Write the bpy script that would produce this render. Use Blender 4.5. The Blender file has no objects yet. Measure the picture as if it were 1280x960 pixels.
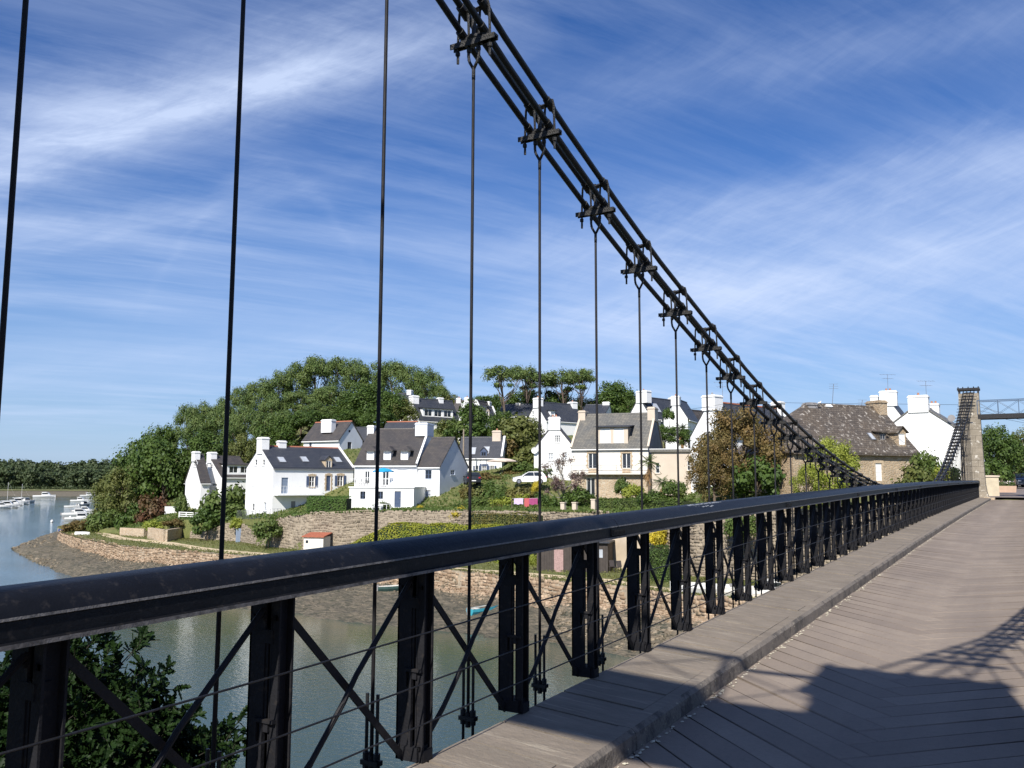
import bpy, bmesh, math, random
import numpy as np
from mathutils import Vector, Matrix, noise as mnoise
R = math.radians
sc = bpy.context.scene
rng = np.random.default_rng(7)
random.seed(7)

# ------------------------------------------------------------------ camera
F = 1083.9                      # focal length in pixels of the 1280x960 photograph
PITCH, ROLL, YAW = R(6.37), R(0.189), R(30.51)
cy, sy, cp, sp = math.cos(YAW), math.sin(YAW), math.cos(PITCH), math.sin(PITCH)
FW = Vector((-sy*cp, cy*cp, sp)); R0 = Vector((cy, sy, 0)); U0 = R0.cross(FW)
RT = R0*math.cos(ROLL)+U0*math.sin(ROLL); UP = -R0*math.sin(ROLL)+U0*math.cos(ROLL)
cam_data = bpy.data.cameras.new('camera'); cam = bpy.data.objects.new('camera', cam_data)
sc.collection.objects.link(cam)
cam_data.sensor_width = 36; cam_data.lens = 36*F/1280
cam_data.clip_start = 0.05; cam_data.clip_end = 6000
cam.matrix_world = Matrix(((RT.x, UP.x, -FW.x, 0), (RT.y, UP.y, -FW.y, 0), (RT.z, UP.z, -FW.z, 0), (0, 0, 0, 1)))
sc.camera = cam
FH = Vector((-sy, cy, 0)); RH = Vector((cy, sy, 0))      # level forward / right of the viewer

# ------------------------------------------------------------------ light
SUNV = Vector((0.23, -1.15, 1.0)).normalized()          # towards the sun
SUN_EL = math.asin(SUNV.z)
SUN_AZ = math.atan2(SUNV.x, SUNV.y)                      # clockwise from +Y
sun_d = bpy.data.lights.new('sun', 'SUN'); sun_d.energy = 5.0; sun_d.angle = R(0.55); sun_d.color = (1.0, 0.95, 0.87)
sun = bpy.data.objects.new('sun', sun_d); sc.collection.objects.link(sun)
sun.rotation_euler = SUNV.to_track_quat('Z', 'Y').to_euler()

class NT:
    """short hand for building node trees"""
    def __init__(s, tree): s.t = tree; s.n = tree.nodes; s.l = tree.links
    def node(s, typ, **kw):
        n = s.n.new(typ)
        for k, v in kw.items(): setattr(n, k, v)
        return n
    def put(s, sock, v):
        if v is None: return
        if hasattr(v, 'is_output') or isinstance(v, bpy.types.NodeSocket): s.l.new(v, sock)
        else:
            try: sock.default_value = v
            except Exception: sock.default_value = tuple(v)+(1,)
    def m(s, op, a, b=None, c=None, clamp=False):
        n = s.node('ShaderNodeMath', operation=op, use_clamp=clamp)
        for i, v in enumerate((a, b, c)): s.put(n.inputs[i], v)
        return n.outputs[0]
    def vm(s, op, a, b=None, out=0):
        n = s.node('ShaderNodeVectorMath', operation=op); s.put(n.inputs[0], a); s.put(n.inputs[1], b)
        return n.outputs['Value'] if out else n.outputs[0]
    def mix(s, f, a, b, mode='MIX'):
        n = s.node('ShaderNodeMix', data_type='RGBA', blend_type=mode)
        s.put(n.inputs[0], f); s.put(n.inputs[6], a); s.put(n.inputs[7], b); return n.outputs[2]
    def noise(s, vec, scale, detail=4, rough=.55, dist=0):
        n = s.node('ShaderNodeTexNoise'); s.put(n.inputs['Vector'], vec)
        n.inputs['Scale'].default_value = scale; n.inputs['Detail'].default_value = detail
        n.inputs['Roughness'].default_value = rough; n.inputs['Distortion'].default_value = dist
        return n.outputs['Fac']
    def ramp(s, fac, lo, hi, a=0.0, b=1.0):
        n = s.node('ShaderNodeMapRange', clamp=True); s.put(n.inputs[0], fac)
        for i, v in enumerate((lo, hi, a, b)): n.inputs[i+1].default_value = v
        return n.outputs[0]
    def mapv(s, vec, scale=(1, 1, 1), rot=(0, 0, 0), loc=(0, 0, 0)):
        n = s.node('ShaderNodeMapping'); s.put(n.inputs[0], vec)
        n.inputs['Scale'].default_value = scale; n.inputs['Rotation'].default_value = rot; n.inputs['Location'].default_value = loc
        return n.outputs[0]
    def rs(s, vec, deg, scale, loc=(0, 0, 0)):               # turn first, then stretch: fibres run along the turned x axis
        return s.mapv(s.mapv(vec, (1, 1, 1), (0, 0, R(-deg))), scale, (0, 0, 0), loc)
    def comb(s, x, y, z):
        n = s.node('ShaderNodeCombineXYZ')
        for i, v in enumerate((x, y, z)): s.put(n.inputs[i], v)
        return n.outputs[0]

def ray(x, y):                                           # direction through a pixel of the 1280x960 photograph
    return FW*F + RT*(x-640) - UP*(y-480)
def azel(x, y):
    v = ray(x, y).normalized(); return math.atan2(v.dot(RH), v.dot(FH)), math.asin(v.z)

world = bpy.data.worlds.new('World'); sc.world = world; world.use_nodes = True
w = NT(world.node_tree); w.n.clear()
sky = w.node('ShaderNodeTexSky', sky_type='NISHITA'); sky.sun_disc = False
sky.sun_elevation = SUN_EL; sky.sun_rotation = SUN_AZ
sky.air_density = 1.0; sky.dust_density = 0.10; sky.ozone_density = 4.0; sky.altitude = 0
geo = w.node('ShaderNodeTexCoord').outputs['Generated']
dR = w.vm('DOT_PRODUCT', geo, tuple(RH), 1); dF = w.vm('DOT_PRODUCT', geo, tuple(FH), 1)
sep = w.node('ShaderNodeSeparateXYZ'); w.l.new(geo, sep.inputs[0]); dz = sep.outputs[2]
az = w.m('ARCTAN2', dR, dF); el = w.m('ARCSINE', dz)
# cirrus laid out on a high flat layer
inv = w.m('DIVIDE', 1.0, w.m('ADD', w.m('MAXIMUM', dz, 0.0), 0.13))
px, py = w.m('MULTIPLY', dR, inv), w.m('MULTIPLY', dF, inv)
pl = w.comb(px, py, 0.0)
warp = w.noise(pl, .8, 2, .5)
wv = w.comb(w.m('ADD', px, w.m('MULTIPLY', warp, .5)), w.m('ADD', py, w.m('MULTIPLY', warp, .35)), 0.0)
c1 = w.ramp(w.noise(w.rs(wv, 24, (.50, 2.2, 1)), 1.1, 9, .62), .42, .80)
c2 = w.ramp(w.noise(w.rs(wv, 30, (.75, 4.6, 1), (3, 1, 0)), 1.6, 10, .7), .45, .85)
big = w.ramp(w.noise(w.mapv(pl, (.35, .8, 1), (0, 0, 0), (5.2, 2.1, 0)), 1.0, 2, .5), .35, .68)
veil = w.m('MULTIPLY', w.m('ADD', w.m('MULTIPLY', c1, .62), w.m('MULTIPLY', c2, .40)), w.ramp(big, 0, 1, .30, 1.0))
# the plumes: (points in the sky, half width, strength)
def plume(pts, wd, st, a0, a1, nscale=9, amp=.05):
    A = np.array([azel(*p) for p in pts]); c = np.polyfit(A[:, 0], A[:, 1], min(2, len(pts)-1))
    if len(c) == 2: c = np.array([0, c[0], c[1]])
    f = w.m('ADD', w.m('MULTIPLY', w.m('ADD', w.m('MULTIPLY', az, float(c[0])), float(c[1])), az), float(c[2]))
    nn = w.noise(w.rs(w.comb(az, el, 0.0), 17, (.8, 2.6, 1)), nscale, 8, .66, .5)
    d = w.m('ADD', w.m('SUBTRACT', el, f), w.m('MULTIPLY', w.m('SUBTRACT', nn, .5), amp))
    g = w.m('EXPONENT', w.m('MULTIPLY', w.m('POWER', w.m('ABSOLUTE', w.m('DIVIDE', d, wd)), 1.7), -1.0))
    l, h = azel(a0, 480)[0], azel(a1, 480)[0]
    win = w.m('MULTIPLY', w.ramp(az, l-.09, l+.12), w.ramp(az, h-.20, h+.10, 1, 0))
    fib = w.ramp(w.noise(w.rs(w.comb(az, el, 0.0), 20, (.7, 3.4, 1)), 13, 9, .68, .6), .25, .75, .45, 1.0)
    return w.m('MULTIPLY', w.m('MULTIPLY', w.m('MULTIPLY', g, win), fib), st)
pl1 = plume([(-60, 205), (100, 160), (300, 100), (480, 68), (620, 50)], .042, .72, -260, 600, 7, .075)
pl1b = plume([(-60, 235), (120, 178), (300, 118), (450, 80)], .016, .42, -260, 500, 12, .04)
pl6 = plume([(280, 240), (320, 218), (385, 236)], .012, .42, 262, 360, 20, .05)
pl7 = plume([(560, 330), (800, 300), (1000, 250), (1280, 190)], .030, .34, 600, 1700, 7, .10)
pl2 = plume([(0, 290), (200, 275), (330, 250)], .020, .34, -200, 400)
pl3 = plume([(750, 400), (900, 375), (1100, 335), (1280, 290)], .055, .62, 700, 1700, 5, .08)
pl4 = plume([(0, 465), (300, 440), (700, 400), (1000, 385)], .030, .22, -400, 1200, 4, .06)
pl5 = plume([(640, 130), (900, 90), (1280, 20)], .030, .20, 700, 1700, 6, .08)
cl = veil
for q in (pl1, pl1b, pl2, pl3, pl4, pl5, pl6, pl7): cl = w.m('ADD', cl, q)
cl = w.m('MULTIPLY', cl, w.ramp(dz, .0, .10, .35, 1.0))
cl = w.m('MINIMUM', cl, .86)
gain = w.node('ShaderNodeHueSaturation'); gain.inputs['Saturation'].default_value = 1.20; gain.inputs['Hue'].default_value = .508
w.l.new(sky.outputs[0], gain.inputs['Color'])
skyc = w.mix(1.0, gain.outputs[0], (.90, .96, 1.10, 1), 'MULTIPLY')
skyc = w.mix(w.ramp(dz, 0.0, .34, .76, 0.0), skyc, (3.1, 4.55, 7.2, 1))
mixc = w.mix(cl, skyc, (6.2, 7.3, 9.7, 1))
bg = w.node('ShaderNodeBackground'); w.l.new(mixc, bg.inputs[0]); bg.inputs[1].default_value = .083
wo = w.node('ShaderNodeOutputWorld'); w.l.new(bg.outputs[0], wo.inputs[0])

sc.view_settings.view_transform = 'Standard'; sc.view_settings.look = 'None'
sc.view_settings.exposure = 0.40; sc.view_settings.gamma = 1.0
sc.cycles.max_bounces = 6; sc.cycles.diffuse_bounces = 3; sc.cycles.glossy_bounces = 3; sc.cycles.transparent_max_bounces = 6
sc.cycles.sample_clamp_indirect = 6
sc.render.film_transparent = False

# ------------------------------------------------------------------ helpers: where things are
AZC = {}
def kaz(x):                                              # tangent of the level bearing of a pixel column (at the horizon)
    v = ray(x, 601); return v.dot(RH)/v.dot(FH)
def uv(x, d): return Vector((kaz(x)*d, d))               # (right, forward) metres of the point at depth d in column x
def W(u, w_, z): return RH*u + FH*w_ + Vector((0, 0, z))
def at(x, y, d): v = ray(x, y); return v*(d/v.dot(FH))
def zpix(x, y, d): return at(x, y, d).z
def onplane(x, y, O, n): v = ray(x, y); return v*(O.dot(n)/v.dot(n))
def interp(x, tab):
    xs = [t[0] for t in tab]; ys = [t[1] for t in tab]; return float(np.interp(x, xs, ys))

# ------------------------------------------------------------------ helpers: meshes and objects
COL = sc.collection
def mesh_np(name, verts, faces, mats=(), midx=None, smooth=False):
    """verts (n,3) array, faces (m,k) int array of equal sized polygons"""
    me = bpy.data.meshes.new(name); verts = np.asarray(verts, np.float32); faces = np.asarray(faces, np.int32)
    k = faces.shape[1]; me.vertices.add(len(verts)); me.vertices.foreach_set('co', verts.ravel())
    me.loops.add(faces.size); me.loops.foreach_set('vertex_index', faces.ravel())
    me.polygons.add(len(faces)); me.polygons.foreach_set('loop_start', np.arange(0, faces.size, k, dtype=np.int32))
    if midx is not None: me.polygons.foreach_set('material_index', np.asarray(midx, np.int32))
    if smooth: me.polygons.foreach_set('use_smooth', np.ones(len(faces), bool))
    for m_ in mats: me.materials.append(m_)
    me.update(calc_edges=True); me.validate(); return me
class MB:
    """collects simple solids, then becomes ONE mesh"""
    def __init__(s): s.v = []; s.f = []; s.mi = []
    def poly(s, pts, m=0):
        b = len(s.v); s.v += [tuple(p) for p in pts]; s.f.append(tuple(range(b, b+len(pts)))); s.mi.append(m)
    def hexa(s, p, m=0):                                 # 8 corners: bottom 0-3, top 4-7
        b = len(s.v); s.v += [tuple(q) for q in p]
        for f in ((3, 2, 1, 0), (4, 5, 6, 7), (0, 1, 5, 4), (1, 2, 6, 5), (2, 3, 7, 6), (3, 0, 4, 7)):
            s.f.append(tuple(b+i for i in f)); s.mi.append(m)
    def box(s, c, size, m=0, ax=None, taper=1.0):
        c = Vector(c); X, Y, Z = ax if ax else (Vector((1, 0, 0)), Vector((0, 1, 0)), Vector((0, 0, 1)))
        a, b_, d = size[0]/2, size[1]/2, size[2]/2
        bot = [c-X*a-Y*b_-Z*d, c+X*a-Y*b_-Z*d, c+X*a+Y*b_-Z*d, c-X*a+Y*b_-Z*d]
        a *= taper; b_ *= taper
        top = [c-X*a-Y*b_+Z*d, c+X*a-Y*b_+Z*d, c+X*a+Y*b_+Z*d, c-X*a+Y*b_+Z*d]
        s.hexa(bot+top, m)
    def bar(s, p, q, wx, wy, m=0, side=None):            # rectangular bar from p to q
        p, q = Vector(p), Vector(q); d = (q-p); L = d.length; d.normalize()
        X = Vector(side) if side is not None else d.orthogonal(); X = (X-d*X.dot(d)).normalized(); Y = d.cross(X)
        s.box((p+q)/2, (wx, wy, L), m, (X, Y, d))
    def tube(s, pts, r, n=8, m=0, caps=True):
        pts = [Vector(p) for p in pts]; rs = r if isinstance(r, (list, tuple)) else [r]*len(pts)
        b = len(s.v); prev = None
        for i, p in enumerate(pts):
            d = (pts[min(i+1, len(pts)-1)]-pts[max(i-1, 0)]).normalized()
            if prev is None: X = d.orthogonal().normalized()
            else: X = (prev-d*prev.dot(d)).normalized()
            prev = X; Y = d.cross(X)
            for k in range(n):
                a = 2*math.pi*k/n; s.v.append(tuple(p+(X*math.cos(a)+Y*math.sin(a))*rs[i]))
        for i in range(len(pts)-1):
            for k in range(n):
                s.f.append((b+i*n+k, b+i*n+(k+1) % n, b+(i+1)*n+(k+1) % n, b+(i+1)*n+k)); s.mi.append(m)
        if caps:
            s.f.append(tuple(b+k for k in reversed(range(n)))); s.mi.append(m)
            s.f.append(tuple(b+(len(pts)-1)*n+k for k in range(n))); s.mi.append(m)
    def prism(s, prof, p0, p1, X, Y, m=0, caps=True):    # closed profile (a,b) swept from p0 to p1
        b = len(s.v); n = len(prof)
        for P in (p0, p1):
            for a_, b_ in prof: s.v.append(tuple(Vector(P)+Vector(X)*a_+Vector(Y)*b_))
        for k in range(n):
            s.f.append((b+k, b+(k+1) % n, b+n+(k+1) % n, b+n+k)); s.mi.append(m)
        if caps:
            s.f.append(tuple(b+k for k in reversed(range(n)))); s.mi.append(m)
            s.f.append(tuple(b+n+k for k in range(n))); s.mi.append(m)
    def mesh(s, name, mats, smooth=False):
        me = bpy.data.meshes.new(name); me.from_pydata(s.v, [], s.f)
        for m_ in (mats if isinstance(mats, (list, tuple)) else [mats]): me.materials.append(m_)
        me.polygons.foreach_set('material_index', s.mi)
        bm = bmesh.new(); bm.from_mesh(me); bmesh.ops.recalc_face_normals(bm, faces=bm.faces); bm.to_mesh(me); bm.free()
        if smooth: me.polygons.foreach_set('use_smooth', [True]*len(me.polygons))
        me.update(); return me
    def build(s, name, mats, parent=None, smooth=False, loc=None, rot=None, bevel=0):
        if loc is None and parent is not None:           # vertices are world coordinates: move them under the parent's origin
            o = ORIG.get(parent.name, Vector((0, 0, 0))); s.v = [(x-o.x, y-o.y, z-o.z) for x, y, z in s.v]
        ob = link(name, s.mesh(name, mats, smooth), parent, loc, rot)
        if bevel:
            md = ob.modifiers.new('bevel', 'BEVEL'); md.width = bevel; md.segments = 2; md.limit_method = 'ANGLE'
        return ob
ORIG = {}                                                # world position of every parent (their children are placed relative to it)
def link(name, data, parent=None, loc=None, rot=None):
    ob = bpy.data.objects.new(name, data); COL.objects.link(ob)
    if parent is not None:
        ob.parent = parent
        ORIG[ob.name] = ORIG.get(parent.name, Vector((0, 0, 0)))+(Vector(loc) if loc is not None else Vector((0, 0, 0)))
    else: ORIG[ob.name] = Vector(loc) if loc is not None else Vector((0, 0, 0))
    if loc is not None: ob.location = loc
    if rot is not None: ob.rotation_euler = rot
    return ob
def tag(ob, label, cat, group=None, kind=None):
    if label: ob['label'] = label
    if cat: ob['category'] = cat
    if group: ob['group'] = group
    if kind: ob['kind'] = kind
    return ob
def thing(name, label, cat, loc=(0, 0, 0), group=None):
    return tag(link(name, None, None, loc), label, cat, group)
def struct(ob): ob['kind'] = 'structure'; return ob
def stuff(ob): ob['kind'] = 'stuff'; return ob
def copy_thing(root, loc, label=None, group=None, rotz=None, scale=None):
    r = root.copy(); COL.objects.link(r); r.location = loc; ORIG[r.name] = Vector(loc)
    if rotz is not None: r.rotation_euler = (0, 0, rotz)
    if scale is not None: r.scale = scale
    if label: r['label'] = label
    if group: r['group'] = group
    for ch in root.children:
        c = ch.copy(); COL.objects.link(c); c.parent = r
        for g in ch.children:
            d = g.copy(); COL.objects.link(d); d.parent = c
    return r
ORD = ['first', 'second', 'third', 'fourth', 'fifth', 'sixth', 'seventh', 'eighth', 'ninth', 'tenth', 'eleventh', 'twelfth', 'thirteenth',
       'fourteenth', 'fifteenth', 'sixteenth', 'seventeenth', 'eighteenth', 'nineteenth', 'twentieth', 'twenty-first', 'twenty-second', 'twenty-third',
       'twenty-fourth', 'twenty-fifth', 'twenty-sixth', 'twenty-seventh', 'twenty-eighth', 'twenty-ninth', 'thirtieth']

_t = {20: 'twenty', 30: 'thirty', 40: 'forty', 50: 'fifty', 60: 'sixty'}
for _k in range(31, 70):
    _d, _u = _k//10*10, _k % 10
    ORD.append(({30: 'thirtieth', 40: 'fortieth', 50: 'fiftieth', 60: 'sixtieth'}[_d]) if _u == 0 else _t[_d]+'-'+ORD[_u-1])
# ------------------------------------------------------------------ materials
MATS = {}
def mat(name, col, rough=.8, var=.25, scale=2.0, metal=0.0, bump=0.0, bscale=None, col2=None, spec=None, coord='Object', detail=5, grime=None):
    """noise between col and a darker / other tone, with fine relief"""
    if name in MATS: return MATS[name]
    m = bpy.data.materials.new(name); m.use_nodes = True; t = NT(m.node_tree); b = t.n['Principled BSDF']
    tc = t.node('ShaderNodeTexCoord').outputs[coord] if coord != 'World' else t.node('ShaderNodeNewGeometry').outputs['Position']
    c2 = col2 if col2 else tuple(c*(1-var) for c in col)
    n = t.noise(tc, scale, detail, .6); f = t.ramp(n, .34, .68)
    c = t.mix(f, tuple(col)+(1,), tuple(c2)+(1,))
    if grime:
        g = t.ramp(t.noise(tc, grime[1], 6, .65), .56, .74); c = t.mix(g, c, tuple(grime[0])+(1,))
    t.l.new(c, b.inputs['Base Color']); b.inputs['Roughness'].default_value = rough; b.inputs['Metallic'].default_value = metal
    if spec is not None: b.inputs['Specular IOR Level'].default_value = spec
    if bump:
        bn = t.node('ShaderNodeBump'); bn.inputs['Strength'].default_value = bump; bn.inputs['Distance'].default_value = .02
        t.l.new(t.noise(tc, bscale or scale*8, 6, .6), bn.inputs['Height']); t.l.new(bn.outputs[0], b.inputs['Normal'])
    MATS[name] = m; return m
def leafmat(name, ca, cb, cc=None, trans=.25, rough=.55):
    if name in MATS: return MATS[name]
    m = bpy.data.materials.new(name); m.use_nodes = True; t = NT(m.node_tree); b = t.n['Principled BSDF']
    g = t.node('ShaderNodeNewGeometry'); rnd = g.outputs['Random Per Island']
    c = t.mix(rnd, tuple(ca)+(1,), tuple(cb)+(1,))
    tc = t.node('ShaderNodeTexCoord').outputs['Object']
    n = t.ramp(t.noise(tc, .55, 3, .6), .38, .66)
    if cc is None: cc = tuple(x*1.35 for x in cb)
    c = t.mix(t.m('MULTIPLY', n, .75), c, tuple(cc)+(1,))
    t.l.new(c, b.inputs['Base Color']); b.inputs['Roughness'].default_value = rough
    b.inputs['Specular IOR Level'].default_value = .12 if 'close' in name else .25
    tr = t.node('ShaderNodeBsdfTranslucent'); t.l.new(t.mix(1.0, c, (1.2, 1.25, .6, 1), 'MULTIPLY'), tr.inputs[0])
    ms = t.node('ShaderNodeMixShader'); ms.inputs[0].default_value = trans
    t.l.new(b.outputs[0], ms.inputs[1]); t.l.new(tr.outputs[0], ms.inputs[2]); t.l.new(ms.outputs[0], t.n['Material Output'].inputs[0])
    MATS[name] = m; return m
def glassmat(name, col, rough=.08):
    return mat(name, col, rough, .3, 3.0, spec=.8)

m_black = mat('black_bridge_paint', (.0080, .0085, .011), .44, .35, 6, bump=.15, bscale=60, spec=.20, grime=((.030, .027, .026), 22))
m_post = mat('matt_black_post_paint', (.020, .020, .023), .62, .35, 7, bump=.25, bscale=60, spec=.10, grime=((.040, .034, .030), 20))
m_worn_glint = mat('worn_glint_edge', (.16, .15, .145), .5, .75, 26, bump=.3, bscale=120)  # worn paint, lightened to carry the highlight line of the rail edges too
m_blackold = mat('weathered_black_iron', (.010, .010, .012), .5, .4, 9, bump=.3, bscale=80, grime=((.030, .026, .022), 20))
m_brace = mat('dull_black_brace', (.020, .019, .021), .6, .3, 9, bump=.25, bscale=70, spec=.2)
m_grime = mat('greasy_clamp_iron', (.009, .0085, .0085), .55, .4, 16, bump=.5, bscale=90, grime=((.034, .028, .02), 22))
m_white = mat('white_render', (.83, .83, .82), .88, .06, .5, grime=((.74, .74, .72), 1.1), bump=.05, bscale=12)
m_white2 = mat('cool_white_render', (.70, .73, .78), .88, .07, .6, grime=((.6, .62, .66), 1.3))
m_grey = mat('shade_grey_render', (.62, .67, .74), .88, .10, .7)  # the wing gable's shade is put into this bluish grey
m_greydk = mat('dark_grey_and_gable_shade', (.30, .29, .29), .92, .25, 1.2)  # dark grey for fittings; on the cream house's gable it is painted shade
m_cream = mat('cream_render', (.76, .72, .64), .9, .1, .7)
m_beige = mat('beige_render', (.60, .51, .41), .9, .12, .8)
m_trim = mat('white_paint_trim', (.82, .82, .80), .5, .05, 3)
m_glass = glassmat('window_glass', (.025, .03, .038))
m_curtain = mat('net_curtain_window', (.45, .48, .52), .3, .25, 4)
m_navy = mat('blue_grey_shutter_paint', (.065, .095, .17), .5, .2, 4)
m_bluegrey = mat('grey_blue_door_paint', (.20, .25, .33), .55, .15, 4)
m_stonetrim = mat('granite_surround', (.55, .43, .29), .9, .35, 6, bump=.4)
m_redridge = mat('terracotta_ridge', (.40, .15, .085), .85, .3, 6)
m_pot = mat('terracotta_pot', (.42, .20, .12), .85, .3, 6)
m_alu = mat('antenna_metal', (.25, .25, .26), .4, .1, 5, metal=.6)

def slate(name, col, col2, moss=None):
    m = bpy.data.materials.new(name); m.use_nodes = True; t = NT(m.node_tree); b = t.n['Principled BSDF']
    tc = t.node('ShaderNodeTexCoord').outputs['Object']
    sv = t.node('ShaderNodeSeparateXYZ'); t.l.new(tc, sv.inputs[0])
    s_ = t.m('ADD', sv.outputs[0], sv.outputs[1])
    v = t.comb(s_, t.m('MULTIPLY', sv.outputs[2], 1.35), 0.0)
    br = t.node('ShaderNodeTexBrick'); t.l.new(v, br.inputs[0]); br.inputs['Scale'].default_value = 1
    br.inputs['Brick Width'].default_value = .42; br.inputs['Row Height'].default_value = .26; br.inputs['Mortar Size'].default_value = .018
    br.inputs['Color1'].default_value = tuple(col)+(1,); br.inputs['Color2'].default_value = tuple(col2)+(1,)
    br.inputs['Mortar'].default_value = tuple(x*.45 for x in col)+(1,)
    n = t.ramp(t.noise(tc, .7, 6, .65), .35, .7)
    c = t.mix(n, br.outputs[0], t.mix(1.0, br.outputs[0], (1.45, 1.35, 1.2, 1), 'MULTIPLY'))
    if moss:
        f = t.m('MULTIPLY', t.ramp(t.noise(tc, moss[1], 7, .7), moss[2], moss[2]+.10), moss[3]); c = t.mix(f, c, tuple(moss[0])+(1,))
    t.l.new(c, b.inputs['Base Color']); b.inputs['Roughness'].default_value = .55
    bn = t.node('ShaderNodeBump'); bn.inputs['Strength'].default_value = .5; bn.inputs['Distance'].default_value = .03
    t.l.new(br.outputs['Fac'], bn.inputs['Height']); bn.invert = True; t.l.new(bn.outputs[0], b.inputs['Normal'])
    MATS[name] = m; return m
m_slate = slate('dark_slate', (.030, .035, .048), (.042, .047, .060))
m_slatebr = slate('brown_slate', (.046, .043, .044), (.066, .060, .058), ((.10, .10, .055), 1.6, .60, .5))
m_slategr = slate('grey_lichen_slate', (.105, .105, .10), (.15, .145, .13), ((.22, .20, .15), 2.4, .60, .6))
m_slateold = slate('old_mossy_slate', (.068, .056, .045), (.105, .088, .070), ((.50, .46, .40), 2.6, .555, .85))
def stonemat(name, ca, cb, mortar, sc_=1.0, rub=True, w_=.42, h_=.24):
    m = bpy.data.materials.new(name); m.use_nodes = True; t = NT(m.node_tree); b = t.n['Principled BSDF']
    tc = t.node('ShaderNodeTexCoord').outputs['Object']
    vo = t.node('ShaderNodeTexVoronoi', feature='F1'); t.l.new(t.mapv(tc, (1, 1, 1.6)), vo.inputs['Vector']); vo.inputs['Scale'].default_value = 3.2*sc_
    ve = t.node('ShaderNodeTexVoronoi', feature='DISTANCE_TO_EDGE'); t.l.new(t.mapv(tc, (1, 1, 1.6)), ve.inputs['Vector']); ve.inputs['Scale'].default_value = 3.2*sc_
    sh = t.node('ShaderNodeSeparateColor'); t.l.new(vo.outputs['Color'], sh.inputs[0])
    c = t.mix(sh.outputs[0], tuple(ca)+(1,), tuple(cb)+(1,))
    c = t.mix(t.ramp(t.noise(tc, 1.1, 6, .6), .35, .7, 0, .55), c, tuple(x*.55 for x in ca)+(1,))
    c = t.mix(t.ramp(ve.outputs['Distance'], .02, .10, 1, 0), c, tuple(mortar)+(1,))
    t.l.new(c, b.inputs['Base Color']); b.inputs['Roughness'].default_value = .92
    bn = t.node('ShaderNodeBump'); bn.inputs['Strength'].default_value = .6; bn.inputs['Distance'].default_value = .05
    t.l.new(t.ramp(ve.outputs['Distance'], 0, .15), bn.inputs['Height']); t.l.new(bn.outputs[0], b.inputs['Normal'])
    MATS[name] = m; return m
m_rubble = stonemat('rubble_stone', (.42, .31, .20), (.56, .44, .31), (.48, .42, .33))
m_oldstone = stonemat('brown_granite_wall', (.40, .29, .18), (.50, .38, .25), (.42, .36, .27))
def islandmat(name, ca, cb, rough=.9, scale=3, bump=.5, wear=None, coord='Object'):
    """each separate stone or plank gets its own tone"""
    if name in MATS: return MATS[name]
    m = bpy.data.materials.new(name); m.use_nodes = True; t = NT(m.node_tree); b = t.n['Principled BSDF']
    g = t.node('ShaderNodeNewGeometry'); tc = t.node('ShaderNodeTexCoord').outputs[coord]
    c = t.mix(g.outputs['Random Per Island'], tuple(ca)+(1,), tuple(cb)+(1,))
    n = t.ramp(t.noise(g.outputs['Position'], scale, 7, .65), .3, .7, 0, .7)
    c = t.mix(n, c, tuple(x*.6 for x in ca)+(1,))
    if wear:
        f = t.ramp(t.noise(g.outputs['Position'], wear[1], 8, .7), wear[2], wear[2]+.08); c = t.mix(f, c, tuple(wear[0])+(1,))
    t.l.new(c, b.inputs['Base Color']); b.inputs['Roughness'].default_value = rough
    bn = t.node('ShaderNodeBump'); bn.inputs['Strength'].default_value = bump; bn.inputs['Distance'].default_value = .02
    t.l.new(t.noise(g.outputs['Position'], scale*9, 6, .6), bn.inputs['Height']); t.l.new(bn.outputs[0], b.inputs['Normal'])
    MATS[name] = m; return m

# ================================================================== THE BRIDGE (runs along +Y, viewer at X = 0)
YA, YB = -0.75, 68.0                                       # the two portals
XC = -0.855                                              # middle of the carriageway
def zr(Y): return float(np.interp(Y, [-30, 0, 5, 10, 20, 30, 40, 50, 60, 70, 90, 200], [-.9, -.368, -.272, -.19, -.069, .01, .059, .092, .121, .15, .20, .40]))
def zw(Y): return zr(Y)-1.145                            # footway
def zroad(Y): return zr(Y)-1.315
CY = [0, 2.5, 4.75, 5.68, 6.69, 7.63, 8.63, 9.63, 10.55, 11.52, 13.1, 14.4, 16.3, 18.7, 21.1, 24, 28, 33, 38, 44, 50, 56, 62, 68]
CZ = [5.30, 4.12, 3.13, 2.80, 2.47, 2.18, 1.92, 1.68, 1.45, 1.23, .93, .70, .44, .16, -.06, -.24, -.36, -.38, -.16, .70, 1.85, 3.15, 4.65, 6.32]
def _spline(xs, ys):
    xs, ys = np.array(xs, float), np.array(ys, float); t = np.gradient(ys, xs)
    def g(x):
        i = min(max(int(np.searchsorted(xs, x)-1), 0), len(xs)-2); h = xs[i+1]-xs[i]; u = (x-xs[i])/h
        return float((2*u**3-3*u*u+1)*ys[i]+(u**3-2*u*u+u)*h*t[i]+(-2*u**3+3*u*u)*ys[i+1]+(u**3-u*u)*h*t[i+1])
    return g
zc = _spline(CY, CZ)

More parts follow.
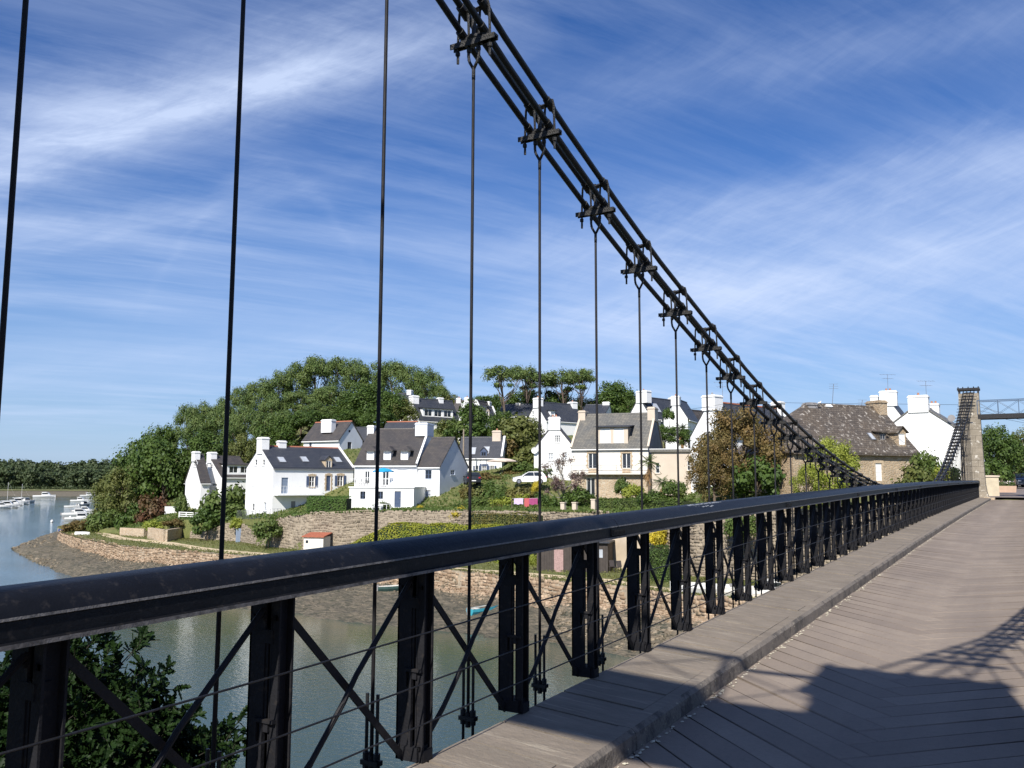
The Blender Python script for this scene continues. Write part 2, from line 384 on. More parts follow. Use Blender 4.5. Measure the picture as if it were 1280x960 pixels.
plank_m = bpy.data.materials.new('weathered_deck_planks'); plank_m.use_nodes = True
t = NT(plank_m.node_tree); b = t.n['Principled BSDF']
pos = t.node('ShaderNodeNewGeometry'); oi = t.node('ShaderNodeObjectInfo').outputs['Random']
rnd = t.m('FRACT', t.m('ADD', oi, pos.outputs['Random Per Island']))
c = t.mix(rnd, (.250, .200, .158, 1), (.325, .264, .208, 1))
c = t.mix(t.ramp(t.noise(pos.outputs['Position'], 1.3, 6, .65), .35, .72, 0, .5), c, (.205, .168, .138, 1))
c = t.mix(t.ramp(t.noise(pos.outputs['Position'], 34, 6, .75), .45, .75, 0, .45), c, (.15, .125, .11, 1))
c = t.mix(t.ramp(t.noise(pos.outputs['Position'], 7, 8, .7), .66, .76, 0, .35), c, (.36, .31, .25, 1))
c = t.mix(t.ramp(t.noise(t.mapv(pos.outputs['Position'], (2.2, .16, 1)), 1.0, 6, .6), .38, .66, 0, .32), c, (.14, .115, .10, 1))
t.l.new(c, b.inputs['Base Color']); b.inputs['Roughness'].default_value = .88
bn = t.node('ShaderNodeBump'); bn.inputs['Strength'].default_value = .55; bn.inputs['Distance'].default_value = .008
t.l.new(t.m('ADD', t.noise(pos.outputs['Position'], 90, 6, .7), t.noise(pos.outputs['Position'], 11, 3, .6)), bn.inputs['Height']); t.l.new(bn.outputs[0], b.inputs['Normal'])
slab_m = islandmat('footway_boards', (.225, .187, .148), (.285, .238, .188), .9, 2.2, .6, ((.20, .17, .135), 3, .56))
kerb_m = islandmat('kerb_timber', (.19, .165, .14), (.215, .185, .155), .9, 4, .8, ((.085, .075, .066), 5, .50))
def restreak(m_, vec, lo, hi, amt, col):
    t = NT(m_.node_tree); b = t.n['Principled BSDF']; src = b.inputs['Base Color'].links[0].from_socket; P_ = t.node('ShaderNodeNewGeometry').outputs['Position']
    t.l.new(t.mix(t.ramp(t.noise(t.mapv(P_, vec), 1.0, 8, .7), lo, hi, 0, amt), src, tuple(col)+(1,)), b.inputs['Base Color'])
restreak(slab_m, (1.1, 9, 1), .40, .62, .55, (.15, .125, .10))
restreak(slab_m, (1.6, 26, 1), .56, .66, .55, (.42, .37, .29))
restreak(kerb_m, (30, 22, 30), .62, .67, .9, (.50, .46, .33))
lichen_m = mat('pale_lichen', (.62, .57, .44), .95, .3, 20)

deck = struct(link('bridge_deck', None, None, (0, 0, 0)))
PW = .305; PHI = math.atan2
def plank_fp(side, j0=0.0, g=.007, XL=-2.09, XRR=.05):
    c0, c1 = XC+j0, XC+j0+PW; e0, e1 = j0-XC, j0-XC+PW
    P = lambda c_, e_: ((c_-e_)/2, (c_+e_)/2)
    if side < 0: return [P(c0+g, e1+g), P(c1-g, e1+g), (XL, c1-g-XL), (XL, c0+g-XL)]
    return [P(c0+g, e0+g), P(c0+g, e1-g), (XRR, e1-g+XRR), (XRR, e0+g+XRR)]
def plank_mb(mb, side, Y0, zf, dz=0.0):
    fp = plank_fp(side, 0.0); cx = sum(p[0] for p in fp)/4; cyy = sum(p[1] for p in fp)/4
    inn = [(cx+(x-cx)*.99, cyy+(y-cyy)*.975) for x, y in fp]
    b = len(mb.v)
    for ring, z in ((fp, -.07), (fp, -.006), (inn, 0.0)):
        for x, y in ring: mb.v.append((x, Y0+y, zf(Y0+y)+z+dz))
    fs = [(b+3, b+2, b+1, b), (b+8, b+9, b+10, b+11)]
    for k in range(4):
        q = (k+1) % 4; fs += [(b+k, b+q, b+4+q, b+4+k), (b+4+k, b+4+q, b+8+q, b+8+k)]
    mb.f += fs; mb.mi += [0]*len(fs)
shared = {}
for side in (-1, 1):
    for k in range(3):
        mb = MB(); plank_mb(mb, side, 0, lambda y: 0.0); shared[side, k] = mb.mesh('plank', plank_m)
far = MB(); NP0, NP1 = -12, 72
for j in range(NP0, 222):
    Y0 = 5.555+j*PW-18*PW
    for side in (-1, 1):
        if j < NP1:
            ym = Y0+.6; sl = math.atan((zroad(ym+.6)-zroad(ym-.6))/1.2)
            o = link('plank', shared[side, j % 3], deck, (0, Y0, zroad(Y0)+random.uniform(-.002, .002)), (sl+random.uniform(-.001, .001), random.uniform(-.001, .001), 0))
        elif Y0 < 67: plank_mb(far, side, Y0, zroad, random.uniform(-.003, .003))
stuff(far.build('far_planks', plank_m, deck))
# footways of cross boards with a bevelled kerb
def walk(x0, x1, kx0, kx1):
    W0 = .40; fs = MB(); n = int(71/W0)
    me = None
    for k in range(n):
        Y = -3+k*W0; z = zw(Y+W0/2)+random.uniform(-.004, .004)
        sl = math.atan((zw(Y+1)-zw(Y))/1)
        c_ = ((x0+x1)/2, Y+W0/2, z-.0575); tl = math.atan(.045/(x1-x0))*(1 if kx1 > kx0 else -1)
        if Y < 20:
            if me is None:
                q = MB(); q.box((0, 0, 0), (x1-x0, W0-.022, .07)); me = q.mesh('board', slab_m)
            link('board', me, deck, c_, (sl, tl, 0))
        elif Y < 68.3: fs.box(c_, (x1-x0, W0-.010, .07), 0, (Vector((math.cos(tl), 0, -math.sin(tl))), Vector((0, 1, 0)), Vector((math.sin(tl), 0, math.cos(tl)))))
    stuff(fs.build('far_boards', slab_m, deck))
    for k in range(18):
        Y0 = -3+k*4; Y1 = Y0+3.99
        q = MB(); d = 1 if kx1 > kx0 else -1
        for a in range(4):
            ya, yb = Y0+(Y1-Y0)*a/4, Y0+(Y1-Y0)*(a+1)/4
            prof = [(kx0, -.19), (kx0, -.045), (kx0+d*.045, -.046), (kx1-d*.028, -.049), (kx1, -.075), (kx1+d*.006, -.19)]
            p = [(x, ya, zw(ya)+z) for x, z in prof]+[(x, yb, zw(yb)+z) for x, z in prof]
            b0 = len(q.v); q.v += p; m6 = 6
            for i in range(m6): q.f.append((b0+i, b0+(i+1) % m6, b0+m6+(i+1) % m6, b0+m6+i)); q.mi.append(1 if i in (1, 2) else 0)
            if a == 0: q.f.append(tuple(b0+i for i in range(m6))); q.mi.append(0)
            if a == 3: q.f.append(tuple(b0+m6+i for i in range(m6))); q.mi.append(0)
        q.build('kerb', [kerb_m, slab_m], deck)
walk(-2.775, -2.195, -2.19, -2.08)
walk(.155, .86, .15, .04)
# lichen and crumbs along the kerb foot and the footway edge
q = MB()
for k in range(900):
    Y = 3.5+58*random.random()**1.8
    if random.random() < .62: x = -2.055+abs(random.gauss(0, .022)); z = zroad(Y)+.004
    else: x = -2.765+abs(random.gauss(0, .035)); z = zw(Y)-.019
    r = random.uniform(.004, .014); a0 = random.random()*6.3
    pts = [(x+r*random.uniform(.6, 1.3)*math.cos(a0+i*1.26)*1.2, Y+r*random.uniform(.6, 1.5)*math.sin(a0+i*1.26)*1.6, z) for i in range(5)]
    b0 = len(q.v); q.v += pts+[(x, Y, z+.006)]
    for i in range(5): q.f.append((b0+i, b0+(i+1) % 5, b0+5)); q.mi.append(0)
stuff(q.build('lichen', lichen_m, deck))
# steel work under the deck
for x in (-2.80, .85):
    q = MB(); ys = list(range(-3, 71, 4))
    for a, b_ in zip(ys[:-1], ys[1:]):
        p = [(x-.06, a, zw(a)-.62), (x+.06, a, zw(a)-.62), (x+.06, b_, zw(b_)-.62), (x-.06, b_, zw(b_)-.62)]
        q.hexa(p+[(x_, y_, z_+.50) for x_, y_, z_ in p])
    q.build('edge_girder', m_blackold, deck)
q = MB(); q.box((-.2, 0, 0), (4.3, .14, .30)); cbm = q.mesh('cross_beam', m_blackold)
for k in range(0, 69): link('cross_beam', cbm, deck, (XC, .72+k, zroad(.72+k)-.24))

# ---- railings
def make_railing(label):
    t_ = thing('bridge_railing', label, 'railing', (-2.74, 0.6, zw(.6)))
    X = -2.74
    ys = [.6+5.57*k for k in range(13)]
    for a, b_ in zip(ys[:-1], ys[1:]):
        q = MB(); n = 6; prof = [(-.19, -.165), (-.19, -.05), (-.165, -.024), (-.10, -.002), (-.03, -.012), (.02, -.045), (.048, -.083), (.05, -.092), (.043, -.097), (.043, -.158), (.056, -.163), (.056, -.178), (-.10, -.178)]
        m_ = len(prof); b0 = len(q.v)
        for i in range(n+1):
            y = a+(b_-.006-a)*i/n
            for px_, pz in prof: q.v.append((X+px_, y, zr(y)+pz))
            if i:
                for k in range(m_):
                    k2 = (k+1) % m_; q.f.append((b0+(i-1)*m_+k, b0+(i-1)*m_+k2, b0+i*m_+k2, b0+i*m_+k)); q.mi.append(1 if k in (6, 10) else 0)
        for r_ in (0, n): bb = len(q.v); q.v += q.v[b0+r_*m_:b0+r_*m_+m_]; q.f.append(tuple(bb+k for k in range(m_))); q.mi.append(0)
        hb = q.build('handrail', [m_black, m_worn_glint], t_)
        for pi, pl_ in enumerate(hb.data.polygons):
            if pi < n*m_ and pi % m_ in (1, 2, 3, 4, 5): pl_.use_smooth = True
    # fishplates under the joints
    for y in ys[1:-1]:
        q = MB(); q.box((X+.048, y, zr(y)-.13), (.012, .26, .05))
        for k in range(9): q.box((X+.057, y-.10+.025*k, zr(y)-.13), (.010, .008, .035))
        q.build('joint_plate', m_black, t_)
    # uprights: a flat plate and a channel side by side
    H = .99
    qa = MB(); qa.box((-.165, 0, H/2), (.010, .094, H)); qa.box((-.124, -.042, H/2), (.090, .010, H)); qa.box((-.138, .042, H/2), (.050, .010, H)); qa.box((-.12, 0, .03), (.09, .08, .06))
    qb = MB(); qb.box((-.042, 0, H/2), (.010, .094, H)); qb.box((-.018, -.042, H/2), (.042, .010, H)); qb.box((-.021, .042, H/2), (.036, .010, H)); qb.box((-.02, 0, .03), (.05, .08, .06))
    qc = MB(); qc.box((-.075, -.02, .80), (.09, .06, .055)); qc.box((-.055, -.058, .46), (.11, .022, .014)); qc.box((-.10, -.058, .42), (.014, .022, .09)); qc.box((-.055, -.05, .44), (.04, .02, .05)); qc.box((-.07, -.035, .62), (.014, .014, .42)); qc.box((-.07, -.055, .25), (.014, .02, .40)); qc.box((-.07, 0, .04), (.10, .13, .07))
    for i_, q_ in enumerate((qa, qb)):
        for zz in (.07, .88): xx_ = -.15 if i_ == 0 else -.018; q_.box((xx_, -.048, zz), (.018, .016, .018)); q_.box((xx_+(.06 if i_ == 0 else 0), -.048, zz), (.018, .016, .018))
    ma, mb_, mc = qa.mesh('outer_upright', m_post), qb.mesh('inner_upright', m_post), qc.mesh('upright_bracket', m_post)
    ox = Vector((-2.74, .6, zw(.6)))
    brz = {}
    def place(nm, me, y, x=X): link(nm, me, t_, Vector((x, y, zw(y)))-ox)
    yy = [1.745+1.0275*k for k in range(-1, 64)]
    for k, y in enumerate(yy):
        place('outer_upright', ma, y); place('inner_upright', mb_, y); place('upright_bracket', mc, y)
    # crossed braces between the uprights, one straight and one twisted in front
    g = 1.0275-.10
    q1 = MB(); q1.bar((-.115, 0, .93), (-.115, g, .03), .036, .010, side=(0, 1, 0))
    q2 = MB()
    pts = [(-.085, 0, .03), (-.08, .20, .20), (-.072, .40, .42), (-.08, .50, .53), (-.09, g, .93)]
    tw = [0, .25, 1.0, 1.45, 1.57]
    for i in range(len(pts)-1):
        a_, b2 = Vector(pts[i]), Vector(pts[i+1]); d = (b2-a_).normalized(); sd = Vector((0, 1, 0)); sd = (sd-d*sd.dot(d)).normalized(); nn = d.cross(sd)
        an = (tw[i]+tw[i+1])/2; q2.bar(a_-d*.006, b2+d*.006, .034, .011, side=sd*math.cos(an*.6)+nn*math.sin(an*.6))
    q2.tube(pts, .0135, 8)
    mb1, mb2 = q1.mesh('brace', m_brace), q2.mesh('twisted_brace', m_brace)
    for y in yy[:-1]:
        place('brace', mb1, y+.05); place('twisted_brace', mb2, y+.05)
    for h in (-.485, -.735, -.935):
        q = MB(); q.tube([(X+.035, y, zr(y)+h) for y in np.arange(.7, 67.4, 1.0)], .0045, 6); q.build('rail_wire', m_blackold, t_, smooth=True)
    # end post
    q = MB(); q.box((X-.03, 67.46, zw(67)+.52), (.17, .10, 1.06)); q.build('end_post', m_black, t_)
    return t_
rail = make_railing('black iron bridge railing with crossed braces running along the left footway')
zt_ = lambda y, k: zr(y)+[0, -.010, -.030][k]
q = MB(); sp = [(-.075, -.005), (-.04, -.012), (0, -.032), (.025, -.052)]; rs_ = random.Random(3)
for i in range(34):
    y0, y1 = 8.05+i*.035, 8.05+(i+1)*.035+.01; a_ = rs_.uniform(0, .4); e_ = rs_.uniform(.55, 1)*(1-abs(i-12)/26)
    lo, hi = -.075+.075*a_, -.075+.10*max(e_, .05)
    if hi-lo < .01: continue
    zf_ = lambda x_: float(np.interp(x_, [p[0] for p in sp], [p[1] for p in sp]))+.0035
    q.poly([(-2.74+lo, y0, zr(y0)+zf_(lo)), (-2.74+hi, y0, zr(y0)+zf_(hi)), (-2.74+hi, y1, zr(y1)+zf_(hi)), (-2.74+lo, y1, zr(y1)+zf_(lo))])
stuff(q.build('paint_scuff', mat('pale_scuff', (.34, .36, .38), .6, .5, 30), rail))
r2 = copy_thing(rail, (.44, .6, zw(.6)), 'black iron bridge railing along the right-hand footway beside the viewer', scale=(-1, 1, 1))

# ---- main cables, four each side
PX = {-1: -3.10, 1: .75}                                   # the two cable planes
CABLE_OFF = [(-.085, -.09), (.085, -.09), (-.085, .09), (.085, .09)]
def fan(y): return min(1, max(0, (y-40)/26)) if y > 20 else min(1, max(0, (3.6-y)/3.4))
cname = ['outer lower', 'inner lower', 'outer upper', 'inner upper']
for s_ in (-1, 1):
    for i, (ox, oz) in enumerate(CABLE_OFF):
        x = PX[s_]+(-s_*ox if s_ > 0 else ox); far_x = .85 if s_ > 0 else 0
        ys = np.concatenate([[-9, -5, -2, -1.2], np.arange(0, 68.01, 1.0), [68.6, 71, 78, 90]])
        pts = []
        for y in ys:
            if y < 0: z = 5.55+(y+1.2)*.5
            elif y > 68: z = 6.32-(y-68)*.5
            else: z = zc(y)
            
            f_ = fan(y); xo = x-PX[s_]; xt = (-.33, .11, -.11, .33)[i]*(1 if s_ < 0 else -1)
            pts.append((PX[s_]+xo*(1-f_)+xt*f_+far_x*max(y, 0)/68, y, z+oz*(1-f_)))
        o0 = Vector(pts[0]); q = MB(); q.v = []
        q.tube([Vector(p)-o0 for p in pts], .0235, 10)
        ob = link('main_cable', q.mesh('main_cable', m_blackold, True), None, o0)
        side_ = 'left' if s_ < 0 else 'right'
        tag(ob, f'{cname[i]} of the four thick black suspension cables on the {side_} side of the bridge', 'bridge cable', f'main cables on the {side_} side')

# ---- hangers: clamp and fork on the cables, long rod, stirrup at the deck edge
def clamp_meshes():
    q = MB()
    for s_ in (-1, 1):
        q.box((s_*.115, 0, -.142), (.13, .055, .016)); q.box((s_*.115, -.022, -.154), (.13, .008, .034)); q.box((s_*.115, .022, -.154), (.13, .008, .034))
        q.tube([(s_*.085, -.05, -.09+.02), (s_*.085, .05, -.09-.02)], .031, 10); q.bar((s_*.085, 0, -.09), (s_*.085, 0, -.148), .04, .04)
        q.tube([(s_*.085, -.05, .09+.02), (s_*.085, .05, .09-.02)], .031, 10); q.bar((s_*.085, 0, .09), (0, 0, .075), .03, .03)
    q.tube([(-.06, 0, -.148), (-.045, 0, -.125), (0, 0, -.105), (.045, 0, -.125), (.06, 0, -.148)], .026, 8)
    q.box((0, 0, -.154), (.13, .05, .04)); q.box((0, 0, -.03), (.018, .03, .26))
    cl = q.mesh('clamp', m_grime, False)
    ub = MB()
    for dy in (0.0,):
        pts = [(-.045, dy, -.275), (-.045, dy, -.12), (-.037, dy, .08), (-.028, dy, .116), (0, dy, .126), (.028, dy, .116), (.037, dy, .08), (.045, dy, -.12), (.045, dy, -.275)]
        ub.tube(pts, .0095, 6)
        for sx in (-.047, .047): ub.tube([(sx, dy, -.215), (sx, dy, -.190)], .017, 6)
    um = ub.mesh('u_bolt', m_grime)
    fk = MB()
    for s_ in (-1, 1): fk.tube([(s_*.042, 0, -.15), (s_*.042, 0, -.245), (s_*.034, 0, -.285), (0, 0, -.345)], .0105, 8)
    fk.tube([(0, 0, -.33), (0, 0, -.42)], .0125, 8)
    fm = fk.mesh('fork', m_grime, True)
    rd = MB(); rd.tube([(0, 0, 0), (0, 0, 1)], .0105, 10); rm = rd.mesh('rod', m_brace, True)
    st = MB()
    for s_ in (-1, 1):
        st.tube([(s_*.036, 0, -.85), (s_*.036, 0, -1.95)], .0095, 8)
        st.tube([(s_*.036, 0, -1.19), (s_*.036, 0, -1.155)], .019, 6); st.tube([(s_*.036, 0, -1.245), (s_*.036, 0, -1.22)], .019, 6)
    st.box((0, 0, -1.205), (.115, .05, .026)); st.tube([(0, 0, -1.26), (0, 0, -1.17)], .018, 8)
    sm = st.mesh('stirrup', m_blackold, False)
    return cl, um, fm, rm, sm
cl_m, u_m, f_m, r_m, s_m = clamp_meshes()
HY = {0: 1.70, 1: 2.72, 2: 3.79, 3: 4.73, 4: 5.67, 5: 6.68, 6: 7.66, 7: 8.66, 8: 9.67, 9: 10.62, 10: 11.66, 11: 12.72, 12: 13.71, 13: 14.76}
hang = None
for s_ in (-1, 1):
    x = PX[s_]
    for k in range(66):
        y = HY.get(k, 14.76+(k-13)*1.0)
        if y > 67: continue
        if s_ < 0:
            lab = f'{ORD[k]} black hanger rod from the left edge of the photo, clamped under the main cables'; grp = 'hanger rods of the left cables'
        else: lab, grp = f'{ORD[k]} black hanger rod from the viewer under the right-hand cables, outside the photo', 'hanger rods of the right cables'
        z0 = zr(y); h = thing('hanger', lab, 'hanger rod', (x+(.85*y/68 if s_ > 0 else 0), y, z0-1.95), grp); base = 1.95; zt = zc(y)-z0
        sl = math.atan((zc(min(y+.3, 67.9))-zc(y-.3))/.6)
        f_ = fan(y); c_ = link('clamp', cl_m, h, (0, 0, base+zt)); c_.scale = (1+1.9*f_, 1, 1)
        for sx in (-.085, .085): link('u_bolt', u_m, h, (sx*(1+2.2*f_), 0, base+zt))
        link('fork', f_m, h, (0, 0, base+zt))
        ln = zt-.40+1.22
        if ln > .05: r_ = link('rod', r_m, h, (0, 0, base-1.22)); r_.scale = (1, 1, ln)
        link('stirrup', s_m, h, (0, 0, base))

# ---- portals: stone pylons joined by an iron lattice footbridge
stone_m = islandmat('pylon_granite', (.24, .205, .155), (.36, .31, .24), .92, 2.2, .8, ((.55, .51, .44), 3.2, .57))
def pylon_blocks(H):
    n = 17; out = []
    for k in range(n):
        z0, z1 = H*k/n, H*(k+1)/n-.012
        fl = lambda z: .16*math.exp(-z/.55)
        w0, w1 = .72-.10*z0/H+fl(z0), .72-.10*z1/H+fl(z1); d0, d1 = .62-.07*z0/H+fl(z0), .62-.07*z1/H+fl(z1)
        sp_ = random.uniform(-.22, .22)+(.18 if k % 2 else -.18)
        for (a0, a1, b0, b1) in ((-w0, sp_-.006, -w1, sp_-.006), (sp_+.006, w0, sp_+.006, w1)):
            j = random.uniform(-.012, .012); q = MB()
            q.hexa([(a0, -d0-j, z0), (a1, -d0-j, z0), (a1, d0+j, z0), (a0, d0+j, z0), (b0, -d1-j, z1), (b1, -d1-j, z1), (b1, d1+j, z1), (b0, d1+j, z1)])
            out.append(q.mesh('stone_block', stone_m))
    return out
PH = 7.15; blocks = pylon_blocks(PH)
capq = MB(); capq.box((0, 0, PH+.30), (1.36, .9, .09)); capq.box((0, -.42, PH+.30), (1.40, .05, .16)); capq.box((0, .42, PH+.30), (1.40, .05, .16))
for a in (-.62, -.33, 0, .33, .62):
    for b_ in (-.42, .42): capq.tube([(a, b_, PH+.36), (a, b_, PH+.46)], .035, 6)
cap_me = capq.mesh('saddle_plate', m_blackold)
lq = MB()
for a in (-.58, .58):
    for b_ in (-.34, .34): lq.box((a, b_, PH+.13), (.10, .10, .27))
leg_me = lq.mesh('saddle_support', m_blackold)
sq = MB(); sq.prism([(-.45, 0), (-.40, .05), (0, .10), (.40, .05), (.45, 0)], (-.24, 0, PH+.005), (.24, 0, PH+.005), (0, 1, 0), (0, 0, 1)); sad_me = sq.mesh('saddle', m_grime)
pq = MB(); pq.box((0, 0, -5.4), (2.3, 2.2, 10.8)); pq.box((0, 0, -.10), (2.5, 2.4, .24)); pier_me = pq.mesh('pier', m_rubble)
PYL = [(-1, YB, 'lichened granite bridge pylon at the far end of the left railing'), (1, YB, 'granite pylon at the far end, right of the road, outside the photo'),
       (-1, YA, 'near left granite pylon of the bridge, beside the viewer'), (1, YA, 'near right granite pylon whose shadow lies on the deck')]
for s_, y, lab in PYL:
    zb = zw(y)-.02 if y > 1 else zw(y)-.45
    p = thing('bridge_pylon', lab, 'bridge pylon', (PX[s_]+(.85 if s_ > 0 and y > 1 else 0), y, zb), 'stone bridge pylons')
    for m_ in blocks: link('stone_block', m_, p)
    link('saddle_plate', cap_me, p); link('saddle_support', leg_me, p); link('saddle', sad_me, p); link('pier', pier_me, p)
    if y > 1 and s_ < 0:
        q = MB(); o = ORIG[p.name]
        for dx in (-.62, -.50): q.tube([o+Vector((dx, -.68, 0)), o+Vector((dx+.04, -.66, 5.2))], .035, 6)
        q.build('drain_pipe', m_blackold, p)
m_hazesteel = mat('haze_blue_steel', (.075, .12, .19), .5, .2, 8)  # blue of the distance haze is mixed into the steel colour
for y, lab in ((YB, 'haze-blue iron lattice footbridge joining the tops of the far pylons'), (YA, 'iron lattice footbridge over the near portal, seen only as a shadow')):
    zb = 4.32 if y > 1 else zroad(0)+5.42
    XC = (PX[-1]+PX[1])/2; DX = (PX[1]-PX[-1])/2+(.42 if y > 1 else 0); XC += .42 if y > 1 else 0
    tq = thing('portal_footbridge', lab, 'footbridge', (XC, y, zb), 'footbridges between the pylon tops')
    x0, x1 = XC-DX+.5, XC+DX-.5; o = Vector((0, 0, 0))
    q = MB(); q.box((XC, y, zb+.13), (x1-x0, 1.06, .05)); q.build('walkway', m_blackold, tq)
    for sy_ in (-.55, .55):
        q = MB(); q.box((XC, y+sy_, zb+.16), (x1-x0, .07, .32)); q.build('beam', m_blackold, tq)
        q = MB(); q.box((XC, y+sy_, zb+1.27), (x1-x0, .06, .06)); q.build('top_rail', m_hazesteel, tq)
        n = 3; pan = (x1-x0)/n
        for k in range(n+1):
            q = MB(); q.box((x0+k*pan, y+sy_, zb+.78), (.05, .05, .94)); q.build('post', m_hazesteel, tq)
        for k in range(n):
            q = MB(); a, b_ = x0+k*pan, x0+(k+1)*pan
            q.tube([(a, y+sy_, zb+1.22), (b_, y+sy_, zb+.34)], .011, 5); q.tube([(b_, y+sy_+.02, zb+1.22), (a, y+sy_+.02, zb+.34)], .011, 5)
            q.build('tie', m_hazesteel, tq)
    for k in range(3):
        q = MB(); q.tube([(x0, y+.2*k-.2, zb+.9-.25*k), (x1, y+.2*k-.2, zb-.35-.1*k)], .010, 5); q.build('stay_wire', m_blackold, tq)

# ================================================================== LAND AND WATER
ZW = -11.0
WW = [(20, 150), (25, 133), (60, 112), (90, 99), (110, 93), (200, 84), (300, 76), (400, 70.5), (480, 67), (560, 64.8), (640, 62), (700, 60), (780, 56), (860, 53.5), (960, 51), (1100, 49), (1215, 48), (2400, 48)]
WS = [(75, 137), (100, 122), (145, 108), (190, 102.5), (230, 99), (280, 95), (330, 92), (400, 87), (480, 83), (575, 78), (620, 75), (662, 72), (712, 69.5), (782, 67), (817, 64), (910, 59.5), (1000, 55.5), (1100, 53.5), (1215, 52.5), (2400, 52.5)]
WR = [(75, 139), (155, 124), (200, 119), (240, 116), (300, 110), (340, 101), (380, 97), (430, 95), (560, 92), (640, 90), (700, 85), (770, 80), (820, 76), (860, 72), (960, 68), (1100, 63), (1215, 57.5), (2400, 57.5)]
HZ = {75: [(0, -7.9), (150, -7.6), (200, -6), (420, -2)], 155: [(124, -7.4), (150, -6), (190, 0), (420, 4)], 200: [(119, -5.8), (150, -3), (190, 5), (420, 6)],
      235: [(116, -5.4), (125, -4.6), (150, 0), (190, 6), (420, 8)], 300: [(110, -5.1), (120, -4.3), (150, 2), (190, 8), (420, 9)], 340: [(101, -4.7), (106, -4.1), (125, -1), (150, 4), (190, 10), (420, 10)],
      380: [(97, -3.9), (108, -3.3), (125, 4.0), (150, 8), (190, 13), (420, 11)], 440: [(95, -3.5), (104, -3.3), (125, 3.9), (150, 8), (190, 13), (420, 11)],
      500: [(93.5, -3.3), (103, -3.3), (115, -2.0), (135, 6), (150, 9.3), (190, 12), (420, 11)], 600: [(91, -3.2), (100, -2.7), (107.5, -.35), (120, 1.1), (135, 3.5), (150, 8.5), (190, 11), (420, 10)],
      660: [(88, -3.1), (99, -2.7), (107, -.15), (118, 1.6), (140, 7.2), (190, 11), (420, 10)], 760: [(80.6, -3), (92, -2.7), (106, -2.1), (125, 4.6), (140, 7), (190, 11), (420, 10)],
      850: [(72.8, -2.9), (86, -2.1), (102, -1.6), (130, 6.2), (190, 9), (420, 9)], 940: [(69, -2.2), (85, -.2), (110, 3), (190, 6), (420, 7)],
      1050: [(64.8, -1.7), (75, -1.25), (100, 0), (190, 3), (420, 5)], 1215: [(57.5, -1.22), (90, -.75), (190, .4), (420, 2)], 2400: [(57.5, -1.22), (90, -.75), (190, .4), (420, 2)]}
HX = sorted(HZ)
def hill(x, w_):
    x = min(max(x, HX[0]), HX[-1]); i = max(0, min(len(HX)-2, int(np.searchsorted(HX, x)-1))); a, b_ = HX[i], HX[i+1]; f = (x-a)/(b_-a)
    return (1-f)*interp(w_, HZ[a])+f*interp(w_, HZ[b_])
def zg(x, w_, quay=False):
    if w_ < interp(x, WW): return ZW-.3
    if w_ < interp(x, WS): a, b_ = interp(x, WW), interp(x, WS); return -11.15+(w_-a)/(b_-a)*1.6
    if w_ < interp(x, WR) or quay: return -8+.2*(w_-interp(x, WS))/(interp(x, WR)-interp(x, WS)+.01)
    return hill(x, w_)
def zrange(x): return kaz(x)

def grid(name, xs, rowf, zf, m, jit=0.0, smooth=True):
    """columns of bearing x, rows given by rowf(x) -> depths"""
    V = []; nr = None
    for x in xs:
        rows = rowf(x); nr = len(rows); k = kaz(x)
        for w_ in rows:
            p = W(k*w_, w_, 0); z = zf(x, w_)
            if jit: z += jit*(mnoise.fractal(p*.35, .8, 2.2, 5))
            V.append((p.x, p.y, z))
    nx = len(xs); idx = np.arange(nx*nr).reshape(nx, nr)
    fs = np.stack([idx[:-1, :-1], idx[1:, :-1], idx[1:, 1:], idx[:-1, 1:]], -1).reshape(-1, 4)
    return link(name, mesh_np(name, V, fs, [m], smooth=smooth))

# grass, mud, path, rock materials
gm = bpy.data.materials.new('short_grass'); gm.use_nodes = True; t = NT(gm.node_tree); b = t.n['Principled BSDF']
P_ = t.node('ShaderNodeNewGeometry').outputs['Position']
c = t.mix(t.ramp(t.noise(P_, .25, 5, .6), .35, .68), (.115, .135, .035, 1), (.20, .185, .065, 1))
c = t.mix(t.ramp(t.noise(P_, 2.2, 7, .7), .42, .72, 0, .8), c, (.065, .09, .022, 1))
c = t.mix(t.ramp(t.noise(P_, .6, 8, .7), .62, .70, 0, .6), c, (.33, .27, .16, 1))
t.l.new(c, b.inputs['Base Color']); b.inputs['Roughness'].default_value = 1
bn = t.node('ShaderNodeBump'); bn.inputs['Strength'].default_value = 1; bn.inputs['Distance'].default_value = .12
t.l.new(t.noise(P_, 5, 8, .75), bn.inputs['Height']); t.l.new(bn.outputs[0], b.inputs['Normal'])
mm = bpy.data.materials.new('river_mud'); mm.use_nodes = True; t = NT(mm.node_tree); b = t.n['Principled BSDF']
P_ = t.node('ShaderNodeNewGeometry').outputs['Position']
c = t.mix(t.ramp(t.noise(P_, .35, 7, .65, .8), .35, .65), (.27, .22, .15, 1), (.16, .135, .092, 1))
c = t.mix(t.ramp(t.noise(t.mapv(P_, (.6, 1.5, 1), (0, 0, .5)), 2.0, 9, .78, .8), .44, .58, 0, .9), c, (.045, .048, .030, 1))
c = t.mix(t.ramp(t.noise(P_, 4.5, 8, .7), .60, .70, 0, .7), c, (.36, .31, .23, 1))
sp_ = t.node('ShaderNodeSeparateXYZ'); t.l.new(P_, sp_.inputs[0])
wet = t.ramp(t.m('ADD', sp_.outputs[2], t.m('MULTIPLY', t.noise(P_, .5, 5, .6), .7)), -11.05, -10.6, 1, 0)
c = t.mix(t.m('MULTIPLY', wet, .6), c, (.05, .046, .037, 1))
t.l.new(c, b.inputs['Base Color']); t.l.new(t.ramp(wet, 0, 1, .9, .5), b.inputs['Roughness'])
bn = t.node('ShaderNodeBump'); bn.inputs['Strength'].default_value = 1; bn.inputs['Distance'].default_value = .40
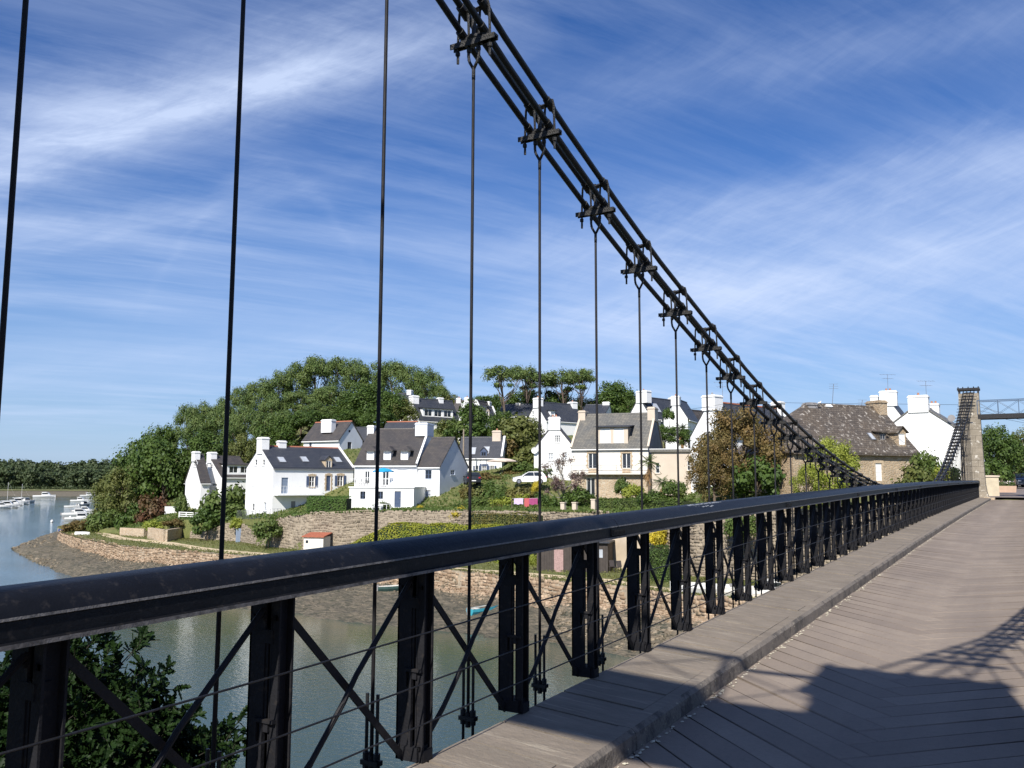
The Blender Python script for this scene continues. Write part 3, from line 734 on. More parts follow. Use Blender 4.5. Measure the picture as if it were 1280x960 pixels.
t.l.new(t.noise(P_, 2.4, 9, .75, .5), bn.inputs['Height']); t.l.new(bn.outputs[0], b.inputs['Normal'])
path_m = mat('sandy_path', (.62, .50, .32), .95, .22, 1.2, coord='World', bump=.3)
earth_m = mat('garden_earth', (.12, .10, .06), .95, .4, 1.5, coord='World', bump=.5, col2=(.09, .11, .04))

xsL = [75+5*k for k in range(229)]+list(range(1230, 2401, 60))
def rs(x): a, b_ = interp(x, WS), interp(x, WR); return [a+.35+(b_-a-.35)*k/8 for k in range(9)]
struct(grid('grass_bank', xsL, rs, lambda x, w_: zg(x, w_, True), gm, .06))
def rh(x):
    a = interp(x, WR); out = [a+.02+(200-a)*(k/34)**1.4 for k in range(35)]
    out[0] = a+.012
    if x < 178: bk = np.interp(x, [75, 90, 100, 112, 118, 150, 178], [143, 147, 150, 153, 156, 166, 199]); return [a+(.012 if k == 0 else .02)+(bk-a)*k/34 for k in range(35)]
    return out
hl = struct(grid('hillside', xsL, rh, lambda x, w_: hill(x, w_) if w_ > interp(x, WR)+.016 else -8.1, gm, .12))
struct(grid('back_country', [178, 200, 300, 400, 500, 600, 700, 800, 900, 1000, 1100, 1215, 1500, 1900, 2400], lambda x: [200, 260, 420, 900, 2000, 5000], lambda x, w_: hill(x, min(w_, 420))-(w_-420)*.004*(w_ > 420), gm))
# mud flat, with a point running out into the river
def mudmid(x, a0): return a0+(137-a0)*float(np.interp(x, [12, 76], [.5, 1])) if x < 76 else interp(x, WS)+.3
def mudrows(x):
    a = interp(x, WW)
    if x < 76: b_ = float(np.interp(x, [12, 25, 40, 60, 76], [150, 152, 164, 182, 196])); a = float(np.interp(x, [12, 20, 25], [149, 146, 133])) if x < 25 else a
    else: b_ = max(interp(x, WS)+.3, float(np.interp(x, [76, 100, 125], [196, 150, 0])))
    m0 = mudmid(x, a-1.5); b_ = max(b_, m0+.05)
    return [a-1.5+(m0-a+1.5)*k/56 for k in range(57)]+[m0+(b_-m0)*k/14 for k in range(1, 15)]
def mudz(x, w_):
    r = mudrows(x); f = (w_-r[0])/(r[-1]-r[0])
    if x < 125: a0 = r[0]; m0 = mudmid(x, a0); g = max(0, min((w_-a0)/(m0-a0), 1)) if w_ <= m0 else max(0, 1-(w_-m0)/(r[-1]-m0+.01)); z = -11.45+1.95*g**.75*np.interp(x, [12, 22, 40, 76], [.0, .28, .62, 1])
    else: z = -11.45+1.95*min(max((w_-r[0])/(interp(x, WS)+.3-r[0]), 0), 1)**.75
    p = W(kaz(x)*w_, w_, 0)
    z += .22*mnoise.fractal(p*.30, .75, 2.1, 6)+.13*abs(mnoise.noise(Vector((p.x*.5+p.y*.8, (p.y-p.x)*.18, 0))))*1.2
    return z
mx = [12+3*k for k in range(21)]+[75.5]+[76+3.5*k for k in range(327)]+list(range(1230, 2401, 60))
struct(grid('mud_bank', mx, mudrows, mudz, mm))
# river bed and water
q = MB(); q.poly([(-4000, -4000, -13), (4000, -4000, -13), (4000, 6000, -13), (-4000, 6000, -13)]); struct(q.build('river_bed', mm))
wm = bpy.data.materials.new('estuary_water'); wm.use_nodes = True; t = NT(wm.node_tree); b = t.n['Principled BSDF']
P_ = t.node('ShaderNodeNewGeometry').outputs['Position']
fw = t.vm('DOT_PRODUCT', P_, tuple(FH), 1)
c = t.mix(t.ramp(t.noise(P_, .05, 4, .6), .4, .65), (.040, .068, .060, 1), (.056, .074, .046, 1))
t.l.new(c, b.inputs['Base Color']); b.inputs['Roughness'].default_value = .035; b.inputs['IOR'].default_value = 1.33; b.inputs['Specular IOR Level'].default_value = .5
calm = t.ramp(t.noise(t.mapv(P_, (.012, .04, 1), (0, 0, YAW)), 1, 4, .6), .35, .65, .35, 1.0)
h = t.m('ADD', t.m('MULTIPLY', t.noise(t.mapv(P_, (1, 1.6, 1), (0, 0, .5)), 2.1, 3, .6, .3), 1.0), t.m('MULTIPLY', t.noise(P_, 9.0, 3, .6), .22))
bn = t.node('ShaderNodeBump'); bn.inputs['Distance'].default_value = .036; t.l.new(calm, bn.inputs['Strength'])
t.l.new(h, bn.inputs['Height']); t.l.new(bn.outputs[0], b.inputs['Normal'])
q = MB(); q.poly([(-4000, -4000, ZW), (4000, -4000, ZW), (4000, 6000, ZW), (-4000, 6000, ZW)]); struct(q.build('river_water', wm))

# path along the quay
PT = [(118, 664), (128, 666), (145, 671), (160, 673.5), (200, 677), (230, 680.5), (262, 685), (300, 688.5), (360, 693), (470, 701), (575, 708), (620, 711), (712, 717.5), (760, 721.5), (817, 730), (900, 736), (960, 742)]
V = []; n = 0
for i in range(160):
    f = i/159*(len(PT)-1); a = min(int(f), len(PT)-2); f -= a; x = PT[a][0]*(1-f)+PT[a+1][0]*f; y = PT[a][1]*(1-f)+PT[a+1][1]*f
    d = 7.88*F/(y-600.5); c0 = W(kaz(x)*d, d, 0); V.append(c0)
vs = []
for i, c0 in enumerate(V):
    d = (V[min(i+1, 159)]-V[max(i-1, 0)]).normalized(); s_ = Vector((-d.y, d.x, 0)); hw = .85+.25*mnoise.noise(c0*.2)+.12*mnoise.noise(c0*1.3)
    for k in range(5):
        p = c0+s_*hw*(k-2)/2; u = p.dot(RH); w_ = p.dot(FH); xx = 640+ (u/w_)*F*.9938
        a_, b_ = interp(xx, WS), interp(xx, WR)
        vs.append((p.x, p.y, -8+.2*min(max((w_-a_)/(b_-a_+.01), 0), 1)+.055+.06*mnoise.fractal(Vector((p.x, p.y, 0))*.35, .8, 2.2, 5)-.03*abs(k-2)/2))
idx = np.arange(160*5).reshape(160, 5); fs = np.stack([idx[:-1, :-1], idx[1:, :-1], idx[1:, 1:], idx[:-1, 1:]], -1).reshape(-1, 4)
struct(link('footpath', mesh_np('footpath', vs, fs, [path_m], smooth=True)))

# far shore: mud strip, grass edge and woods
fx = list(range(-900, 400, 12))
struct(grid('far_mud_bank', fx, lambda x: [560, 568, 590, 615, 640], lambda x, w_: np.interp(w_, [560, 568, 590, 615, 640], [-11.6, -11.1, -10.2, -9.3, -8.6])+.15*mnoise.noise(Vector((x*.1, w_*.1, 0))), mm))
fg = mat('salt_marsh_grass', (.24, .24, .10), 1, .35, .08, coord='World', col2=(.15, .17, .07))
struct(grid('far_meadow', fx, lambda x: [639.5, 655, 700, 1000, 2500, 5500], lambda x, w_: np.interp(w_, [639.5, 655, 700, 5500], [-8.2, -7.6, -6.5, 8]), fg))

# dry stone walls: a core with every stone laid proud of it
stone_sw = islandmat('seawall_stones', (.27, .185, .115), (.56, .43, .30), .93, .9, .8, ((.12, .10, .065), 1.1, .56))
stone_rw = islandmat('retaining_wall_stones', (.21, .17, .125), (.40, .335, .25), .93, .6, .8, ((.15, .13, .09), .8, .60))
mortar = mat('lime_mortar', (.36, .30, .22), .95, .3, 3, coord='World')
def stone_wall(name, label, xw, zb, zt, sw, sh, m, batter=.12, thick=.5, over=0.0):
    """xw: (column, depth) points along the face"""
    P = [W(kaz(x)*d, d, 0) for x, d in xw]
    seg = [0]
    for a, b_ in zip(P[:-1], P[1:]): seg.append(seg[-1]+(b_-a).length)
    L = seg[-1]
    def pt(s_):
        i = max(0, min(len(P)-2, int(np.searchsorted(seg, s_)-1))); f = (s_-seg[i])/(seg[i+1]-seg[i]); p = P[i]*(1-f)+P[i+1]*f
        d = (P[i+1]-P[i]).normalized(); n = Vector((d.y, -d.x, 0)); 
        if n.dot(FH) > 0: n = -n
        return p, d, n, xw[i][0]*(1-f)+xw[i+1][0]*f
    p0, _, _, x0 = pt(0)
    th = thing(name, label, 'stone wall', (p0.x, p0.y, zb(x0)))
    core = MB(); n = max(2, int(L/1.2)); prev = None
    for k in range(n+1):
        p, d, nn, x = pt(min(L*k/n, L-.001)); a, b_ = zb(x)-.5, zt(x)+.03*math.sin(k*1.7)
        ring = [p+nn*.02+Vector((0, 0, a)), p-nn*thick+Vector((0, 0, a)), p-nn*(thick+over)+Vector((0, 0, b_)), p-nn*batter*(b_-a)*1.0+nn*.02+Vector((0, 0, b_))]
        if prev: core.hexa(prev[:2]+[ring[1], ring[0]]+[prev[3], prev[2], ring[2], ring[3]])
        prev = ring
    core.build('core', mortar, th)
    V = []; Fs = []; zc_ = 0; zmin = min(zb(x) for x, _ in xw)-.1; zmax = max(zt(x) for x, _ in xw)
    z = zmin; r = random.Random(len(label))
    while z < zmax:
        hh = sh*r.uniform(.7, 1.3); s_ = r.uniform(0, sw)
        while s_ < L-.1:
            ww = sw*r.uniform(.5, 1.6); p, d, nn, x = pt(min(s_+ww/2, L-.01))
            if zb(x)-.15 <= z and z+hh*.8 <= zt(x)+.05:
                out = r.uniform(.02, .15) if sw > .34 else r.uniform(.015, .07); off = -batter*(z-zb(x)+.5)
                w8 = .45*sh*math.sin(s_*1.1)+.3*sh*math.sin(s_*.37+2); h0 = z+w8+r.uniform(-.25, .15)*sh; h1 = z+w8+hh-.02+r.uniform(-.3, .2)*sh; q0 = p-d*(ww/2-.012); q1 = p+d*(ww/2-.012); b0 = len(V); ch = .03
                for (pp, sg) in ((q0, 1), (q1, -1)):
                    for zz, bz in ((h0+r.uniform(-.05, .05), 1), (h1+r.uniform(-.05, .05), -1)):
                        V.append(pp+nn*(off-.03)+Vector((0, 0, zz))); V.append(pp+d*sg*r.uniform(.0, .05)+nn*(off+out*r.uniform(.6, 1.1))+Vector((0, 0, zz+bz*r.uniform(0, ch))))
                # order: q0h0 back,front ; q0h1 back,front ; q1h0 ; q1h1
                Fs += [(b0+1, b0+5, b0+7, b0+3), (b0, b0+1, b0+3, b0+2), (b0+5, b0+4, b0+6, b0+7), (b0+2, b0+3, b0+7, b0+6), (b0, b0+4, b0+5, b0+1)]
            s_ += ww
        z += hh
    if V:
        o = ORIG[th.name]; stuff(link('stones', mesh_np('stones', [v-o for v in V], Fs, [m]), th))
    return th
stone_wall('sea_wall', 'long orange-brown stone sea wall edging the grass above the mud', [(x, interp(x, WS)) for x in (75, 86, 100, 120, 145, 190, 230, 280, 330, 400, 480, 575, 620, 662, 712, 782, 817, 910, 1000, 1100, 1215)],
           lambda x: -9.7, lambda x: -7.93, .36, .25, stone_sw, .15, .9)
stone_wall('retaining_wall', 'tall rough stone retaining wall below the white house with the terrace', [(x, interp(x, WR)) for x in (322, 331, 340, 360, 380, 430, 500, 560)],
           lambda x: -7.95, lambda x: interp(x, [(322, -6.8), (332, -5.6), (345, -4.3), (380, -3.7), (440, -3.25), (560, -3.1)]), .33, .27, stone_rw, .10, .9)
stone_wall('garden_wall', 'low weathered garden wall half hidden by shrubs, with a blue door', [(x, interp(x, WR)) for x in (240, 270, 300, 322)],
           lambda x: -7.95, lambda x: interp(x, [(240, -6.9), (262, -6.6), (283, -5.5), (300, -5.2), (322, -6.4)]), .32, .22, stone_rw, .05, .6)
stone_wall('terrace_wall', 'stone wall below the hedge and clothes line, right of the golden hedge', [(x, interp(x, WR)) for x in (560, 640, 700, 740, 760)],
           lambda x: -7.95, lambda x: interp(x, [(560, -3.1), (640, -3.08), (676, -3.1), (760, -2.95)]), .36, .24, stone_rw, .10, .9)
stone_wall('harbour_wall', 'high brown stone wall seen through the railing behind the stored boats', [(x, interp(x, WR)) for x in (820, 860, 900, 960, 1030, 1100, 1160, 1222)],
           lambda x: -7.95, lambda x: interp(x, [(820, -3.4), (860, -3.0), (960, -2.3), (1100, -1.5), (1222, -1.1)]), .36, .25, stone_rw, .06, .9)
sandw = mat('pale_sandy_wall', (.60, .49, .36), .92, .25, .8, coord='World', bump=.5)
def slab_wall(name, label, pts, zb, zt, m, th_=.3, cat='garden wall', cap=None):
    P = [W(kaz(x)*d, d, 0) for x, d in pts]; t_ = thing(name, label, cat, (P[0].x, P[0].y, zb)); q = MB(); cq = MB()
    for i, (a, b_) in enumerate(zip(P[:-1], P[1:])):
        d = (b_-a).normalized(); n_ = Vector((d.y, -d.x, 0))*th_/2; z1, z2 = (zt if not callable(zt) else zt(pts[i][0])), (zt if not callable(zt) else zt(pts[i+1][0]))
        A = [a-n_, b_-n_, b_+n_, a+n_]
        q.hexa([p+Vector((0, 0, zb)) for p in A]+[A[0]+Vector((0, 0, z1)), A[1]+Vector((0, 0, z2)), A[2]+Vector((0, 0, z2)), A[3]+Vector((0, 0, z1))])
        if cap:
            n2 = n_*1.3; A = [a-n2, b_-n2, b_+n2, a+n2]
            cq.hexa([A[0]+Vector((0, 0, z1+.003)), A[1]+Vector((0, 0, z2+.003)), A[2]+Vector((0, 0, z2+.003)), A[3]+Vector((0, 0, z1+.003))]+[A[0]+Vector((0, 0, z1+.07)), A[1]+Vector((0, 0, z2+.07)), A[2]+Vector((0, 0, z2+.07)), A[3]+Vector((0, 0, z1+.07))])
    q.build('wall', m, t_)
    if cap: cq.build('coping', cap, t_)
    return t_
slab_wall('sandy_wall', 'pale sandy retaining wall behind the two garden chairs by the shed', [(755, 80), (790, 77.5), (822, 75.5)], -8, -3.4, sandw, .6, 'retaining wall')
slab_wall('quay_wall', 'short stone wall corner on the grass left of the ivy, near the brown bush', [(155, 123), (185, 120)], -8, -6.7, m_rubble, .5)
slab_wall('ruined_wall', 'stone garden wall with a reddish bush above, its left end turning a corner', [(190, 117), (210, 112), (232, 118)], -8, -6.35, m_rubble, .5)
slab_wall('patio_wall', 'white rendered patio wall beside the leftmost white house', [(208, 126), (226, 126)], -6, -3.9, m_white, .25, cap=m_trim)

# near bank behind the viewer, under the first portal
def nb(): 
    V = []; xs_ = np.linspace(-70, 70, 40); ys_ = np.linspace(-80, 8, 30)
    for x in xs_:
        for y in ys_: V.append((x, y, float(np.interp(y+.03*abs(x)+1.2*mnoise.noise(Vector((x*.1, y*.1, 0))), [-80, -3.5, -1, 6, 9], [1, -1.9, -3.5, -11.2, -12.6]))))
    idx = np.arange(1200).reshape(40, 30); fs = np.stack([idx[:-1, :-1], idx[1:, :-1], idx[1:, 1:], idx[:-1, 1:]], -1).reshape(-1, 4)
    struct(link('near_bank', mesh_np('near_bank', V, fs, [gm], smooth=True)))
nb()
# road beyond the bridge
asph = mat('pinkish_asphalt', (.20, .165, .15), .92, .2, 1.0, coord='World', bump=.3, bscale=40)
q = MB()
ys = [68.0, 72, 80, 95, 120, 160]
def zhill_at(X, Y): 
    p = Vector((X, Y, 0)); u, w_ = p.dot(RH), p.dot(FH); return hill(min(640+u/w_*F*.9938, 2400), w_)
for a, b_ in zip(ys[:-1], ys[1:]):
    wl = lambda y: -2.3-(y-68)*.10 if y < 80 else -3.5-(y-80)*.02
    wr_ = lambda y: .7+(y-68)*.35
    q.poly([(wl(a), a, max(zhill_at(0, a), zroad(68))+.16), (wr_(a), a, max(zhill_at(0, a), zroad(68))+.16), (wr_(b_), b_, zhill_at(0, b_)+.18), (wl(b_), b_, zhill_at(0, b_)+.18)])
struct(q.build('road', asph))

# rubble on the foreshore
q = MB()
rub_m = islandmat('foreshore_rocks', (.14, .115, .08), (.36, .29, .20), .93, 1.5, .8, ((.06, .06, .04), 1.2, .52))
def rock(q, p, r):
    b0 = len(q.v); ph = random.random()*6.3; n = 5
    for ring, (rr, zz) in enumerate(((1.0, -.3), (.85, .35))):
        for i in range(n):
            a = ph+i*2*math.pi/n+ring*.4; k = r*rr*random.uniform(.7, 1.25); q.v.append((p.x+k*math.cos(a)*1.25, p.y+k*math.sin(a), p.z+r*zz*random.uniform(.7, 1.3)))
    q.v.append((p.x, p.y, p.z+r*.6))
    for i in range(n):
        q.f.append((b0+i, b0+(i+1) % n, b0+n+(i+1) % n, b0+n+i)); q.f.append((b0+n+i, b0+n+(i+1) % n, b0+2*n)); q.mi += [0, 0]
for k in range(4200):
    x = random.choice([random.uniform(560, 960), random.uniform(690, 900), random.uniform(700, 960), random.uniform(78, 620)])
    a, b_ = interp(x, WW), interp(x, WS); f = 1-abs(random.gauss(0, .16 if x < 690 else .33))
    if f < .05: continue
    w_ = a+(b_-a)*f; p = W(kaz(x)*w_, w_, 0); p.z = mudz(x, w_)+.02; rock(q, p, random.uniform(.05, .15)*(1 if x < 690 else 1.8))
for k in range(260):                                     # dark stones at the tip of the point
    x = random.uniform(22, 80); r_ = mudrows(x); w_ = random.choice([random.uniform(r_[4], r_[20]), random.uniform(r_[50], r_[66])]); p = W(kaz(x)*w_, w_, 0); p.z = mudz(x, w_); rock(q, p, random.uniform(.08, .3))
q2 = MB()
for k in range(2600):                                    # tumbled wall stones banked against the foot of the sea wall
    x = random.uniform(100, 960); b_ = interp(x, WS); w_ = b_-abs(random.gauss(0, .9 if x > 480 else .45))-.1; p = W(kaz(x)*w_, w_, 0); p.z = mudz(x, w_)+.28*max(0, 1-(b_-w_)/1.5)*random.random(); rock(q2, p, random.uniform(.08, .21))
stuff(tag(q2.build('fallen_stones', stone_sw), 'orange-brown stones fallen from the sea wall and banked along its foot', 'rubble'))
stuff(tag(q.build('foreshore_rubble', rub_m), 'loose grey and brown rubble strewn over the mud below the sea wall', 'rubble'))

# ================================================================== HOUSES
def cut_wall(mb, O, e, n, L, z0, top, holes, m=0, reveal=.16, mrev=0):
    """vertical wall from O along e; top = [(s, z)...]; holes = [(s0, s1, z0, z1)] get real reveals"""
    holes = [h for h in holes if h[1] > .02 and h[0] < L-.02]
    br = sorted(set([0, L]+[t_[0] for t_ in top]+[max(h[0], 0) for h in holes]+[min(h[1], L) for h in holes]))
    T = lambda s_: float(np.interp(s_, [p[0] for p in top], [p[1] for p in top])); Z = Vector((0, 0, 1))
    P = lambda s_, z: O+e*s_+Z*(z-O.z)
    for a, b_ in zip(br[:-1], br[1:]):
        if b_-a < 1e-4: continue
        mid = (a+b_)/2; hs = sorted([h for h in holes if h[0] <= mid <= h[1]], key=lambda h: h[2]); z = z0
        for h in hs:
            if h[2] > z+1e-3: mb.poly([P(a, z), P(b_, z), P(b_, h[2]), P(a, h[2])], m)
            z = h[3]
        mb.poly([P(a, z), P(b_, z), P(b_, max(T(b_), z)), P(a, max(T(a), z))], m)
    for s0, s1, a, b_ in holes:
        i = -n*reveal
        for p, q_ in (((s0, a), (s1, a)), ((s1, a), (s1, b_)), ((s1, b_), (s0, b_)), ((s0, b_), (s0, a))):
            mb.poly([P(*p), P(*q_), P(*q_)+i, P(*p)+i], mrev)
def fbox(mb, O, e, n, s0, s1, z0, z1, d0, d1, m=0):      # box on a facade: s along, z up, d outward
    Z = Vector((0, 0, 1)); P = lambda s_, z, d: O+e*s_+Z*(z-O.z)+n*d
    mb.hexa([P(s0, z0, d0), P(s1, z0, d0), P(s1, z0, d1), P(s0, z0, d1), P(s0, z1, d0), P(s1, z1, d0), P(s1, z1, d1), P(s0, z1, d1)], m)
class House:
    def __init__(s, name, label, xc, dc, th, xl, xr, yb, ye, yr, ridge='e2', wall=None, roof=None, wall2=None, over=.25, ridge_m=None, base_drop=1.5, cat='house', rtop=True, grp=None, noroof=False, coping=(), thick=.13, L1=None, L2=None):
        s.th = R(th); s.C2 = uv(xc, dc); c_, s_ = math.cos(s.th), math.sin(s.th); e1 = Vector((-c_, s_)); e2 = Vector((s_, c_))
        def solve(e, x): k = kaz(x); return (k*s.C2.y-s.C2.x)/(e.x-k*e.y)
        s.L1, s.L2 = solve(e1, xl), solve(e2, xr)
        s.L1, s.L2 = L1 or s.L1, L2 or s.L2
        s.e1 = RH*e1.x+FH*e1.y; s.e2 = RH*e2.x+FH*e2.y; s.dc = dc
        s.zb = zpix(xc, yb, dc); s.ze = zpix(xc, ye, dc)
        gd = (s.C2+(e1*s.L1/2 if ridge == 'e2' else e2*s.L2/2)).y; gx = (xc+(xl if ridge == 'e2' else xr))/2
        s.zr = zpix(gx, yr, gd); s.ridge = ridge
        s.C = W(s.C2.x, s.C2.y, s.zb-base_drop)
        s.root = thing(name, label, cat, s.C, grp)
        s.wm, s.wm2 = wall or m_white, wall2 or wall or m_white; s.rm = roof or m_slate
        s.holes = {1: [], 2: []}; s.later = []; s.over = over; s.z0 = s.zb-base_drop; s.ridge_m = ridge_m; s.noroof = noroof; s.coping = coping; s.thick = thick
        s.hip = 0; s.face = {1: (s.C, s.e1, -s.e2, s.L1), 2: (s.C, s.e2, -s.e1, s.L2)}
        if s.L1 <= 0 or s.L2 <= 0 or s.L1 > 40 or s.L2 > 40: print('HOUSE SIZE', name, label, round(s.L1, 1), round(s.L2, 1))
    def loc(s, f, x, y):
        O, e, n, L = s.face[f]; p = onplane(x, y, O, n); return (p-O).dot(e), p.z
    def rect(s, f, x, y, w_, h):
        a, b_ = s.loc(f, x-w_/2, y)[0], s.loc(f, x+w_/2, y)[0]; z1 = s.loc(f, x, y-h/2)[1]; z0 = s.loc(f, x, y+h/2)[1]
        return min(a, b_), max(a, b_), z0, z1
    def win(s, f, x, y, w_, h, kind='win', fm=None, gl=None, sh=None, surround=None, sill=True, cols=2, rows=2):
        s0, s1, z0, z1 = s.rect(f, x, y, w_, h); O, e, n, L = s.face[f]; s.holes[f].append((s0, s1, z0, z1)); fm = fm or m_trim; gl = gl or m_glass
        def go():
            q = MB(); t_ = .05; nm = 'door' if kind == 'door' else ('closed_shutter' if kind == 'shut' else 'window')
            if kind in ('door', 'shut'):
                fbox(q, O, e, n, s0, s1, z0, z1, -.15, -.10 if kind == 'door' else -.05)
                for k in range(1, 4): fbox(q, O, e, n, s0+.02, s1-.02, z0+(z1-z0)*k/4-.02, z0+(z1-z0)*k/4+.02, -.10, -.085 if kind == 'door' else -.035)
                wo_ = q.build(nm, fm, s.root)
                if kind == 'door': k2 = MB(); fbox(k2, O, e, n, s0+.08, s0+.16, z0+.95, z0+1.1, -.09, -.05); k2.build('handle', m_alu, wo_)
            else:
                for a, b_, c_, d_ in ((s0, s1, z0, z0+t_), (s0, s1, z1-t_, z1), (s0, s0+t_, z0+t_, z1-t_), (s1-t_, s1, z0+t_, z1-t_)): fbox(q, O, e, n, a, b_, c_, d_, -.15, -.07)
                for k in range(1, cols): m_ = s0+(s1-s0)*k/cols; fbox(q, O, e, n, m_-.04, m_+.04, z0+t_, z1-t_, -.15, -.068)
                for k in range(1, rows): m_ = z0+(z1-z0)*k/rows; fbox(q, O, e, n, s0+t_, s1-t_, m_-.02, m_+.02, -.15, -.072)
                wo_ = q.build('window', fm, s.root)
                g = MB(); fbox(g, O, e, n, s0+.01, s1-.01, z0+.01, z1-.01, -.17, -.13); g.build('pane', gl, wo_)
            if sill and kind == 'win': g = MB(); fbox(g, O, e, n, s0-.1, s1+.1, z0-.09, z0-.005, -.1, .08); g.build('sill', surround or s.wm2, wo_)
            if surround:
                g = MB(); wd = .17; k = 0; z = z0
                while z < z1: hh = min(.26, z1-z); w2 = wd+(.09 if k % 2 else 0); fbox(g, O, e, n, s0-w2, s0-.004, z, z+hh-.01, -.02, .035); fbox(g, O, e, n, s1+.004, s1+w2, z, z+hh-.01, -.02, .035); z += hh; k += 1
                mid = (s0+s1)/2
                for k in range(5):
                    a = s0-.2+(s1-s0+.4)*k/5; b_ = s0-.2+(s1-s0+.4)*(k+1)/5; up = .10*(1-abs((a+b_)/2-mid)/(mid-s0+.2)); fbox(g, O, e, n, a+.008, b_-.008, z1+.004, z1+.22+up, -.02, .045)
                g.build('stone_surround', surround, wo_)
            if sh:
                ws = (s1-s0)*.5
                for a in (s0-ws-.06, s1+.06):
                    g = MB(); fbox(g, O, e, n, a, a+ws, z0+.0, z1-.0, .005, .045)
                    for k in (.2, .8): fbox(g, O, e, n, a+.03, a+ws-.03, z0+(z1-z0)*k-.04, z0+(z1-z0)*k+.04, .045, .06)
                    g.build('shutter', sh, wo_)
        s.later.append(go)
    def balcony(s, f, x0, x1, y, hgt=1.0, out=1.1, slab=m_white, rail=None, y1=None):
        O, e, n, L = s.face[f]; a = s.loc(f, x0, y)[0]; b_ = s.loc(f, x1, y)[0]; a, b_ = min(a, b_), max(a, b_); z = s.loc(f, (x0+x1)/2, y)[1]
        q = MB(); fbox(q, O, e, n, a, b_, z-.16, z, -.05, out); bo = q.build('balcony', slab, s.root)
        q = MB(); rail = rail or m_trim; N = max(3, int((b_-a)/.35))
        fbox(q, O, e, n, a, b_, z+hgt-.04, z+hgt, out-.06, out-.02); fbox(q, O, e, n, a, b_, z+hgt*.5, z+hgt*.5+.025, out-.05, out-.03)
        for k in range(N+1): ss = a+(b_-a-.03)*k/N; fbox(q, O, e, n, ss, ss+.022, z+.003, z+hgt-.04, out-.055, out-.03)
        q.build('balustrade', rail, bo); return a, b_, z
    def chimney(s, t_, a, b_, h, m=None, pots=2, cross=0.0, drop=.9, potm=None):
        """t_ along the ridge 0 (near gable)..1; a across, b_ along the ridge"""
        if s.ridge == 'e2': P0 = s.C+s.e1*s.L1/2; d = s.e2; L = s.L2; c_ = s.e1
        else: P0 = s.C+s.e2*s.L2/2; d = s.e1; L = s.L1; c_ = s.e2
        p = P0+d*(b_/2-.15+(L-b_+.30)*t_)+c_*cross; p.z = 0; m = m or s.wm; q = MB(); ax = (c_, d, Vector((0, 0, 1)))
        q.box(p+Vector((0, 0, (s.zr-drop+s.zr+h)/2)), (a, b_, h+drop), 0, ax); q.box(p+Vector((0, 0, s.zr+h-.14)), (a+.14, b_+.14, .10), 0, ax); q.box(p+Vector((0, 0, s.zr+h+.03)), (a-.1, b_-.1, .07), 0, ax)
        ch = q.build('chimney', m, s.root)
        for k in range(pots):
            q = MB(); w_ = max(a, b_); dd = c_ if a > b_ else d; off = (k-(pots-1)/2)*.42
            q.tube([p+dd*off+Vector((0, 0, s.zr+h+.05)), p+dd*off+Vector((0, 0, s.zr+h+.36))], [.13, .10], 8); q.build('chimney_pot', potm or m_pot, ch)
        return p+Vector((0, 0, s.zr+h))
    def slope_frame(s, f):
        """roof slope above facade f: eave line O + e*s, inward direction"""
        O, e, n, L = s.face[f]; other = s.L2 if f == 1 else s.L1; return O, e, n, L, other/2, (s.zr-s.ze)/(other/2)
    def skylight(s, f, x, y, w_=.8, l=1.0):
        O, e, n, L, hw, k = s.slope_frame(f); nv = (Vector((0, 0, 1))+n*k).normalized(); E = Vector((O.x, O.y, s.ze))+nv*s.thick
        p = onplane(x, y, E, nv); up = (Vector((0, 0, k))-n).normalized(); q = MB()
        q.box(p+nv*.04, (w_+.14, l+.14, .08), 0, (e, up, nv)); so = q.build('skylight', m_alu, s.root)
        q = MB(); q.box(p+nv*.09, (w_, l, .02), 0, (e, up, nv)); q.build('pane', m_curtain, so)
    def dormer(s, f, x, y, w_, h, kind='flat', inset=.5, wall=None, rm=None, pane=None, nwin=1, frame=None, depth=2.2, face_m=None, ov=.22, full=None):
        """x, y: pixel of the dormer window centre; w_, h in metres"""
        O, e, n, L, hw, k = s.slope_frame(f); O2 = O-n*inset; p = onplane(x, y, O2, n); sc_ = (p-O2).dot(e); zc_ = p.z; wall = wall or s.wm; rm = rm or s.rm
        D = MB(); full = full or w_; a, b_ = sc_-full/2, sc_+full/2; z0, z1 = zc_-h/2, zc_+h/2
        dz_ = z1+.12-(s.ze+k*inset); back = max(.4, dz_/k); Z = Vector((0, 0, 1)); P = lambda ss, z, d: O2+e*ss+Z*(z-O2.z)-n*d
        zb_ = min(z0-.1, s.ze+k*inset-.02)
        wins = []
        for i in range(nwin):
            ww = w_/nwin; c_ = sc_-w_/2+ww*(i+.5); wins.append((c_-ww*.38, c_+ww*.38, z0+.05, z1-.05))
        q = MB(); cut_wall(q, Vector((P(a, 0, 0).x, P(a, 0, 0).y, 0)), e, n, full, zb_, [(0, z1+.1), (full, z1+.1)], [(w0-a, w1-a, p0, p1) for w0, w1, p0, p1 in wins], reveal=.10)
        dm = q.build('dormer', face_m or wall, s.root)
        q = MB()
        for ss in (a, b_): q.poly([P(ss, zb_, 0), P(ss, z1+.1, 0), P(ss, z1+.1, back), P(ss, zb_, .01)])
        q.build('cheek', wall, dm)
        q = MB(); t_ = .09
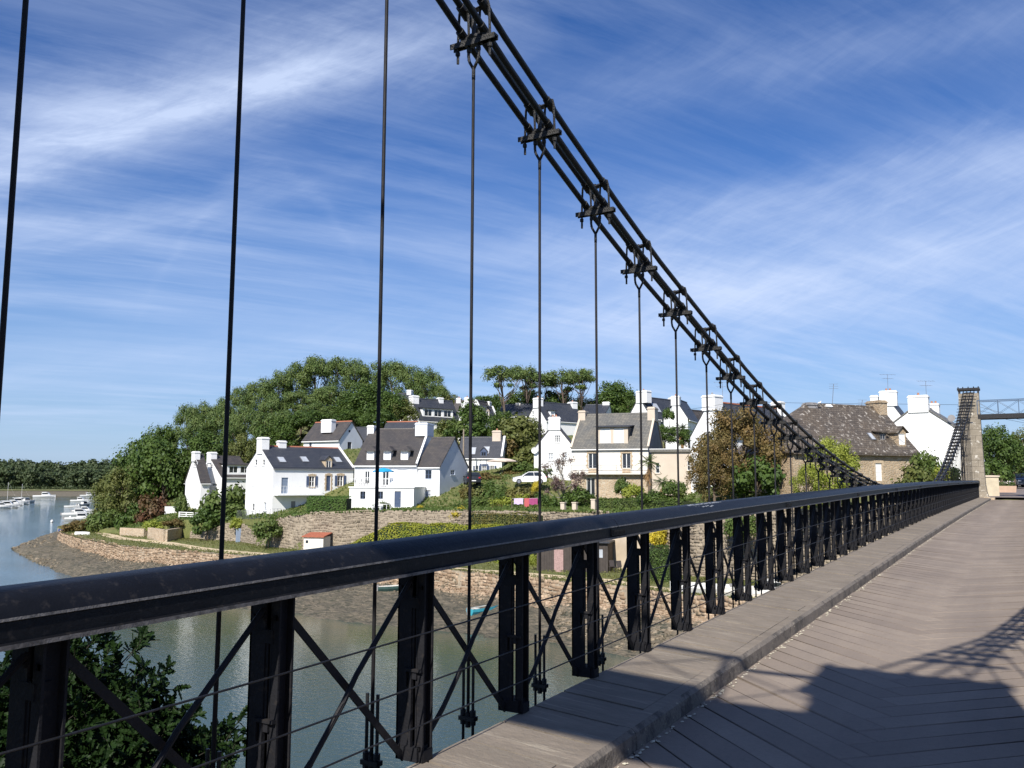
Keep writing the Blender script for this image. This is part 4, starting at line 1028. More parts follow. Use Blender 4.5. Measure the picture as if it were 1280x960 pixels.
        if kind == 'flat':
            sl = .16*back; A = [P(a-ov, z1+.1, -ov-.05), P(b_+ov, z1+.1, -ov-.05), P(b_+ov, z1+.1+sl, back*1.25+.3), P(a-ov, z1+.1+sl, back*1.25+.3)]
            q.hexa(A+[v+Z*t_ for v in A])
        else:
            rh_ = full/2*(.9 if kind == 'gable' else .85)+.05; mid = (a+b_)/2; zt = z1+.1; bk = (zt+rh_-(s.ze+k*inset))/k; bk0 = (zt-(s.ze+k*inset))/k
            fr = -ov if kind == 'gable' else .45
            for sg, ss in ((-1, a-ov), (1, b_+ov)):
                lo = zt-.10; A = [P(ss, lo, -ov), P(ss, lo, bk0), P(mid, zt+rh_, bk), P(mid, zt+rh_, fr)]
                q.hexa(A+[v+Z*t_ for v in A])
            if kind == 'gable': g = MB(); g.poly([P(a, zt, .0), P(b_, zt, .0), P(mid, zt+rh_-.04, .0)]); g.build('gable', face_m or wall, dm)
            else: A = [P(a-ov, zt-.10, -ov), P(b_+ov, zt-.10, -ov), P(mid+.01, zt+rh_, fr), P(mid-.01, zt+rh_, fr)]; q.hexa(A+[v+Z*t_ for v in A])
        q.build('dormer_roof', rm, dm)
        for w0, w1, p0, p1 in wins:
            q = MB(); Of = Vector((O2.x, O2.y, 0)); fr = frame or m_trim
            for aa, bb, cc, dd in ((w0, w1, p0, p0+.06), (w0, w1, p1-.06, p1), (w0, w0+.06, p0, p1), (w1-.06, w1, p0, p1)): fbox(q, Of, e, n, aa, bb, cc, dd, -.09, -.03)
            if pane != m_trim: fbox(q, Of, e, n, (w0+w1)/2-.03, (w0+w1)/2+.03, p0, p1, -.09, -.032)
            q.build('window', fr, dm)
            q = MB(); fbox(q, Of, e, n, w0+.01, w1-.01, p0+.01, p1-.01, -.10, -.07); q.build('pane', pane or m_glass, dm)
    def antenna(s, p, h=2.0):
        q = MB(); q.tube([p, p+Vector((0, 0, h))], .022, 5); d = RH
        for k, (zz, l) in enumerate(((h, .9), (h-.5, .6))):
            q.tube([p+Vector((0, 0, zz))-d*l, p+Vector((0, 0, zz))+d*l], .014, 4)
            for j in range(5): c_ = p+Vector((0, 0, zz))+d*l*(j/2-1); q.tube([c_-FH*.3+Vector((0, 0, -.08)), c_+FH*.3+Vector((0, 0, .08))], .010, 4)
        q.build('antenna', m_alu, s.root)
    def finish(s, eave_m=None, gutters=True):
        for k in s.later: k()
        C, e1, e2, L1, L2 = s.C, s.e1, s.e2, s.L1, s.L2; q = MB(); R_ = s.ridge
        fl = lambda L: [(0, s.ze), (L, s.ze)]; gb = lambda L: [(0, s.ze), (L/2, s.zr), (L, s.ze)]
        if s.noroof: gb = fl
        if s.hip: gb0 = fl
        t1, t2 = (gb(L1), fl(L2)) if R_ == 'e2' else (fl(L1), gb(L2))
        cut_wall(q, C, e1, -e2, L1, s.z0, fl(L1) if s.hip else t1, s.holes[1], 0, mrev=0); cut_wall(q, C, e2, -e1, L2, s.z0, t2, s.holes[2], 1, mrev=1)
        cut_wall(q, C+e2*L2, e1, e2, L1, s.z0, t1, [], 0); cut_wall(q, C+e1*L1, e2, e1, L2, s.z0, t2, [], 1)
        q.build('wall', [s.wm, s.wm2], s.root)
        if s.noroof: return s
        d, L, c_, Lc = (e2, L2, e1, L1) if R_ == 'e2' else (e1, L1, e2, L2)
        k = (s.zr-s.ze)/(Lc/2); ov, t_ = s.over, s.thick; og = .02 if s.coping else .12; Z = Vector((0, 0, 1)); q = MB()
        for sg in (0, 1):
            E = C+c_*(Lc if sg else 0)+c_*(ov if sg else -ov); E.z = s.ze-k*ov; Rg = C+c_*Lc/2; Rg.z = s.zr
            A = [E-d*(ov if s.hip else og), E+d*(L+og), Rg+d*(L+og), Rg+d*(s.hip if s.hip else -og)]; q.hexa([a+Z*.01 for a in A]+[a+Z*(t_*1.25) for a in A])
        if s.hip:
            A = [C-c_*ov-d*ov, C+c_*(Lc+ov)-d*ov, C+c_*Lc/2+d*s.hip]; A[0].z = A[1].z = s.ze-k*ov; A[2].z = s.zr
            q.poly([a+Z*.01 for a in A]); q.poly([a+Z*t_*1.25 for a in A]); q.poly([A[0]+Z*.01, A[1]+Z*.01, A[1]+Z*t_*1.25, A[0]+Z*t_*1.25])
        ro = q.build('roof', s.rm, s.root)
        q = MB(); Rg = C+c_*Lc/2; Rg.z = s.zr+t_*1.25
        q.prism([(-.14, -.10), (-.10, .02), (0, .07), (.10, .02), (.14, -.10)], Rg+d*(s.hip if s.hip else -og), Rg+d*(L+og), c_, Z); q.build('ridge_tiles', s.ridge_m or s.rm, ro)
        if gutters:
            for sg in (0, 1):
                E = C+c_*(Lc if sg else 0)+c_*((ov+.05) if sg else -(ov+.05)); E.z = s.ze-k*ov-.02; q = MB(); q.bar(E-d*og, E+d*(L+og), .13, .12, side=c_); q.build('gutter', eave_m or m_trim, s.root)
        for end in s.coping:
            q = MB(); o = d*(L if end else 0)
            for sg in (0, 1):
                E = C+o+c_*(Lc+ov*.6 if sg else -ov*.6); E.z = s.ze-k*ov*.6+.2; Rg = C+o+c_*Lc/2; Rg.z = s.zr+.2+.06; q.bar(E, Rg, .26, .16, side=d)
            q.build('gable_coping', s.coping_m if hasattr(s, 'coping_m') else m_trim, s.root)
        return s
    def pole(s, *a): pass

# leftmost white house
h = House('white_house', 'leftmost white house with twin steep gables and brown slate roof', 277, 126, 50, 246, 314, 642, 596, 571, 'e2', roof=m_slatebr)
h.win(1, 252+6, 583, 3.5, 5); h.win(1, 264, 583, 3.5, 5); h.win(1, 242, 600, 3, 8, cols=1); h.win(1, 257, 606, 7, 3, rows=1); h.win(1, 268, 606, 6, 3, rows=1)
h.win(1, 243, 628, 4, 14, 'door', fm=m_greydk); h.win(1, 256, 629, 9, 10, gl=m_glass)
h.chimney(0, 1.7, .9, .65, pots=0); h.dormer(2, 299, 587, 3.4, 1.1, 'flat', .3, nwin=2, full=3.6); h.win(2, 298, 612, 10, 8)
h.finish()
h = House('white_house', 'small steep white gable with chimney, at the left end in front-left of the leftmost house', 251, 124.5, 50, 232, 262, 642, 602, 569, 'e2', roof=m_slatebr)
h.win(1, 244, 580, 4, 6); h.chimney(0, 1.3, .8, .5, pots=0); h.finish()
# long white house with blue shutters
h = House('long_white_house', 'long white house with steep left gable, blue shutters and stone dormer', 341, 106, 50, 307.5, 441.5, 646, 585, 558.5, 'e2', roof=m_slate, over=.12, ridge_m=m_redridge, coping=(1,))
h.win(1, 320, 578, 3, 7, cols=1); h.win(1, 329.5, 578, 3, 7, cols=1); h.win(1, 316, 611, 6, 7, 'shut'); h.win(1, 316.5, 634, 3, 9, cols=1); h.win(1, 331, 633, 3.6, 10, cols=1, gl=m_curtain)
h.win(2, 356, 607, 8.5, 20, 'door', fm=m_bluegrey); h.win(2, 390, 602, 6.5, 13.5, sh=m_navy, surround=m_stonetrim, cols=2)
h.win(2, 410.5, 604, 5.5, 19, 'door', fm=m_navy, surround=m_stonetrim); h.win(2, 425.5, 601, 6.5, 13, sh=m_navy, surround=m_stonetrim)
h.win(2, 366.5, 635, 5.5, 17, 'door', fm=m_greydk); h.win(2, 389, 627, 5.5, 16, 'door', fm=m_bluegrey)
h.balcony(2, 342, 400, 617.5, 1.0, 1.2)
h.chimney(0, 1.5, 1.0, 1.15, pots=0); h.chimney(.24, .8, 1.0, .8, pots=0)
for x, y in ((352, 575), (380.5, 574.5), (422, 575)): h.skylight(2, x, y, .8, 1.1)
h.dormer(2, 411, 583, .9, 1.5, 'gable', .02, wall=m_stonetrim, frame=m_trim, ov=.12)
h.finish(m_alu)
# upper white house with arched gable window
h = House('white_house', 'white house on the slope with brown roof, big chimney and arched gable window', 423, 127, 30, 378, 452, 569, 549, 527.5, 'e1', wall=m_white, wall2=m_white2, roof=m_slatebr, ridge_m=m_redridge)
h.win(2, 437, 558, 5, 11, fm=m_navy); h.win(2, 437, 539, 2.6, 3, fm=m_navy, cols=1, rows=1, sill=False); h.win(1, 388, 556, 3, 8, cols=1, fm=m_bluegrey)
h.chimney(.42, 1.0, 2.0, .3, cross=-1.6, drop=1.6, pots=0); h.finish()
h = House('white_house', 'dark-roofed house half hidden behind the arched window gable', 455, 131, 20, 446, 474, 575, 560, 535, 'e1', L1=5, roof=m_slate); h.chimney(.95, 1.2, 1.2, .6, pots=2); h.finish()
# big white house with three dormers
h = House('big_white_house', 'big white house with three small roof dormers, balcony and blue parasol', 521, 107, 10, 443, 549.5, 640, 580, 537, 'e1', roof=m_slatebr, over=.3, coping=(0,))
h.win(1, 459, 597, 6, 16, cols=2); h.win(1, 482, 598, 8, 18, cols=2); h.win(1, 503, 593, 12, 15, 'shut', surround=None)
for x in (463, 484, 505.5): h.dormer(1, x, 568.5, .95, .95, 'hip', .45, pane=m_trim, ov=.35)
h.chimney(1, 1.6, .9, .5, pots=0); h.chimney(0, 3.2, 1.6, .75, pots=0, m=m_white2)
h.finish()
bigC = h
h = House('terrace_block', 'white ground-floor block with roof terrace in front of the big white house', 517.5, 101.5, 9, 437, 520, 641, 610, 605, 'e1', L2=5.6, noroof=True)
h.win(1, 453.5, 619, 6.5, 9.5, fm=m_navy); h.win(1, 475.5, 619, 6.5, 9.5, fm=m_navy, gl=m_glass); h.win(1, 497, 624, 8, 20, 'door', fm=m_navy)
h.win(1, 488, 621, 5, 12, 'shut'); h.win(1, 506, 621, 5, 12, 'shut')
O, e, n, L = h.face[1]; q = MB(); fbox(q, O, e, n, -.1, L+.1, h.ze+.003, h.ze+.14, -6.0, .12); q.build('terrace_slab', m_trim, h.root)
q = MB(); fbox(q, O, e, n, 0, L, h.ze+1.0, h.ze+1.04, -.1, -.06)
for k in range(int(L/.9)+1): fbox(q, O, e, n, k*.9, k*.9+.03, h.ze+.14, h.ze+1.0, -.095, -.065)
for k in range(3): fbox(q, O, e, n, 0, L, h.ze+.38+k*.2, h.ze+.395+k*.2, -.09, -.075)
q.build('balustrade', m_trim, h.root); h.finish()
terr = h
h = House('gabled_wing', 'right wing of the big white house with shaded pale grey slate-topped gable', 549.5, 106, 24, 521.5, 584.5, 636, 583, 548, 'e1', wall=m_white, wall2=m_grey, roof=m_slatebr, over=.16)
h.win(1, 535.5, 593, 8, 11, fm=m_navy); h.win(1, 534.5, 618, 7.5, 10.5, fm=m_navy, gl=m_curtain)
h.win(2, 566, 590.5, 5, 6, fm=m_trim); h.win(2, 566.5, 622, 5, 20, 'door', fm=m_greydk, surround=m_stonetrim)
h.finish()
# house behind with blue dormer and awning
h = House('low_white_house', 'low white house with dark roof, blue shutters and pale awning', 627, 121, 10, 572, 634, 594, 571.5, 547.5, 'e1', roof=m_slate, coping=(0,), over=.15)
h.win(1, 596, 587, 4, 10, sh=m_navy, gl=m_glass); h.win(1, 605, 586, 5, 12, sh=m_navy); h.win(1, 615, 587, 5, 10, sh=m_navy, gl=m_glass)
h.dormer(1, 604.5, 573, .9, 1.9, 'gable', .0, wall=m_navy, frame=m_navy, ov=.1); h.skylight(1, 591, 564, .8, 1.2); h.skylight(1, 608, 563, .8, 1.2)
h.chimney(.12, 1.0, 1.2, 1.0, m=m_beige, pots=1); h.finish()
# upper row
h = House('white_house', 'upper white house with a long white three-window dormer', 523, 148, 52, 503, 574, 542, 524.5, 498.5, 'e2', roof=m_slate, over=.2)
h.dormer(2, 547.5, 516.5, 6.0, 1.3, 'flat', .35, nwin=3, full=6.3, ov=.3); h.win(2, 532, 533, 8, 9, surround=m_beige); h.win(2, 550, 533, 8, 8)
p = h.chimney(0, 1.5, 1.2, .5, pots=0); h.chimney(.72, .9, .9, .5, pots=0); h.finish()
h = House('white_house', 'grey-roofed house at the left end of the upper row, beside the tall oak', 503, 155, 20, 486, 512, 520, 509, 492, 'e1', L2=6, roof=m_slate); h.chimney(.0, .9, .9, .6, pots=0); h.finish()
h = House('red_ridged_house', 'dark roof with red ridge just above the big white house', 516, 133, 12, 478, 524, 552, 540, 528, 'e1', roof=m_slate, ridge_m=m_redridge); h.win(2, 519, 536, 2.5, 3, fm=m_navy); h.finish()
h = House('white_house', 'small upper white house with a stone-framed dormer window', 588, 140, 48, 572, 623, 541, 526, 507, 'e2', roof=m_slate, coping=(1,))
h.dormer(2, 608, 519.5, 1.3, 1.5, 'gable', .02, wall=m_beige, ov=.2); h.skylight(2, 593, 519, .8, .9); h.chimney(0, 1.4, 1.0, .5, pots=0); h.finish()
h = House('white_house', 'white gable with a narrow parapet above the stone-framed dormer house', 604, 152, 25, 585, 620, 530, 519, 501, 'e2', roof=m_slatebr, coping=(0,)); h.chimney(1, .9, .9, .2, pots=0); h.finish()
h = House('red_roofed_house', 'brown-roofed house with two chimneys between the upper houses', 595, 158, 15, 566, 600, 520, 512, 501, 'e1', roof=m_slatebr); h.chimney(.9, .8, .8, .5, pots=1); h.chimney(.5, .8, .8, .6, pots=1); h.finish()
h = House('dark_roofed_house', 'dark roof behind the tall pine trunk with a small white chimney', 662, 150, 12, 622, 672, 530, 520, 506, 'e1', roof=m_slate); h.chimney(.5, .7, .9, .3, pots=0, m=m_cream); h.finish()
h = House('white_house', 'upper white house with dark roof, chimneys at both ends, behind the white gable', 683, 140, 50, 658, 731, 548, 525, 503, 'e2', roof=m_slate, over=.15)
h.win(1, 666, 516, 2.2, 4, cols=1); p = h.chimney(0, 1.3, 1.1, .7, pots=1); h.antenna(p, 2.6); h.chimney(1, 1.3, 1.1, .5, pots=1); h.dormer(2, 691, 517.5, 1.0, .9, 'flat', .5, pane=m_trim); h.finish()
h = House('white_house', 'dark slate roof end with white chimney left of the round oak', 757, 147, 15, 727, 768, 530, 517, 506.5, 'e1', roof=m_slate); h.chimney(.03, 1.0, 1.2, .5, pots=0); h.finish()
# white gable house left of the stone one
h = House('white_gable_house', 'white gable house with small paned window and satellite dish', 719, 111, 8, 667.5, 728, 598, 561, 529, 'e2', L2=8, roof=m_slatebr, over=.1)
h.win(1, 697, 548.5, 6.5, 8.5, cols=3, rows=3, surround=None); h.win(1, 688.5, 571, 6, 9, gl=m_curtain); h.win(1, 706, 570, 6, 9, gl=m_curtain)
h.chimney(0, 1.5, .8, .75, pots=2)
O, e, n, L = h.face[1]; s_, z = h.loc(1, 668.5, 563); q = MB(); c0 = O+e*s_+n*.25; c0.z = z
for r_, dd in ((.08, 0), (.30, .08), (.42, .18)): pass
b0 = len(q.v)
for ri, (rr, dd) in enumerate(((0.02, 0), (.22, .03), (.42, .13))):
    for k in range(12): a = k*math.pi/6; q.v.append(tuple(c0+e*rr*math.cos(a)+Vector((0, 0, rr*math.sin(a)))+n*dd))
for ri in range(2):
    for k in range(12): q.f.append((b0+ri*12+k, b0+ri*12+(k+1) % 12, b0+ri*12+12+(k+1) % 12, b0+ri*12+12+k)); q.mi.append(0)
q.tube([c0-n*.25, c0], .03, 5); q.build('satellite_dish', m_trim, h.root); h.finish()
# stone and cream house
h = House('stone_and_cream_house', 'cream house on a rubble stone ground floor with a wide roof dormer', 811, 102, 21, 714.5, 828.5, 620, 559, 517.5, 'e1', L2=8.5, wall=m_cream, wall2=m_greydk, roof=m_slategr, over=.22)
for x, w_ in ((740.5, 10), (783, 10.5)): h.win(1, x, 576, w_, 19, cols=2, rows=1, surround=m_stonetrim, sill=False)
h.win(1, 738.5, 609.5, 10.5, 25, cols=2, rows=1, sill=False, surround=m_stonetrim); h.win(1, 779, 606, 8, 20, cols=2, rows=1, sill=False, surround=m_stonetrim)
O, e, n, L = h.face[1]; zs = h.loc(1, 760, 593)[1]
hs = [hh for hh in h.holes[1]]
q = MB(); cut_wall(q, O+n*.05, e, n, L, h.z0, [(0, zs), (L, zs)], hs, reveal=.05); q.build('stone_ground_floor', m_rubble, h.root)
q = MB(); fbox(q, O, e, n, -.05, L+.05, zs, zs+.12, -.02, .75); q.build('balcony', m_cream, h.root)
q = MB()
for zz in (.35, .62, .92): fbox(q, O, e, n, 0, L*.98, zs+.12+zz, zs+.15+zz, .68, .71)
for k in range(6): ss = L*.98*k/5; fbox(q, O, e, n, ss, ss+.04, zs+.12, zs+1.06, .67, .72)
q.build('balustrade', m_alu, h.root)
h.dormer(1, 765, 545, 3.3, 1.9, 'flat', .35, wall=m_slategr, face_m=m_beige, pane=m_trim, nwin=2, full=3.9, ov=.3, rm=m_slate)
h.coping = (0, 1); h.coping_m = m_beige; h.chimney(0, 2.0, .9, .75, m=m_beige, pots=0); h.chimney(1, 1.6, .9, .55, m=m_beige, pots=0); h.finish()
h = House('beige_annex', 'long low beige annex with dark flat roof behind the palm', 868, 96, 16, 815, 886, 602, 565, 560, 'e1', L2=6, wall=m_beige, noroof=True); 
O, e, n, L = h.face[1]; h.win(1, 822, 585, 5, 13, cols=1); h.win(1, 861, 582, 4, 12, cols=1); h.finish()
q = MB(); fbox(q, O, e, n, -.2, L+.2, h.ze+.003, h.ze+.30, -h.L2-.2, .25); q.build('flat_roof', m_slategr, h.root); q = MB(); fbox(q, O, e, n, -.22, L+.22, h.ze+.303, h.ze+.38, -.1, .28); q.build('parapet', m_trim, h.root)
# houses right of it
h = House('white_house', 'tall white house with chimneyed left gable behind the stone house', 815, 128, 45, 786, 862, 552, 521, 496.5, 'e2', roof=m_slate)
h.win(2, 828, 529, 4, 10, fm=m_bluegrey); h.chimney(0, 2.0, 1.2, .9, pots=1, cross=-.5); h.skylight(2, 820, 510, 1.3, 1.6); p = h.chimney(.98, 1.5, 1.2, .5, pots=1); h.finish()
h = House('white_house', 'white gable with a round window, right part of the tall white house', 861, 122, 24, 831, 873, 552, 522, 499, 'e2', L2=7, roof=m_slate)
h.win(1, 838.5, 509, 2.6, 4, fm=m_bluegrey, cols=1, rows=1); h.chimney(0, 1.2, 1.0, .4, pots=1); h.finish()
h = House('small_brown_roofed_house', 'small grey house with brown roof and white dormer left of the big gable', 872, 135, 50, 858, 893, 545, 530, 513.5, 'e2', roof=m_slatebr, wall=m_white2); h.chimney(.9, .8, .8, .5, pots=1); h.dormer(2, 881, 527, 1.3, 1.0, 'gable', .1); h.finish()
h = House('white_gable_house', 'tall white-gabled house with red ridge behind the brown tree', 914, 92, 48, 864, 1002, 600, 545, 503, 'e2', roof=m_slate, ridge_m=m_redridge, over=.12)
p = h.chimney(0, 1.7, 1.5, .75, pots=1, potm=m_greydk); h.chimney(1, 1.3, 1.0, .9, pots=0); h.coping = (1,); h.finish(m_alu); h.antenna(h.C+h.e1*h.L1/2+h.e2*h.L2*.18+Vector((0, 0, h.zr-h.C.z)), 2.4)
# old stone house
h = House('old_stone_house', 'old granite house with a big lichen-spotted brown slate roof', 992, 74, 68, 976, 1148, 612, 562, 504, 'e2', wall=m_oldstone, roof=m_slateold, over=.3, L1=8.5); h.hip = 5.2
h.win(2, 1098.5, 590, 8, 22, 'shut', fm=m_trim, surround=m_stonetrim); h.win(2, 1050, 592, 8, 20, 'shut', fm=m_trim, surround=m_stonetrim)
h.dormer(2, 1103.5, 546, .85, .6, 'flat', .9, wall=m_slateold, frame=m_greydk, ov=.18); h.skylight(2, 1089, 546, .4, .8)
h.dormer(2, 1127.5, 549, .95, 1.1, 'gable', .35, wall=m_oldstone, pane=m_trim, ov=.2)
h.chimney(.40, .9, 1.0, .18, m=m_greydk, pots=0); h.chimney(1, 1.7, 1.0, .65, m=m_oldstone, pots=0); p = h.chimney(.55, .6, .6, .10, m=m_white, pots=0); h.finish(m_slateold)
oldst = h
h = House('white_gable_house', 'white gable with twin-potted chimney between the old stone house and big white one', 1133, 106, 30, 1097, 1142, 600, 523, 498.5, 'e2', roof=m_slate)
p = h.chimney(0, 2.0, .9, .95, pots=2); h.chimney(0, .9, .9, .45, pots=0, cross=1.6); h.antenna(p+Vector((0, 0, -.6)), 2.7); h.finish()
# big white gable
h = House('big_white_gable_house', 'big bright white gable house with wide chimney left of the far pylon', 1203, 93, 34, 1104, 1228, 605, 538, 505.5, 'e2', L2=11, roof=m_slategr, over=.1)
h.win(1, 1176.5, 560.5, 13, 17, 'shut'); h.win(1, 1177, 565, 11, 2.6, rows=1, sill=False)
h.chimney(0, 2.05, 1.0, .95, pots=1); h.chimney(.9, 1.6, 1.0, .75, pots=3); p = h.C+h.e1*h.L1*.42+h.e2*1.6; p.z = h.zr-.2; h.antenna(p, 2.9)
O, e, n, L = h.face[1]; q = MB(); s_, z = h.loc(1, 1190, 523); c0 = O+e*s_+n*.1; c0.z = z; q.tube([c0, c0+n*.25], .06, 6); q.tube([c0+n*.25, c0+n*.33], [.32, .38], 12); q.build('satellite_dish', m_greydk, h.root)
h.finish(m_greydk)
h = House('white_house', 'white house end with grey roof just right of the far pylon', 1232, 106, 15, 1205, 1242, 600, 551, 533, 'e2', L2=6, roof=m_slate); h.finish()
h = House('white_house', 'white house at the right edge behind the tree', 1300, 120, 25, 1276, 1340, 600, 563, 548, 'e2', L2=8, roof=m_slatebr); h.finish()

# ================================================================== PLANTS
def leaf_quads(P, N, size, rg, aspect=.75, jit=.75):
    """one small folded-free quad per point; N = preferred normals"""
    n = len(P); r = rg.normal(size=(n, 3)); nn = N+jit*r/np.linalg.norm(r, axis=1)[:, None]; nn /= np.linalg.norm(nn, axis=1)[:, None]+1e-9
    a = rg.normal(size=(n, 3)); t_ = np.cross(nn, a); t_ /= np.linalg.norm(t_, axis=1)[:, None]+1e-9; b_ = np.cross(nn, t_)
    s_ = (size*rg.uniform(.55, 1.35, n))[:, None]; V = np.empty((n, 4, 3))
    V[:, 0] = P-t_*s_*.5; V[:, 1] = P-b_*s_*.5*aspect; V[:, 2] = P+t_*s_*.5; V[:, 3] = P+b_*s_*.5*aspect
    return V.reshape(-1, 3), np.arange(n*4).reshape(n, 4)
def clump_points(cl, per, rg, shell=.55):
    """cl: rows cx,cy,cz,rx,ry,rz"""
    cl = np.asarray(cl, float); k = np.repeat(np.arange(len(cl)), per); d = rg.normal(size=(len(k), 3)); d /= np.linalg.norm(d, axis=1)[:, None]
    rr = (shell+(1-shell)*rg.random(len(k)))*(1+.22*rg.normal(size=len(k)))
    return cl[k, :3]+d*cl[k, 3:6]*rr[:, None], d
def crown_clumps(n, rx, ry, rz, cz, r0, r1, rg, flat=1.0, bottom=-.55, fill=.35):
    out = []
    while len(out) < n:
        d = rg.normal(size=3); d /= np.linalg.norm(d)
        if d[2] < bottom: continue
        f = fill+(1-fill)*rg.random()**.45; r = rg.uniform(r0, r1)
        out.append((d[0]*(rx-r*.6)*f, d[1]*(ry-r*.6)*f, cz+d[2]*(rz-r*.6)*f, r, r, r*flat))
    return out
def make_tree(seed, H, crown, leaf, per, size, trunk_m, trunk_r, limbs=8, trunk_top=.8, bend=.25, shell=.5, aspect=.75, lean=0, jit=.6):
    rg = np.random.default_rng(seed); cl = crown(rg); P, N = clump_points(cl, per, rg, shell); N = N+np.array([0, 0, .35])
    V, Fc = leaf_quads(P, N, size, rg, aspect, jit); me = mesh_np('crown', V, Fc, [leaf])
    q = MB(); rr = random.Random(seed); top = H*trunk_top; pts = []; ph = rr.random()*6
    for k in range(7): z = top*k/6; pts.append((bend*math.sin(ph+k*.8)*z/top+lean*z/top, bend*math.cos(ph+k*.7)*z/top, z-(.4 if k == 0 else 0)))
    q.tube(pts, [trunk_r*(1-.72*k/6) for k in range(7)], 7)
    order = sorted(cl, key=lambda c_: -c_[3])
    for c_ in rr.sample(order, min(limbs, len(order))):
        z0 = min(max(c_[2]*rr.uniform(.45, .75), H*.12), top*.95); f = z0/top*6; i = min(int(f), 5); a = Vector(pts[i]).lerp(Vector(pts[i+1]), f-i); b_ = Vector(c_[:3]); m_ = a.lerp(b_, .5)+Vector((0, 0, -.1*(b_-a).length))
        q.tube([a, m_, b_], [trunk_r*.38, trunk_r*.22, trunk_r*.08], 5)
    tm = q.mesh('trunk', trunk_m, True); co = np.array(cl); w_ = (co[:, 0]+co[:, 3]).max()-(co[:, 0]-co[:, 3]).min(); h = (co[:, 2]+co[:, 5]).max()
    return dict(crown=me, trunk=tm, w=w_, h=h)
bark = mat('grey_brown_bark', (.16, .12, .085), .95, .4, 5, bump=.6)
bark_p = mat('pine_bark', (.15, .11, .085), .95, .4, 5, bump=.6)
L_pine = leafmat('pine_needles', (.046, .085, .022), (.088, .135, .034), (.140, .175, .046), .06)
L_oak = leafmat('dark_oak_leaves', (.035, .070, .016), (.070, .115, .024), (.10, .15, .03), .22)
L_olive = leafmat('olive_green_leaves', (.075, .105, .030), (.13, .15, .042), (.17, .17, .05), .25)
L_yell = leafmat('yellow_green_leaves', (.19, .24, .035), (.29, .33, .055), (.36, .38, .08), .35)
L_brown = leafmat('browning_leaves', (.105, .095, .030), (.16, .125, .045), (.21, .13, .05), .22)
L_red = leafmat('copper_leaves', (.085, .038, .022), (.14, .065, .035), (.10, .10, .04), .2)
L_bush = leafmat('shrub_leaves', (.05, .095, .022), (.095, .145, .035), (.14, .17, .045), .25)
L_hedge = leafmat('clipped_hedge_leaves', (.055, .12, .025), (.09, .17, .035), (.12, .19, .045), .25)
L_gold = leafmat('golden_hedge_leaves', (.26, .28, .035), (.40, .38, .05), (.18, .24, .035), .3)
L_mix = leafmat('reddish_hedge_leaves', (.13, .11, .035), (.20, .16, .05), (.11, .14, .035), .25)
L_ylw = leafmat('yellow_flowers', (.55, .45, .03), (.70, .55, .06), (.28, .26, .05), .3)
L_bare = leafmat('purple_plum_leaves', (.10, .062, .062), (.17, .11, .10), (.20, .17, .13), .15)

def pine_crown(seedshape):
    def f(rg):
        out = []
        for c_ in crown_clumps(24, 4.9, 4.9, 4.4, 8.4, 1.3, 2.1, rg, .62, -.5, .62): out.append(c_)
        for k in range(8): a = rg.random()*6.3; r = rg.uniform(2.4, 4.4); out.append((r*math.cos(a), r*math.sin(a), rg.uniform(3.6, 6.4), 1.3, 1.3, .8))
        return out
    return f
pines = [make_tree(11+k, 13, pine_crown(k), L_pine, 300, .36, bark_p, .30, 14, .78, .5, .62, .6, jit=.42) for k in range(3)]
umb = [make_tree(31+k, 13, lambda rg: crown_clumps(26, 4.6, 4.6, 2.2, 10.7, .9, 1.5, rg, .62, -.5, .3)+crown_clumps(4, 3.0, 3.0, .6, 8.8, .6, .9, rg, .6), L_pine, 150, .34, bark_p, .27, 13, .84, .5, .45, .55) for k in range(2)]
oaks = [make_tree(51+k, 10, lambda rg: crown_clumps(46, 4.2, 4.2, 4.2, 5.6, 1.0, 1.7, rg, .85, -.8, .45), L_oak, 190, .33, bark, .28, 9, .7, .3, .5) for k in range(3)]
olives = [make_tree(61+k, 10, lambda rg: crown_clumps(42, 4.0, 4.0, 4.4, 5.4, .9, 1.5, rg, .85, -.85, .45), L_olive, 180, .32, bark, .25, 9, .7, .3, .5) for k in range(2)]
bushes = {}
def bush_proto(m_, seed, leaf=.18, n=16, per=150):
    return make_tree(seed, 2, lambda rg: crown_clumps(n, 1.25, 1.25, 1.0, 1.0, .32, .6, rg, .9, -.6, .35), m_, per, leaf, bark, .05, 5, .6, .05, .45)
for nm, m_ in (('green', L_bush), ('dark', L_oak), ('olive', L_olive), ('brown', L_brown), ('red', L_red), ('gold', L_gold), ('yellow', L_ylw), ('lime', L_yell), ('mix', L_mix)):
    bushes[nm] = [bush_proto(m_, 100+len(bushes)*3+k) for k in range(2)]
def plant(name, label, cat, proto, x, ytop, wpx, d, ybase=None, group=None, rot=None, sink=.15):
    zb_ = zg(x, d)-sink if ybase is None else zpix(x, ybase, d); zt = zpix(x, ytop, d); H = max(zt-zb_, .3); wd = wpx*d/F
    p = W(kaz(x)*d, d, zb_); o = thing(name, label, cat, p, group)
    o.scale = (wd/proto['w'], wd/proto['w'], H/proto['h']); o.rotation_euler = (0, 0, random.random()*6.28 if rot is None else rot)
    link('crown', proto['crown'], o); link('trunk', proto['trunk'], o); return o

